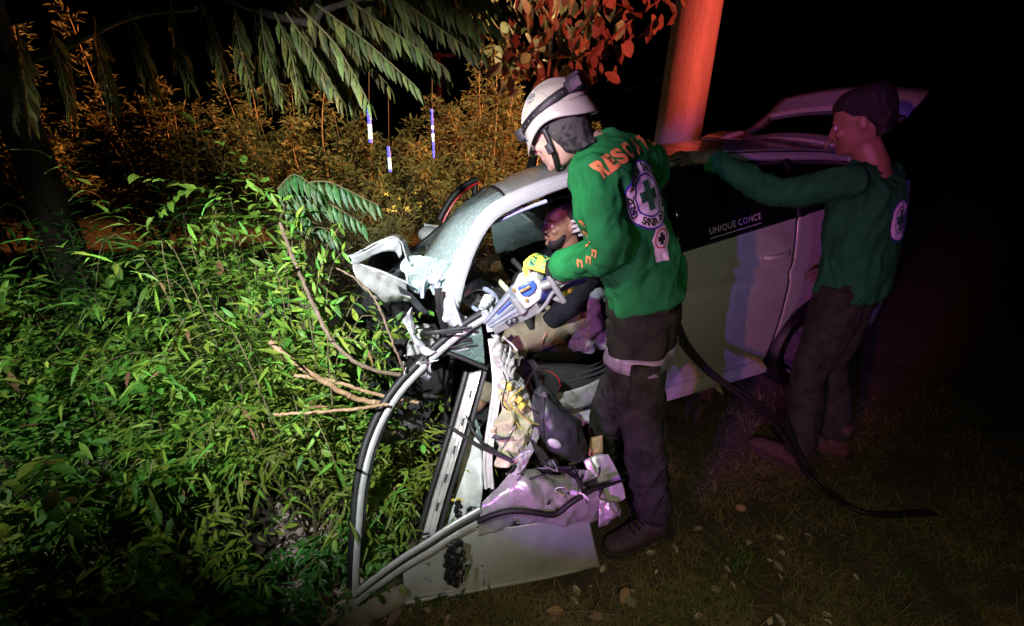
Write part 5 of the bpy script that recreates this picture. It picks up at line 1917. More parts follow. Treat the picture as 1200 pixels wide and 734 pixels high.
def dome(u, v, gx=0.0):
    th = 2 * math.pi * u
    ph = v * math.pi / 2
    rx, ry, rz = 0.121, 0.100, 0.104
    x = (rx + gx) * math.cos(th) * math.cos(ph)
    y = (ry + gx) * math.sin(th) * math.cos(ph)
    z = 0.040 + (rz + gx) * math.sin(ph)
    # raised centre ridge
    if abs(y) < 0.034:
        z += 0.009 * (1 - (abs(y) / 0.034) ** 4) * math.sin(ph) ** 0.6
    return HP(x - 0.006, y, z)


q.grid(dome, 64, 24)
hel = obj('helmet', q, M['helmet'], p1, solid=0.006, angle=60)
q = MB()
rings = []
for k in range(65):
    th = 2 * math.pi * k / 64
    co, si = math.cos(th), math.sin(th)
    dip = -0.018 * max(0, co) ** 3 - 0.010 * max(0, -co) ** 2 + 0.030 * abs(si) ** 4
    row = []
    for j, (gr_, dz) in enumerate(((0.000, 0.050), (0.006, 0.030), (0.013, 0.010), (0.020 + 0.018 * max(0, co) ** 4, -0.008), (0.017 + 0.018 * max(0, co) ** 4, -0.012))):
        row.append(HP((0.121 + gr_ * .55) * co - 0.004, (0.100 + gr_ * .55) * si, dz + dip))
    rings.append(row)
q.loft(rings, caps=False, closed=False)
obj('rim', q, M['helmet_rim'], hel, solid=0.005, angle=60)
q = MB()
pts = []
for k in range(49):
    th = 2 * math.pi * k / 48
    co, si = math.cos(th), math.sin(th)
    pts.append(HP(0.125 * co - 0.006, 0.1045 * si, 0.062 - 0.014 * co))
q.tube(pts, [(0.013, 0.004)] * 49, 8, up=U_, caps=False)
strap = obj('headlamp_strap', q, M['rubber'], hel)
q = MB()
q.box(HP(-0.127, 0.01, 0.085), 0.045, 0.075, 0.05, Matrix((F_, L_, U_)).transposed(), 0.007)
q.box(HP(-0.124, 0.055, 0.078), 0.05, 0.03, 0.035, Matrix((F_, L_, U_)).transposed(), 0.006)
obj('battery_pack', q, M['black_plastic'], hel)
q = MB()
q.box(HP(0.126, 0, 0.050), 0.035, 0.06, 0.04, Matrix((F_, L_, U_)).transposed(), 0.008)
obj('headlamp', q, M['black_plastic'], hel)
for k in range(9):
    q = MB()
    th = R(38 + 13 * k)
    q.ball(HP(0.127 * math.cos(th) - 0.006, 0.1065 * math.sin(th), 0.062 - 0.014 * math.cos(th)), 0.0032, None, 6, 5)
    obj('strap_stud', q, M['bare'], hel)
q = MB()
q.tube([dome(0.205, 0.50, 0.003), dome(0.206, 0.505, 0.006)], [0.016, 0.016], 20)
em = obj('round_emblem', q, M['helmet_rim'], hel)
q = MB()
ec, e2_ = dome(0.206, 0.505, 0.0075), (dome(0.206, 0.505, 0.02) - dome(0.206, 0.505, 0)).normalized()
ea = e2_.orthogonal()
eb = e2_.cross(ea)
q.tube([ec + ea * 0.012 * math.cos(t) + eb * 0.012 * math.sin(t) for t in [k * math.pi / 10 for k in range(21)]], 0.0014, 6, caps=False)
q.tube([ec - ea * .007, ec + ea * .007], 0.002, 6)
q.tube([ec - eb * .007, ec + eb * .007], 0.002, 6)
obj('emblem_print', q, M['tool_grey'], em)
# side rail groove on the dome
q = MB()
q.tube([dome(0.10 + 0.005 * k, 0.10 + 0.60 * math.sin(math.pi * (k + 2) / 46), 0.004) for k in range(43)], 0.0028, 6)
obj('shell_ridge', q, M['helmet_rim'], hel)
# camouflage hood under the helmet, covering ears and neck
q = MB()
hood_mb = MB()
sec = [(.075, .100, -.115, .084), (.045, .102, -.118, .087), (.022, .098, -.118, .087), (.0, .066, -.114, .090), (-.025, .052, -.106, .089), (-.055, .036, -.096, .080), (-.085, .020, -.084, .066), (-.105, .010, -.080, .060)]
rings = []
for z, xf, xb, w in sec:
    cx, a = (xf + xb) / 2, (xf - xb) / 2
    rings.append([HP(cx + a * math.cos(2 * math.pi * k / 24) - (0.03 if z < -.1 else 0), w * math.sin(2 * math.pi * k / 24), z) for k in range(24)])
hood_mb.loft(rings)
obj('camouflage_hood', fused(hood_mb, 0.006, 3, 0.006, 22, (0, 0, 1), 5), M['gaiter'], p1, angle=180)
q = MB()
for s in (1, -1):
    q.tube(curve([HP(.02, .092 * s, .03), HP(.022, .088 * s, -.03), HP(.035, .072 * s, -.085), HP(.06, .03 * s, -.122), HP(.062, 0, -.126)], 16), [(0.007, 0.0025)] * 16, 8, up=F_)
q.box(HP(.03, .09, -.055), 0.02, 0.012, 0.03, Matrix((F_, L_, U_)).transposed(), 0.003)
obj('chin_strap', q, M['rubber'], hel)
q = MB()
for s in (1, -1):
    q.ball(HP(.100, .034 * s, .0), (.012, .031, .022), Matrix((F_, L_, U_)).transposed())
gl = obj('safety_glasses', q, M['clear_lens'], p1)
q = MB()
for s in (1, -1):
    q.tube([HP(.098, .066 * s, .010), HP(.05, .088 * s, .012), HP(.0, .092 * s, .008)], 0.004, 6)
q.tube([HP(.112, .012, .008), HP(.112, -.012, .008)], 0.003, 6)
obj('glasses_frame', q, M['black_plastic'], gl)
q = MB()
q.tube([HP(.052, .0905, .014), HP(.02, .094, .034)], [(0.006, 0.002)] * 2, 8, up=U_)
obj('hood_tab', q, M['red_lens'], hel)
# gloves
q = MB()
hand(q, wrL, (-0.72, 0.5, 0.15), (-0.2, 0.35, -0.9), 1.06, (55, 60, 45), 2, -1, 0.7, 1.2)
gmb = fused(q, 0.004, 3, 0.002, 40, (0, 0, 1), 4)
gl_ = obj('glove', gmb, M['glove_yellow'], p1, angle=180, label='yellow and green work glove')
gbv = bvh_of(gmb)
hd = V((-0.72, 0.5, 0.15)).normalized()
hp_ = V((0.1, -0.62, 0.75)).normalized()
hsd = hd.cross(hp_).normalized()
for k in range(15):
    a = wrL + hd * (0.02 + 0.065 * rnd()) + hsd * (rnd() - 0.5) * 0.07
    q2 = press([(-.012, -.003), (.012, -.003), (.009, .004), (-.009, .004)], [(0, 1, 2, 3)], gbv, a, (hd * (rnd() - .5) + hsd * (rnd() - .5)), hp_, 0.0018)
    if q2.f:
        obj('glove_print', q2, M['glove_green'] if k % 3 else M['rubber'], gl_)
q = MB()
wd = (wrL - elL).normalized()
q.tube([wrL - wd * 0.030, wrL - wd * 0.008, wrL + wd * 0.012], [0.040, 0.040, 0.037], 16)
obj('cuff', q, M['rubber'], gl_)
q = MB()
hand(q, wrR, (-0.8, -0.2, -0.2), (0, -0.3, -0.9), 1.06, (50, 55, 40), 2, 1, 0.7, 1.2)
obj('glove', fused(q, 0.005, 3), M['glove_yellow'], p1, angle=180)

# ------------------------------------------------ the second rescuer, reaching on to the roof
p2 = thing('person', (1.57, 2.02, 0), 'bareheaded second rescuer in green shirt coloured darker for shade with a brown gloved hand on the car roof', 'person')
B0 = V((1.56, 2.02, 0))
f2 = V((-0.62, 0.78, 0))
s2l = V((-0.78, -0.62, 0))
hc2 = B0 + V((-0.10, 0.06, 1.66))
nk2 = B0 + V((-0.04, 0.02, 1.50))
sL2, sR2 = nk2 + s2l * 0.19 + V((0, 0, -0.07)), nk2 - s2l * 0.19 + V((0, 0, -0.07))
wr2 = PN(829, 186, 0.08)
el2 = sL2.lerp(wr2, 0.52) + V((0.02, -0.05, -0.10))
elr2, wrr2 = sR2 + V((0.07, 0.03, -0.28)), sR2 + V((0.04, 0.16, -0.50))
hl2, hr2 = B0 + s2l * 0.09 + V((0, 0, 0.93)), B0 - s2l * 0.09 + V((0, 0, 0.93))
kl2, kr2 = B0 + s2l * 0.13 + f2 * 0.03 + V((0, 0, 0.5)), B0 - s2l * 0.12 + f2 * 0.02 + V((0, 0, 0.5))
al2, ar2 = B0 + s2l * 0.14 - f2 * 0.02 + V((0, 0, 0.11)), B0 - s2l * 0.14 - f2 * 0.1 + V((0, 0, 0.11))
hd2 = (CS * -0.95 + CN * 0.35 + V((0, 0, 0.06)))
pm2 = CN * 0.55 + V((0, 0, -0.8))
b = MB()
F2, U2 = f2 * 0.9 + V((-0.2, 0, -0.35)), V((-0.15, 0.1, 1))
P2 = head(b, hc2, F2, U2, 0.98)
b.tube([hc2 + V((0.02, 0, -0.06)), nk2, nk2 + V((0, 0, -0.05))], [0.054, 0.06, 0.08], 12)
b.tube([nk2 + V((0, 0, -0.04)), nk2 + V((0.02, -0.01, -0.2)), B0 + V((0, 0, 1.05)), B0 + V((0, 0, 0.9))], [(0.1, 0.08), (0.15, 0.1), (0.14, 0.1), (0.14, 0.09)], 16, up=s2l)
for a, e, w in ((sL2, el2, wr2), (sR2, elr2, wrr2)):
    b.tube([nk2 + V((0, 0, -0.09)), a, a.lerp(e, .5), e, e.lerp(w, .5), w], [0.05, 0.052, 0.044, 0.037, 0.033, 0.025], 12)
hand(b, wr2, hd2, pm2, 0.95, (8, 18, 16), 6, -1)
hand(b, wrr2, f2, (0, 0, -1), 0.95, (30, 30, 30), 3, 1)
for h_, k_, a_ in ((hl2, kl2, al2), (hr2, kr2, ar2)):
    b.tube([h_ + V((0, 0, .04)), h_.lerp(k_, .4), k_, k_.lerp(a_, .35), a_], [0.085, 0.075, 0.055, 0.055, 0.038], 12)
    b.tube([a_, a_ + V((0, 0, -0.06)), a_ + f2 * 0.1 + V((0, 0, -0.080)), a_ + f2 * 0.15 + V((0, 0, -0.09))], [0.034, 0.034, 0.022, 0.014], 10)
obj('body', fused(b, 0.007, 3), M['skin_tan'], p2)
eyes(P2, 0.98, p2, M['skin_tan'])
s_ = MB()
s_.tube([nk2 + V((0, 0, 0.012)), nk2 + V((0, 0, -0.04)), nk2 + V((0.01, 0, -0.1)), nk2 + V((0.02, -0.01, -0.24)), B0 + V((0, 0, 1.1)), B0 + V((0, 0, 0.93))], [(0.066, 0.064), (0.11, 0.085), (0.19, 0.12), (0.19, 0.135), (0.175, 0.13), (0.18, 0.135)], 20, up=s2l)
s_.tube([nk2 + V((0, 0, -0.1)), sL2, sL2.lerp(el2, .5), el2, el2.lerp(wr2, .35), el2.lerp(wr2, .7), el2.lerp(wr2, .93)], [0.075, 0.075, 0.066, 0.060, 0.056, 0.052, 0.049], 14)
s_.tube([nk2 + V((0, 0, -0.1)), sR2, sR2.lerp(elr2, .5), elr2, elr2.lerp(wrr2, .5), elr2.lerp(wrr2, .9)], [0.075, 0.075, 0.066, 0.058, 0.05, 0.042], 14)
sm2 = fused(s_, 0.007, 5, 0.022, 15, (0.3, 0, 1), 11, ((nk2 + V((0.02, -0.02, -0.22)) - f2 * 0.14, .1),))
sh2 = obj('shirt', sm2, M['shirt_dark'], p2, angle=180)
sb2 = bvh_of(sm2)
bcn = nk2 + V((0.02, -0.02, -0.22)) - f2 * 0.14
for nm, sh_, mm, lf in (('badge_disc', disc(0, .085), 'badge_white', .002), ('badge_rim', disc(.082, .088), 'badge_blue', .003), ('badge_ring', disc(.051, .056), 'badge_blue', .003), ('badge_cross', cross_shape(.044, .016), 'badge_green', .0032)):
    obj(nm, press(sh_[0], sh_[1], sb2, bcn, -s2l, -f2, lf, .014), M[mm], sh2, smooth=False)
t_ = MB()
t_.tube([B0 + V((0, 0, 1.0)), B0 + V((0, 0, 0.88))], [(0.165, 0.125), (0.15, 0.115)], 18, up=s2l)
for h_, k_, a_ in ((hl2, kl2, al2), (hr2, kr2, ar2)):
    t_.tube([h_ + V((0, 0, .04)), h_.lerp(k_, .3), h_.lerp(k_, .65), k_, k_.lerp(a_, .4), k_.lerp(a_, .7), a_], [0.1, 0.098, 0.088, 0.08, 0.08, 0.074, 0.066], 16)
obj('trousers', fused(t_, 0.008, 5, 0.013, 13, (0.2, 0.2, 0.9), 14), M['trousers'], p2, angle=180)
q = MB()
hand(q, wr2, hd2, pm2, 1.05, (8, 18, 16), 6, -1, 0.6, 1.2)
q.tube([wr2 - (wr2 - el2).normalized() * 0.06, wr2, wr2 + hd2.normalized() * .02], [0.04, 0.036, 0.035], 14)
obj('glove', fused(q, 0.005, 3, 0.003, 30, (0, 0, 1), 6), M['glove_brown'], p2, angle=180)
q = MB()
hand(q, wrr2, f2, (0, 0, -1), 1.05, (30, 30, 30), 3, 1, 0.6, 1.2)
obj('glove', fused(q, 0.006, 3), M['glove_brown'], p2, angle=180)
for a_ in (al2, ar2):
    mb = MB()
    mb.tube([a_ + V((0, 0, .1)), a_, a_ + V((0, 0, -0.04))], 0.06, 14)
    mb.tube([a_ - f2 * .07 + V((0, 0, -.070)), a_ + V((0, 0, -.055)), a_ + f2 * .13 + V((0, 0, -.062)), a_ + f2 * .20 + V((0, 0, -.072)), a_ + f2 * .235 + V((0, 0, -.085))], [0.034, 0.052, 0.046, 0.036, 0.02], 14)
    bt = obj('boot', fused(mb, 0.008, 2), M['boot'], p2, angle=180)
    mb = MB()
    sd_ = f2.cross(V((0, 0, 1)))
    o_ = ((-.10, .02), (-.08, .04), (0, .046), (.1, .052), (.19, .044), (.24, .02))
    mb.prism([a_ + f2 * t + sd_ * w + V((0, 0, -.112)) for t, w in o_] + [a_ + f2 * t - sd_ * w + V((0, 0, -.112)) for t, w in o_[::-1]], V((0, 0, .026)))
    obj('sole', mb, M['sole'], bt, bevel=.005)
F_2, L_2, U_2 = frame(F2, U2)


def HP2(x, y, z):
    return hc2 + F_2 * x + L_2 * y + U_2 * z


q = MB()
rings = []
for z, xf, xb, w in [(.138, .00, -.05, .03), (.125, .06, -.09, .062), (.10, .088, -.112, .080), (.075, .095, -.118, .086), (.04, .075, -.120, .088), (.0, .00, -.114, .086), (-.03, -.03, -.106, .080), (-.07, -.04, -.094, .066)]:
    cx, a = (xf + xb) / 2, (xf - xb) / 2
    rings.append([HP2(cx + a * math.cos(2 * math.pi * k / 24), w * math.sin(2 * math.pi * k / 24), z) for k in range(24)])
q.loft(rings)
obj('hair', fused(q, 0.006, 2, 0.006, 40, (0, 0, 1), 3), M['hair'], p2, angle=180)
# ------------------------------------------------ the trapped driver
p3 = thing('person', C(-0.35, 0.52, 0.30), 'trapped driver in black shirt and beige trousers slumped in the seat', 'person')
hc3 = PN(659, 262, .52)
nk3 = hc3 + CS * 0.055 + V((0, 0, -0.155))
F3, U3 = CS * -0.98 + CN * -0.02 + V((0, 0, -0.03)), CS * 0.08 + V((0, 0, 1))
hip3 = C(-0.20, 0.52, 0.62)
sl3, sr3 = nk3 - CN * 0.19 + V((0, 0, -0.06)) + CS * 0.02, nk3 + CN * 0.19 + V((0, 0, -0.06)) + CS * 0.02
wl3 = PN(640, 381, .30)
el3 = PN(672, 352, .24)
wr3 = PN(590, 299, .72)
er3 = PN(622, 318, .74)
kn3, kf3 = PN(607, 398, .30), PN(600, 386, .72)
an3, af3 = kn3 + CS * -0.26 + V((0, 0, -0.36)), kf3 + CS * -0.24 + V((0, 0, -0.36))
b = MB()
P3 = head(b, hc3, F3, U3, 1.0)
b.tube([hc3 + CS * 0.03 + V((0, 0, -0.07)), nk3, nk3 + V((0, 0, -0.05))], [0.060, 0.064, 0.085], 12)
b.tube([nk3 + V((0, 0, -0.05)), nk3.lerp(hip3, .35), nk3.lerp(hip3, .75), hip3], [(0.11, 0.09), (0.17, 0.12), (0.16, 0.13), (0.15, 0.12)], 16, up=CN)
for a, e, w in ((sl3, el3, wl3), (sr3, er3, wr3)):
    b.tube([nk3 + V((0, 0, -0.08)), a, a.lerp(e, .5), e, e.lerp(w, .5), w], [0.05, 0.055, 0.048, 0.04, 0.036, 0.028], 12)
hand(b, wl3, CS * -0.9 + V((0, 0, -0.25)), (0, 0, -1), 1.0, (20, 30, 20), 4, 1)
hand(b, wr3, CS * -0.85 + V((0, 0, -0.15)), CS * -0.2 + V((0, 0, -1)), 1.0, (28, 34, 26), 4, -1)
for h_, k_, a_ in ((hip3 - CN * .1, kn3, an3), (hip3 + CN * .1, kf3, af3)):
    b.tube([h_, h_.lerp(k_, .5), k_, k_.lerp(a_, .4), a_], [0.09, 0.075, 0.055, 0.055, 0.04], 12)
obj('body', fused(b, 0.005, 3), M['skin_tan'], p3)
eyes(P3, 1.0, p3, M['skin_tan'])
q = MB()
q.tube([P3(.0955, .024, -.064), P3(.104, .008, -.063), P3(.104, -.008, -.063), P3(.0955, -.024, -.064)], [.003, .006, .006, .003], 8)
obj('lips', q, M['lips'], p3)
q = MB()
rings = []
for z, xf, xb, w in [(.130, .00, -.05, .02), (.122, .045, -.08, .055), (.10, .07, -.102, .071), (.072, .086, -.115, .081), (.05, .080, -.118, .085), (.02, .02, -.116, .085), (-.01, -.02, -.112, .082), (-.05, -.04, -.098, .07)]:
    cx, a = (xf + xb) / 2, (xf - xb) / 2
    rings.append([P3(cx + a * math.cos(2 * math.pi * k / 28), w * math.sin(2 * math.pi * k / 28), z) for k in range(28)])
q.loft(rings)
obj('hair', fused(q, 0.006, 2, 0.004, 40, (0, 0, 1), 7), M['hair'], p3, angle=180)
q = MB()
rings = []
for z, xf, xb, w in [(-.045, .06, -.01, .071), (-.07, .080, -.01, .068), (-.088, .098, -.005, .062), (-.105, .102, .005, .053), (-.122, .095, .02, .04), (-.132, .075, .035, .022)]:
    cx, a = (xf + xb) / 2, (xf - xb) / 2
    rings.append([P3(cx + a * math.cos(2 * math.pi * k / 28), w * math.sin(2 * math.pi * k / 28), z) for k in range(28)])
q.loft(rings)
obj('beard', fused(q, 0.005, 2, 0.004, 45, (0, 0, 1), 9), M['hair'], p3, angle=180)
q = MB()
q.tube([P3(.096, .028, -.056), P3(.107, .01, -.047), P3(.107, -.01, -.047), P3(.096, -.028, -.056)], [.004, .006, .006, .004], 8)
obj('moustache', q, M['hair'], p3)
for s in (1, -1):
    q = MB()
    q.tube([P3(.085, .052 * s, .026), P3(.099, .036 * s, .032), P3(.102, .016 * s, .026)], [.003, .0048, .004], 8)
    obj('eyebrow', q, M['hair'], p3)
s_ = MB()
s_.tube([nk3 + V((0, 0, 0.0)), nk3 + V((0, 0, -0.045)), nk3.lerp(hip3, .22), nk3.lerp(hip3, .45), nk3.lerp(hip3, .8), hip3], [(0.075, 0.07), (0.13, 0.095), (0.2, 0.135), (0.2, 0.15), (0.18, 0.15), (0.17, 0.14)], 18, up=CN)
for a, e, w in ((sl3, el3, wl3), (sr3, er3, wr3)):
    s_.tube([nk3 + V((0, 0, -0.1)), a, a.lerp(e, .5), e, e.lerp(w, .5), e.lerp(w, .9)], [0.075, 0.078, 0.068, 0.06, 0.052, 0.045], 14)
obj('shirt', fused(s_, 0.007, 4, 0.012, 13, (0, 0, 1), 17), M['black_cloth'], p3, angle=180)
t_ = MB()
for h_, k_, a_ in ((hip3 - CN * .1, kn3, an3), (hip3 + CN * .1, kf3, af3)):
    t_.tube([h_ + CS * .05, h_.lerp(k_, .4), h_.lerp(k_, .8), k_, k_.lerp(a_, .3), k_.lerp(a_, .8)], [0.115, 0.105, 0.088, 0.08, 0.078, 0.065], 16)
obj('trousers', fused(t_, 0.007, 5, 0.014, 12, CS, 19), M['beige_cloth'], p3, angle=180)
q = MB()
for a_ in (an3, af3):
    q.tube([a_ + CS * .04, a_ + CS * -.08 + V((0, 0, -.03)), a_ + CS * -.18 + V((0, 0, -.02))], [.045, .045, .03], 12)
obj('shoes', q, M['black_cloth'], p3)
q = MB()
wdir = (wr3 - er3).normalized()
q.tube([wr3 - wdir * 0.012, wr3 + wdir * 0.002], [0.034, 0.033], 16)
obj('bracelet', q, M['bare'], p3)

# ------------------------------------------------ a helper in the back seat, one gloved hand on the driver's head
p4 = thing('person', C(0.52, 0.70, 0.30), 'helper in dark clothes behind the driver, white gloved hand at his head', 'person')
gw = PN(682, 262, .42)
hc4 = C(0.50, 0.75, 1.30)
nk4 = hc4 + V((0, 0, -0.15)) + CS * 0.05
hp4 = C(0.62, 0.75, 0.62)
sh4 = nk4 - CN * 0.17 + V((0, 0, -0.06))
sr4 = nk4 + CN * 0.17 + V((0, 0, -0.06))
gwr = gw + CS * 0.09 + V((0, 0, 0.02))
e4 = sh4.lerp(gwr, .55) + V((0, 0, -.10))
b = MB()
P4 = head(b, hc4, -CS, (0, 0, 1), .96)
b.tube([hc4 + V((0, 0, -.07)), nk4, nk4 + V((0, 0, -.05))], [.052, .056, .08], 12)
b.tube([nk4 + V((0, 0, -.04)), nk4.lerp(hp4, .4), hp4], [(.1, .08), (.17, .12), (.15, .12)], 14, up=CN)
b.tube([sh4, sh4.lerp(e4, .5), e4, e4.lerp(gwr, .5), gwr], [.055, .047, .04, .036, .027], 12)
er4, wr4_ = sr4 + V((0, 0, -.28)), sr4 + V((0, 0, -.34)) + CS * -.2
b.tube([sr4, er4, wr4_], [.055, .04, .028], 12)
hand(b, gwr, -CS + V((0, 0, -.15)), CN + V((0, 0, -.1)), .98, (16, 22, 18), 7, 1)
hand(b, wr4_, -CS, (0, 0, -1), .95, (30, 30, 30), 3, -1)
for s in (-.1, .1):
    b.tube([hp4 + CN * s, hp4 + CN * s + CS * -.3 + V((0, 0, .04)), hp4 + CN * s + CS * -.34 + V((0, 0, -.3))], [.085, .06, .045], 12)
obj('body', fused(b, .007, 3), M['skin_tan'], p4)
eyes(P4, .96, p4, M['skin_tan'])
s_ = MB()
s_.tube([nk4, nk4 + V((0, 0, -.05)), nk4.lerp(hp4, .3), nk4.lerp(hp4, .7), hp4], [(.075, .07), (.13, .09), (.19, .13), (.175, .13), (.17, .13)], 16, up=CN)
s_.tube([nk4 + V((0, 0, -.1)), sh4, sh4.lerp(e4, .5), e4, e4.lerp(gwr, .5), e4.lerp(gwr, .85)], [.07, .072, .062, .055, .048, .04], 12)
s_.tube([nk4 + V((0, 0, -.1)), sr4, er4, wr4_], [.07, .072, .055, .04], 12)
for s in (-.1, .1):
    s_.tube([hp4 + CN * s, hp4 + CN * s + CS * -.3 + V((0, 0, .04)), hp4 + CN * s + CS * -.34 + V((0, 0, -.3))], [.1, .075, .06], 12)
obj('clothes', fused(s_, .008, 4, .01, 13, (0, 0, 1), 23), M['black_cloth'], p4, angle=180)
q = MB()
hand(q, gwr, -CS + V((0, 0, -.15)), CN + V((0, 0, -.1)), 1.06, (16, 22, 18), 7, 1, .7, 1.12)
obj('glove', fused(q, .004, 3), M['glove_white'], p4, angle=180)
q = MB()
rings = []
for z, xf, xb, w in [(.130, .00, -.05, .02), (.12, .05, -.08, .058), (.09, .085, -.108, .077), (.06, .09, -.116, .084), (.02, .02, -.114, .084), (-.03, -.03, -.10, .074)]:
    cx, a = (xf + xb) / 2, (xf - xb) / 2
    rings.append([P4(cx + a * math.cos(2 * math.pi * k / 24), w * math.sin(2 * math.pi * k / 24), z) for k in range(24)])
q.loft(rings)
obj('hair', q, M['hair'], p4)

# grey cloths bunched on the seat edge beside the driver
q = MB()
ruled(q, [[PN(690, 345, .12), PN(704, 338, .14), PN(716, 346, .16)], [PN(684, 376, .06), PN(700, 372, .02), PN(716, 380, .08)], [PN(668, 398, .10), PN(688, 396, .03), PN(712, 404, .08)], [PN(664, 412, .14), PN(684, 410, .06), PN(704, 410, .10)]], 30, 30, .06, 9, 51)
cl = obj('grey_jacket', q, M['grey_cloth'], None, solid=.006, loc=PN(690, 400, .1))
tag(cl, 'crumpled pale grey jacket hanging over the seat edge', 'jacket')

# ================================================================== PLANTS
random.seed(21)


def leaf_verts(width, droop, fold, wav=0.0, ovate=0.0):
    """a leaf one unit long on +x, normal +z"""
    prof = [(0.0, 0.02), (0.10, 0.45), (0.30, 0.95), (0.52, 1.0), (0.76, 0.62), (1.0, 0.0)]
    if ovate:
        prof = [(0.0, 0.03), (0.12, 0.40), (0.34, 0.88), (0.60, 1.0), (0.84, 0.66), (1.0, 0.0)]
    vs, fs = [], []
    for i, (x, w) in enumerate(prof):
        z = -droop * x * x
        s = wav * math.sin(i * 2.2)
        vs += [(x, w * width / 2, z + fold * w + s), (x, 0, z), (x, -w * width / 2, z + fold * w - s)]
    for i in range(len(prof) - 1):
        a, b_ = i * 3, i * 3 + 3
        fs += [(a, a + 1, b_ + 1, b_), (a + 1, a + 2, b_ + 2, b_ + 1)]
    return vs, fs


LEAF = {}
for nm, specs in {'lance': [(.26, .20, .05, .01), (.19, .42, .08, .02), (.34, .12, .04, .03), (.22, -.12, .10, .02), (.28, .55, .03, .04)], 'slim': [(.15, .25, .04, .02), (.12, .45, .05, .02), (.17, .10, .03, .01), (.14, .6, .02, .03)],
                  'droop': [(.21, .16, .05, .01), (.24, .10, .03, .015), (.19, .28, .06, .02)],
                  'ovate': [(.52, .22, .10, .03), (.46, .36, .14, .04), (.56, .12, .06, .03)]}.items():
    LEAF[nm] = [leaf_verts(*s, ovate=(nm == 'ovate')) for s in specs]
_lm = {}


def leaf_mesh(kind, k, m):
    key = (kind, k, m.name)
    if key not in _lm:
        me = bpy.data.meshes.new('leaf')
        me.from_pydata(LEAF[kind][k][0], [], LEAF[kind][k][1])
        me.materials.append(m)
        me.polygons.foreach_set('use_smooth', [True] * len(me.polygons))
        _lm[key] = me
    return _lm[key]


def leaf_matrix(p, d, up, size):
    d = V(d).normalized()
    up = V(up)
    up = up - d * up.dot(d)
    if up.length < 1e-4:
        up = d.orthogonal()
    up.normalize()
    y = up.cross(d)
    mt = Matrix((d, y, up)).transposed().to_4x4() @ Matrix.Scale(size, 4)
    mt.translation = p
    return mt


def leaf_obj(parent, kind, m, p, d, up, size, name='leaf'):
    o = bpy.data.objects.new(name, leaf_mesh(kind, random.randrange(len(LEAF[kind])), m))
    COL.objects.link(o)
    o.parent = parent
    mt = leaf_matrix(V(p) - V(root_of(parent).location), d, up, size)
    o.matrix_basis = mt
    return o


def leaf_add(mb, kind, p, d, up, size):
    vs, fs = random.choice(LEAF[kind])
    mt = leaf_matrix(V(p), d, up, size)
    mb.add([mt @ V(q) for q in vs], fs)


def rv(s=1.0):
    return V((rnd() - .5, rnd() - .5, rnd() - .5)) * 2 * s


def shrub(base, height, spread, nstem, label, m, single, size=0.07, lean=(0, 0, 0), name='leafy_shrub', pairs=16, group='shrubs round the crushed bonnet', kind='lance', droop=0.55):
    """arching stems with opposite leaflets; the nearest leaves are separate, the rest one mass"""
    t = thing(name, base, label, 'shrub', group)
    mass = MB()
    cand = []
    for k in range(nstem):
        a = 2 * math.pi * (k + rnd()) / nstem
        rr = spread * (0.35 + 0.75 * rnd())
        h = height * (0.55 + 0.5 * rnd())
        b0 = V(base) + V((math.cos(a), math.sin(a), 0)) * 0.06
        tip = V(base) + V((math.cos(a) * rr, math.sin(a) * rr, h)) + V(lean) * h
        mid = b0.lerp(tip, 0.55) + V((0, 0, h * 0.28)) + rv(0.05)
        tip = tip + V((math.cos(a), math.sin(a), 0)) * rr * 0.35 + V((0, 0, -h * droop * 0.5))
        pts = curve([b0, b0.lerp(mid, .5) + rv(.03) + V((0, 0, h * .1)), mid, mid.lerp(tip, .55) + V((0, 0, h * .07)), tip], 26)
        q = MB()
        q.tube(pts, [0.0055 - 0.0045 * i / 25 for i in range(26)], 5)
        obj('stem', q, M['stem'], t)
        twigs = [pts]
        for b_ in range(5):
            i = 5 + int(rnd() * 17)
            dd = (pts[i + 1] - pts[i]).normalized() * 0.6 + rv(0.9) + V((0, 0, 0.25))
            L_ = (0.14 + 0.20 * rnd()) * (0.6 + height)
            tw = curve([pts[i], pts[i] + dd.normalized() * L_ * .5 + V((0, 0, .02)), pts[i] + dd.normalized() * L_ + V((0, 0, -.05 - .05 * rnd()))], 10)
            twigs.append(tw)
        for ti, tw in enumerate(twigs):
            n = pairs if ti == 0 else int(pairs * 0.62)
            f = polyline(tw)
            for j in range(n):
                x = (0.22 if ti == 0 else 0.05) + (0.78 if ti == 0 else 0.95) * (j + rnd() * .4) / n
                p = f(x)
                tg_ = (f(min(1, x + .03)) - f(max(0, x - .03))).normalized()
                sd = tg_.cross(V((0, 0, 1)))
                if sd.length < .1:
                    sd = V((1, 0, 0))
                sd.normalize()
                for s in (1, -1):
                    d = tg_ * 0.55 + sd * s * 0.85 + rv(.35) + V((0, 0, 0.05 - .25 * rnd()))
                    cand.append((p, d, V((0, 0, 1)) + rv(.5), size * (0.45 + 0.95 * rnd() ** 1.4) * (1 - .35 * x)))
            cand.append((f(1), (f(1) - f(.93)), V((0, 0, 1)) + rv(.3), size))
    cand.sort(key=lambda c: (c[0] - V((0, 0, CAM_H))).length)
    for c in cand[:single]:
        leaf_obj(t, kind, M['leaf_dry'] if rnd() < .035 else m, *c)
    for c in cand[single:]:
        leaf_add(mass, kind, *c)
    if mass.f:
        o = obj('foliage', mass, m, t)
        o['kind'] = 'stuff'
    return t


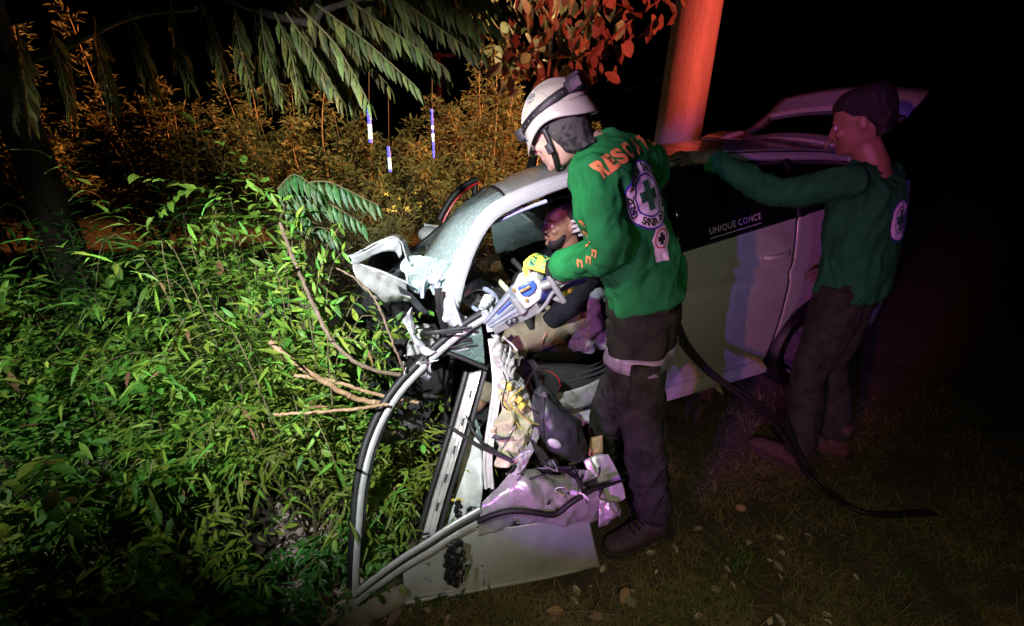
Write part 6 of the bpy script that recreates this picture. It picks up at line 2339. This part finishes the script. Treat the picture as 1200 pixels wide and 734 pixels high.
SH_ = [
    # px, py of the foot, height, spread, stems, label, material, leaves apart, leaf size
    (378, 620, 1.22, .30, 11, 'bright leafy shrub behind the arching one by the bonnet', 'leaf_lit', 200, .070),
    (422, 592, 0.92, .22, 9, 'low bright shrub right under the crushed wing', 'leaf_lit', 170, .060),
    (326, 585, 0.80, .24, 8, 'bright shrub under the yellow dry cane', 'leaf_lit', 170, .065),
    (480, 600, 0.36, .24, 9, 'small green shrub seen through the empty door window frame', 'leaf_lit', 170, .060),
    (446, 652, 0.18, .16, 6, 'low weeds between the window frame and the pale stone', 'leaf_mid', 80, .05),
    (340, 716, 0.16, .20, 6, 'dim weeds in the litter, lowest at the near edge', 'leaf_mid', 90, .06),
    (236, 630, 0.86, .32, 9, 'broad bright shrub left of the leaning brown branch foot', 'leaf_lit', 150, .072),
    (165, 660, 0.82, .36, 8, 'bright shrub in the lower left beside the near weeds', 'leaf_lit', 130, .075),
    (30, 660, 0.92, .40, 8, 'tall bright shrub at the far left end of the near row', 'leaf_lit', 120, .08),
    (310, 575, 1.45, .36, 10, 'tall shrub behind the top of the leaning brown branch', 'leaf_lit', 150, .075),
    (190, 560, 1.12, .42, 9, 'tall green shrub left of the leaning branch', 'leaf_lit', 120, .08),
    (70, 550, 1.15, .42, 9, 'tall green shrub second from the left end of the back row', 'leaf_lit', 110, .085),
    (-50, 550, 1.15, .42, 8, 'tall green shrub at the left end of the back row', 'leaf_lit', 60, .085),
    (348, 510, 1.55, .38, 10, 'dense shrub standing behind the bonnet under the drooping frond', 'leaf_lit', 110, .08),
    (130, 440, 1.35, .5, 9, 'tall dim shrub in the left background under the trees', 'leaf_mid', 60, .09),
    (250, 430, 1.35, .5, 9, 'tall dim shrub in front of the feathery bushes', 'leaf_mid', 60, .09),
    (20, 725, 0.45, .34, 7, 'low shrub at the bottom left corner', 'leaf_lit', 80, .075),
    (190, 725, 0.30, .28, 7, 'low weeds in front of the broad bright shrub', 'leaf_lit', 80, .065),
]
for n_, (px, py, h, sp, ns, lab, mm, single, sz) in enumerate(SH_):
    b0 = PZ(px, py, 0)
    shrub(b0, h, sp, ns, lab, M[mm], single, sz * (1.25, .8, 1.0)[n_ % 3], kind=('slim', 'ovate', 'lance')[n_ % 3])


def spray_shrub(base, paths, label, m, single, size, per=26):
    """a shrub whose stems follow given arching paths"""
    t = thing('leafy_shrub', base, label, 'shrub', 'shrubs round the crushed bonnet')
    cand = []
    for pth in paths:
        c = curve([V(base) + rv(.04) * V((1, 1, 0))] + pth, 30)
        q = MB()
        q.tube(c, [.005 - .0038 * i / 29 for i in range(30)], 6)
        obj('stem', q, M['stem'], t)
        f = polyline(c)
        for j in range(per):
            x = .30 + .70 * j / (per - 1)
            if rnd() < .25:
                continue
            p = f(x)
            tg_ = (f(min(1, x + .03)) - f(max(0, x - .03))).normalized()
            sd = tg_.cross(V((0, -.5, 1)))
            if sd.length < .1:
                sd = V((1, 0, 0))
            sd.normalize()
            for s in (1, -1):
                d = tg_ * .55 + sd * s * .95 + rv(.22) + V((0, -.1, -.12))
                cand.append((p, d, V((0, -.5, 1)) + rv(.4), size * (.65 + .55 * rnd()) * (1.1 - .35 * x)))
            if rnd() < .22:
                d0 = sd * (1 if rnd() < .5 else -1) + tg_ * .5 + rv(.4)
                for s in range(4):
                    p2_ = p + d0.normalized() * (.03 + .028 * s)
                    for g_ in (1, -1):
                        cand.append((p2_, d0.normalized() * .6 + tg_.cross(d0).normalized() * g_ * .2 + V((0, 0, .7 * g_)) + rv(.3), V((0, -.8, .6)) + rv(.4), size * (.5 + .4 * rnd())))
    cand.sort(key=lambda c: (c[0] - V((0, 0, CAM_H))).length)
    for c in cand[:single]:
        leaf_obj(t, 'lance', m, *c)
    mass = MB()
    for c in cand[single:]:
        leaf_add(mass, 'lance', *c)
    if mass.f:
        o = obj('foliage', mass, m, t)
        o['kind'] = 'stuff'
    return t


def jit(path, Y):
    return [PY(u + 14 * (rnd() - .5), v + 14 * (rnd() - .5), Y + .10 * (rnd() - .5)) for u, v in path]


spray_shrub(PZ(396, 640, 0), [jit(p, 1.60) for p in ([(392, 480), (388, 370), (396, 310), (418, 288)], [(380, 470), (372, 370), (378, 300), (392, 272)], [(400, 500), (408, 420), (424, 370), (440, 372), (452, 405)],
            [(405, 520), (412, 450), (430, 415), (452, 432), (462, 452)], [(385, 480), (368, 390), (356, 330), (338, 310)], [(390, 500), (396, 420), (406, 370), (425, 345)], [(410, 520), (424, 460), (432, 430), (448, 420)])],
            'bright arching shrub whose leaves lie over the crumpled bonnet', M['leaf_lit'], 230, .068, 22)
spray_shrub(PZ(350, 610, 0), [jit(p, 1.80) for p in ([(345, 450), (340, 340), (334, 270), (326, 235)], [(352, 450), (356, 340), (366, 280), (384, 262)], [(340, 450), (326, 350), (314, 300), (302, 280)],
            [(350, 440), (346, 330), (344, 280), (352, 240)], [(342, 470), (330, 400), (318, 360), (300, 350)])], 'tall arching shrub round the top of the leaning brown branch', M['leaf_lit'], 190, .072, 22)
# ground cover under the shrubs: nobody could count it
q = MB()
for k in range(5200):
    u, v = -60 + 640 * rnd(), 380 + 350 * rnd() ** 0.8
    if (u > 470 and v < 540) or (v > 560 and u > 290 + 40 * noise.noise(V((v * .03, 0, 0))) and rnd() < .9):
        continue
    p = PZ(u, v, 0.01)
    if p.x > -0.05 and p.y < 1.6:
        continue
    p.z = 0.02 + 0.20 * rnd() ** 2
    leaf_add(q, 'lance', p, rv() + V((0, 0, .2)), V((0, 0, 1)) + rv(.6), 0.03 + 0.045 * rnd())
gc = obj('ground_cover', q, M['leaf_mid'])
tag(gc, 'thick green ground cover of small leaves under the shrubs', 'ground cover', kind='stuff')

# leaning branch, cane, dead sticks


def stick(name, pts, r0, r1, mm, label, cat='branch', n=40, bumps=True):
    pts = [V(p) for p in pts]
    t = thing(name, pts[-1], label, cat)
    q = MB()
    c = curve(pts, n)
    q.tube([p + rv(0.0025) for p in c], [(r0 + (r1 - r0) * i / (n - 1)) * (1 + .12 * noise.noise(V((i * .7, r0 * 90, 0)))) for i in range(n)], 9)
    obj('stalk', q, M[mm], t)
    if bumps:
        for k in range(3, n - 3, 7):
            q = MB()
            q.tube([c[k] - (c[k + 1] - c[k]).normalized() * .006, c[k], c[k] + (c[k + 1] - c[k]).normalized() * .006], [(r0 + (r1 - r0) * k / n) * x for x in (.95, 1.22, .95)], 9)
            obj('knot', q, M[mm], t)
    return t


stick('leaning_branch', [PY(328, 262, 1.72), PY(338, 290, 1.66), PY(362, 345, 1.58), PY(385, 393, 1.52), PY(412, 422, 1.50), PY(440, 434, 1.52), PY(474, 440, 1.56)], .0065, .008, 'twig', 'brown branch that slants down and bends towards the wheel arch')
stick('arched_stem', [PY(395, 315, 1.56), PY(418, 328, 1.55), PY(440, 352, 1.53), PY(455, 388, 1.50), PY(464, 412, 1.49), PY(474, 434, 1.50)], .0032, .0045, 'twig', 'thin arched brown stem in front of the wing')
stick('dry_cane', [PY(316, 400, 1.36), PY(345, 425, 1.37), PY(380, 447, 1.40), PY(420, 468, 1.44), PY(470, 476, 1.52)], .0085, .0105, 'cane', 'thick yellow dry cane lying across the shrubs')
stick('dry_cane', [PY(345, 440, 1.42), PY(390, 447, 1.45), PY(440, 462, 1.50), PY(490, 472, 1.56)], .007, .006, 'cane', 'thinner dry cane just behind the thick yellow one')
stick('fallen_stick', [PY(320, 486, 1.30), PY(360, 484, 1.32), PY(410, 480, 1.36), PY(455, 474, 1.42)], .005, .006, 'cane', 'dry stick lying level under the thick cane')
stick('green_twig', [PY(478, 560, 1.36), PY(455, 590, 1.32), PY(436, 615, 1.27), PY(420, 630, 1.25)], .0025, .003, 'leaf_lit', 'thin green twig crossing the window opening', 'twig', bumps=False)
stick('bent_log', [PY(300, 372, 1.9), PY(340, 362, 1.95), PY(375, 356, 2.0), PY(405, 360, 2.05)], .03, .025, 'bark', 'mossy log behind the bright shrub', 'log', bumps=False)


# ------------------------------------------------ compound leaves that hang from the overhead tree
def frond(t, pts, nleaf, size, m, hang=0.75, kind='droop', x0=0.10, rach=.004):
    """one compound leaf: a rachis that carries its leaflets"""
    c = curve(pts, 24)
    q = MB()
    q.tube(c, [rach - rach * .65 * i / 23 for i in range(24)], 6)
    fr = obj('frond', q, M['stem'], t)
    f = polyline(c)
    for j in range(nleaf):
        x = x0 + (1 - x0) * j / (nleaf - 1)
        p = f(x)
        tg_ = (f(min(1, x + .03)) - f(max(0, x - .03))).normalized()
        sd = tg_.cross(V((0, 0, 1)))
        if sd.length < .15:
            sd = tg_.cross(V((0, 1, 0)))
        sd.normalize()
        for s in (1, -1):
            d = tg_ * (.45 + .3 * x) + sd * s * .55 + V((0, 0, -hang)) + rv(.16)
            leaf_obj(fr, kind, m, p, d, sd * s * .8 + V((0, -.5, .6)) + rv(.25), size * (.75 + .3 * math.sin(math.pi * min(1, x + .15))) * (.85 + .3 * rnd()), 'leaflet')
    return fr


# the tree overhead, rooted left of the frame's bright part
tt = thing('overhanging_tree', (-3.3, 3.3, 0), 'tree with hanging feather leaves over the upper left', 'tree')
q = MB()
q.tube(curve([V((-3.3, 3.3, -.05)), V((-3.22, 3.26, .9)), V((-3.05, 3.1, 1.9)), V((-2.8, 2.95, 2.8)), V((-2.4, 2.8, 3.6))], 24), [.13 - .0028 * i for i in range(24)], 14)
obj('trunk', q, M['bark'], tt)
limbs = [[V((-2.95, 3.04, 2.3)), V((-2.1, 2.5, 2.45)), PY(330, 22, 2.0), PY(380, 12, 1.95), PY(440, -8, 1.9)],
         [V((-2.85, 2.98, 2.6)), V((-1.9, 2.6, 2.75)), PY(370, -60, 2.3), PY(470, -50, 2.2), PY(580, -40, 2.1)],
         [V((-3.0, 3.1, 2.0)), PY(60, 60, 2.5), PY(150, 20, 2.3), PY(230, 10, 2.2)]]
for lb in limbs:
    q = MB()
    c = curve(lb, 26)
    q.tube(c, [.034 - .0010 * i for i in range(26)], 9)
    obj('limb', q, M['bark'], tt)
FR = [  # pixel paths of the hanging compound leaves: start, middle, tip, depth
    ((480, -25), (535, 10), (580, 30), 2.0), ((430, -30), (500, 22), (555, 62), 1.95), ((395, -10), (450, 30), (520, 78), 1.9), ((370, 5), (430, 50), (486, 100), 1.85),
    ((352, 10), (395, 55), (432, 120), 1.8), ((335, 15), (365, 60), (400, 118), 1.85), ((322, 15), (340, 60), (352, 115), 1.9), ((500, -40), (560, -8), (606, 12), 2.1),
    ((450, -40), (505, -5), (545, 22), 2.15), ((400, -30), (440, 10), (470, 45), 2.2), ((345, -20), (385, 15), (415, 60), 2.15), ((330, -5), (345, 30), (372, 75), 2.2),
    ((305, 10), (312, 60), (330, 110), 2.0), ((275, 5), (280, 50), (295, 105), 2.0), ((235, 5), (250, 50), (262, 90), 2.1), ((200, 0), (205, 45), (222, 95), 2.1),
    ((150, 10), (165, 60), (180, 110), 2.2), ((110, 20), (118, 70), (132, 120), 2.25), ((60, 30), (72, 80), (82, 130), 2.3), ((20, 30), (28, 80), (35, 140), 2.3),
    ((440, -20), (420, 25), (412, 75), 2.0), ((520, -40), (525, 0), (560, 40), 1.98), ((380, -15), (360, 20), (345, 70), 2.05), ((465, -30), (470, 10), (500, 55), 2.05)]
for a, m_, e, Y in FR:
    frond(tt, [PY(*a, Y), PY(*m_, Y - .03), PY(*e, Y - .08)], 15, .095 * Y / 2, M['leaf_overhead'], .8)
for a, m_, e, Y in FR:
    if a[0] < 300 and rnd() < .5:
        continue
    dx, dy = 40 * (rnd() - .6), 26 * (rnd() - .45)
    frond(tt, [PY(a[0] + dx, a[1] + dy, Y + .3), PY(m_[0] + dx * 1.2, m_[1] + dy * 1.1, Y + .3), PY(e[0] + dx * 1.3 - 8, e[1] + dy * 1.2, Y + .25)], 12, .095 * Y / 2, M['leaf_overhead'], .9)
for k in range(12):
    u, v = 326 + 130 * rnd(), -20 + 95 * rnd()
    frond(tt, [PY(u, v - 20, 2.5), PY(u + 14, v + 15, 2.48), PY(u + 34 + 20 * rnd(), v + 52, 2.42)], 10, .105, M['leaf_overhead'], .9)
# the dark frond that hangs beside the bonnet
sp_ = thing('sapling', PZ(352, 430, 0), 'sapling with a dark green drooping feather leaf left of the bonnet', 'sapling')
q = MB()
b0 = sp_.location.copy()
q.tube(curve([V(b0), V(b0) + V((-.05, .02, .5)), PY(330, 250, 2.0), PY(338, 218, 2.0)], 16), .008, 7)
obj('stem', q, M['stem'], sp_)
for a, m_, e in (((330, 225), (380, 213), (442, 240)), ((328, 235), (375, 235), (425, 262)), ((325, 222), (345, 205), (372, 222)), ((330, 240), (352, 252), (390, 275))):
    frond(sp_, [PY(*a, 2.0), PY(*m_, 1.97), PY(*e, 1.92)], 13, .10, M['leaf_dark'], 1.0)

# ------------------------------------------------ red-lit tree with ovate leaves
ot = thing('broadleaf_tree', (0.26, 4.25, 0), 'small tree with red lit oval leaves behind the car', 'tree')
q = MB()
fork = PY(640, 100, 3.9)
q.tube(curve([V((0.26, 4.25, -.05)), V((0.27, 4.15, 1.0)), fork], 20), [.035 - .0010 * i for i in range(20)], 10)
obj('trunk', q, M['twig'], ot)
br = [[fork, PY(622, 72, 3.8), PY(604, 40, 3.7), PY(598, -5, 3.6)], [fork, PY(644, 72, 3.8), PY(650, 30, 3.7), PY(660, -30, 3.6)], [fork, PY(660, 62, 3.8), PY(690, 22, 3.7), PY(730, -10, 3.6)],
      [PY(645, 70, 3.8), PY(675, 40, 3.7), PY(700, 5, 3.6), PY(705, -30, 3.6)], [PY(622, 72, 3.8), PY(600, 55, 3.75), PY(575, 22, 3.7)], [PY(655, 66, 3.78), PY(700, 60, 3.7), PY(735, 28, 3.65), PY(780, -5, 3.6)],
      [PY(650, 30, 3.7), PY(630, 0, 3.6), PY(620, -30, 3.55)]]
pts_ = []
for lb in br:
    q = MB()
    c = curve(lb, 20)
    q.tube(c, [.016 - .0006 * i for i in range(20)], 8)
    obj('branch', q, M['twig'], ot)
    pts_ += c[3:]
for k in range(190):
    p = random.choice(pts_) + rv(.16)
    leaf_obj(ot, 'ovate', M['leaf_red'], p, rv(.7) + V((0.1, -.1, -.75)), V((0.3, -1, .3)) + rv(.7), .085 + .075 * rnd())
q = MB()
for k in range(60):
    p = random.choice(pts_) + rv(.25) + V((.1, .3, .3))
    leaf_add(q, 'ovate', p, rv(.7) + V((0.1, -.1, -.75)), V((0.3, -1, .3)) + rv(.7), .09 + .09 * rnd())
o = obj('foliage', q, M['leaf_red'], ot)
o['kind'] = 'stuff'

# ------------------------------------------------ feathery bushes in the back


def feathery(base, height, spread, nstem, label, m, dens=150, name='feathery_bush', lean=0.0):
    dens = int(dens * 1.9)
    t = thing(name, base, label, 'bush', 'feathery bushes in the background')
    mass = MB()
    for k in range(nstem):
        a = 2 * math.pi * k / nstem + rnd()
        rr = spread * (rnd() ** .6)
        h = height * (.62 + .42 * rnd()) * (1 - .30 * (rr / spread) ** 2)
        b0 = V(base) + V((math.cos(a), math.sin(a), 0)) * .12 * spread
        tip = V(base) + V((math.cos(a) * rr + lean * h, math.sin(a) * rr, h))
        c = curve([b0, b0.lerp(tip, .4) + rv(.08) + V((0, 0, .1)), b0.lerp(tip, .75) + rv(.08), tip], 22)
        q = MB()
        q.tube(c, [.018 - .0007 * i for i in range(22)], 6)
        obj('stem', q, M['twig'], t)
        f = polyline(c)
        for j in range(dens):
            x = .18 + .82 * (j + rnd()) / dens
            p0 = f(x)
            L_ = .34 * (1.12 - x) * (.4 + rnd()) + .07
            th = rnd() * 6.28
            d = V((math.cos(th), math.sin(th), .05 + .75 * rnd())).normalized()
            for s in range(5):
                p = p0 + d * L_ * (s + 1) / 5 + rv(.02) + V((0, 0, -.05 * (s / 5) ** 2))
                leaf_add(mass, 'lance', p, d + rv(.8), V((0, -.6, .8)) + rv(.8), .04 + .05 * rnd())
    o = obj('foliage', mass, m, t)
    o['kind'] = 'stuff'
    return t


feathery(V((-1.00, 6.6, 0)), 2.35, 1.0, 10, 'feathery bush left of the middle, below the blue light strings', M['leaf_far'], 70)
feathery(V((-0.25, 6.3, 0)), 2.65, .75, 9, 'tallest feathery bush with orange lit plumes, left of the helmet', M['leaf_far'], 80)
feathery(V((0.55, 6.6, 0)), 2.0, .8, 8, 'feathery bush right behind the car roof and helmet', M['leaf_far'], 70)
feathery(V((-2.35, 5.6, 0)), 2.35, 1.0, 9, 'dim bush below the hanging feather leaves', M['leaf_far'], 75)
feathery(V((-3.9, 5.4, 0)), 2.7, 1.2, 9, 'dim bush behind the overhanging tree trunk', M['leaf_far'], 70)
feathery(V((-5.6, 5.2, 0)), 2.7, 1.3, 8, 'dim bush at the far left of the background', M['leaf_far'], 60)
feathery(V((-1.55, 4.6, 0)), 1.25, .8, 8, 'low dark bush in front of the taller feathery ones', M['leaf_far'], 60)
feathery(V((1.6, 8.6, 0)), 1.75, .9, 6, 'far low bush behind the car roof', M['leaf_far'], 50)
feathery(V((-1.75, 6.0, 0)), 2.3, .8, 9, 'feathery bush under the tip of the lowest hanging frond', M['leaf_far'], 70)
feathery(V((-0.60, 5.6, 0)), 1.75, .7, 8, 'shorter feathery bush just beyond the opened passenger door frame', M['leaf_far'], 70)
feathery(V((-3.05, 6.3, 0)), 2.6, 1.0, 9, 'feathery bush at the left edge of the bright planting', M['leaf_far'], 65)
bl = thing('flowering_weed', V((-1.25, 4.55, 0)), 'weed with pale yellow blossoms in the dark gap left of the windshield', 'weed')
for k in range(11):
    p = PY(452 + 40 * rnd(), 222 + 32 * rnd(), 4.2)
    q = MB()
    for j in range(5):
        leaf_add(q, 'ovate', p, rv() + V((0, 0, .3)), rv() + V((0, -1, .4)), .030)
    obj('blossom', q, M['blossom'], bl)
q = MB()
for k in range(5):
    q.tube(curve([V((-1.25, 4.55, 0)), V((-1.2 + .2 * rnd(), 4.4, .5)), PY(455 + 35 * rnd(), 226 + 20 * rnd(), 4.25)], 10), .005, 5)
obj('stalks', q, M['stem'], bl)

# ------------------------------------------------ concrete pole, far utility pole, light strings, wires
pb = PY(793, 175, 4.6)
pb.z = 0
pole = thing('concrete_pole', pb, 'thick leaning concrete pole washed red behind the car', 'pole')
q = MB()
tp = PY(821, -10, 4.75)
dr = (tp - V((pb.x - .06, pb.y, 0))).normalized()
bse = V((pb.x - .06, pb.y, 0))
q.tube([bse + dr * (t * .25 - .2) for t in range(34)], [.225 - .0022 * t for t in range(34)], 36)
obj('shaft', q, M['concrete'], pole)
q = MB()
for t in (1.2, 2.05, 2.9, 3.7):
    q.tube([bse + dr * (t - .004), bse + dr * (t + .004)], .222 - .0022 * t * 4 + .0015, 36)
obj('mould_seams', q, M['concrete'], pole)
ub = PY(516, 122, 15)
ub.z = 0
up = thing('utility_pole', ub, 'distant dark utility pole with a crossarm', 'pole')
q = MB()
ux = ub.x
q.tube([V((ux, 15, 0)), V((ux, 15, PY(516, 62, 15).z))], [.14, .09], 10)
obj('shaft', q, M['steel_dark'], up)
q = MB()
zc = PY(516, 66, 15).z
q.box(V((ux, 14.9, zc)), .95, .1, .09)
q.box(V((ux, 14.9, zc - .35)), .5, .08, .07)
obj('crossarm', q, M['steel_dark'], up)
for k, (u, v0, v1, Y) in enumerate(((432, 128, 168, 5.0), (455, 172, 202, 5.0), (506, 128, 186, 4.9))):
    lab = ('bright blue and white light string, left of the three', 'short low blue light string half hidden by leaves, middle of three', 'dim dotted blue light string in front of the distant pole')[k]
    t = thing('light_string', PY(u, v1, Y), lab, 'light string', 'hanging light strings')
    n = 9 if k < 2 else 12
    q = MB()
    q.tube([PY(u, v0 - 60, Y + .02), PY(u + 1, v1, Y + .02)], .0025, 6)
    obj('wire', q, M['rubber'], t)
    for j in range(n):
        a, b_ = PY(u + 2.5 * j / n, v0 + (v1 - v0) * j / n, Y), PY(u + 2.5 * (j + .86) / n, v0 + (v1 - v0) * (j + .86) / n, Y)
        q = MB()
        q.tube([a, b_], (.019, .016, .012)[k] * (.75 if k == 2 and j % 2 else 1), 8)
        wh = (n * .38 < j < n * .88) if k < 2 else j in (4, 6, 7)
        obj('tube_light', q, M['led_white'] if wh else M['led_blue'], t)
lg = thing('street_lamp', V((PY(607, 122, 30).x, 30, 0)), 'tiny warm street lamp far off left of the helmet', 'street lamp')
q = MB()
lp = PY(607, 122, 30)
q.tube([V((lp.x, 30, 0)), V((lp.x, 30, lp.z)), V((lp.x - .4, 29.9, lp.z + .12))], .06, 8)
obj('post', q, M['steel_dark'], lg)
q = MB()
q.ball(lp + V((-.4, -.15, .05)), (.10, .10, .06))
obj('lamp_head', q, M['lamp_glow'], lg)
for k, (a, b_) in enumerate((((700, 152), (880, 96)), ((700, 162), (880, 112)), ((596, 140), (700, 118)))):
    q = MB()
    q.tube(curve([PY(a[0] - 120, a[1] + 34, 12), PY(*a, 11.8), PY(*b_, 11), PY(b_[0] + 240, b_[1] - 90, 10)], 20), .010, 6)
    w_ = obj('power_line', q, M['concrete'])
    tag(w_, ('upper overhead wire crossing behind the pole', 'lower overhead wire crossing behind the pole', 'faint overhead wire behind the helmet')[k], 'overhead wire')

# ------------------------------------------------ ground details
q = MB()
random.seed(5)
for k in range(26000):
    u, v = 380 + 900 * rnd(), 455 + 300 * rnd()
    p = PZ(u, v, 0)
    dens = noise.noise(V((p.x * 2.3, p.y * 2.3, 3))) + .35 * noise.noise(V((p.x * 7, p.y * 7, 1)))
    if dens < -.12 + .40 * rnd() - .2:
        continue
    z0 = ground_h(p.x, p.y)
    a = rnd() * 6.283
    L_ = .03 + .07 * rnd()
    up_ = .15 + .75 * rnd() ** 2
    d = V((math.cos(a), math.sin(a), up_)).normalized() * L_
    w_ = V((-math.sin(a), math.cos(a), 0)) * (.0010 + .0016 * rnd())
    b0 = V((p.x, p.y, z0 - .002))
    m_ = b0 + d * .55 + V((0, 0, .004))
    e = b0 + d + V((0, 0, -L_ * .12))
    q.add([b0 - w_, b0 + w_, m_ + w_ * .8, m_ - w_ * .8, e], [(0, 1, 2, 3), (3, 2, 4)])
dg_ = obj('dry_grass', q, M['dry_grass'])
tag(dg_, 'sparse dry grass and straw on the dark soil', 'dry grass', kind='stuff')
q = MB()
for cx_, cy_, rad, n in ((830, 700, 60, 160), (860, 660, 40, 110), (780, 720, 60, 90), (1000, 700, 120, 120), (1100, 620, 90, 80), (600, 730, 80, 60)):
    for k in range(n):
        p = PZ(cx_ + rad * (rnd() + rnd() - 1), cy_ + rad * .5 * (rnd() + rnd() - 1), 0)
        a = rnd() * 6.283
        L_ = .02 + .045 * rnd()
        d = V((math.cos(a) * .8, math.sin(a) * .8, .7)).normalized() * L_
        w_ = V((-math.sin(a), math.cos(a), 0)) * .0018
        b0 = V((p.x, p.y, ground_h(p.x, p.y)))
        q.add([b0 - w_, b0 + w_, b0 + d * .6 + w_, b0 + d * .6 - w_, b0 + d + V((d.x, d.y, -.2 * L_)) * .4], [(0, 1, 2, 3), (3, 2, 4)])
gg = obj('green_grass', q, M['leaf_mid'])
tag(gg, 'tufts of short green grass in the foreground soil', 'grass', kind='stuff')
# leaf litter
q = MB()
for k in range(900):
    u, v = (324 + 130 * rnd(), 565 + 165 * rnd()) if k < 820 else (400 + 600 * rnd(), 600 + 150 * rnd())
    p = PZ(u, v, 0)
    p.z = ground_h(p.x, p.y) + .006 + .012 * rnd()
    leaf_add(q, 'ovate', p, rv() * V((1, 1, .25)), V((0, 0, 1)) + rv(.45), .018 + .03 * rnd())
lt = obj('leaf_litter', q, M['litter'])
tag(lt, 'pale dry leaf litter scattered under the shrubs', 'leaf litter', kind='stuff')


def stone(c, r, label, mm='rock', rot=0.0):
    q = MB()
    q.ball(c, r, Matrix.Rotation(rot, 3, 'Z'), 22, 16)
    vs = []
    for p in q.v:
        d = (V(p) - V(c)).normalized()
        vs.append(tuple(V(p) + d * (noise.noise(V(p) * 14) * .22 + noise.noise(V(p) * 40) * .07) * min(r)))
    q.v = vs
    o = obj('stone', q, M[mm], None, loc=(c[0], c[1], 0))
    tag(o, label, 'stone')
    return o


stone(PZ(446, 700, .02), (.13, .075, .05), 'flat pale stone under the lowest corner of the window frame', rot=.5)
stone(PZ(415, 728, .02), (.09, .06, .04), 'smaller pale stone nearest the bottom edge, beside the flat stone', rot=1.2)
stone(PZ(868, 545 + 50, .01), (.025, .02, .016), 'small reddish stone in the dark soil right of the boot', 'cane')
stone(PZ(838, 690, .01), (.02, .017, .012), 'small pebble in the grass at the lower right')
random.seed(11)
for k, (u, v, sz, lab) in enumerate(((452, 690, .09, 'curled brown leaf on the flat pale stone'), (428, 708, .08, 'dry leaf left of the flat pale stone'), (470, 715, .07, 'dry leaf under the door skin corner'),
                                     (640, 718, .07, 'brown leaf lying under the door hem'), (745, 715, .06, 'brown leaf on the soil below the boot'), (735, 690, .07, 'dark dry leaf just below the boot toe'), (690, 725, .05, 'dry leaf near the bottom edge'))):
    p = PZ(u, v, 0.015)
    q = MB()
    leaf_add(q, 'ovate', V((0, 0, 0)), V((math.cos(k * 2.1), math.sin(k * 2.1), .05)), V((.2, -.2, 1)), sz)
    o = obj('fallen_leaf', q, M['cane'] if k % 2 else M['litter'])
    o.location = p + V((0, 0, .03 if k == 0 else .008))
    tag(o, lab, 'leaf', 'fallen leaves')
stick('fallen_twig', [PZ(640, 722, .01), PZ(680, 716, .02), PZ(730, 722, .012)], .004, .003, 'twig', 'dead twig on the soil at the bottom centre', 'twig')
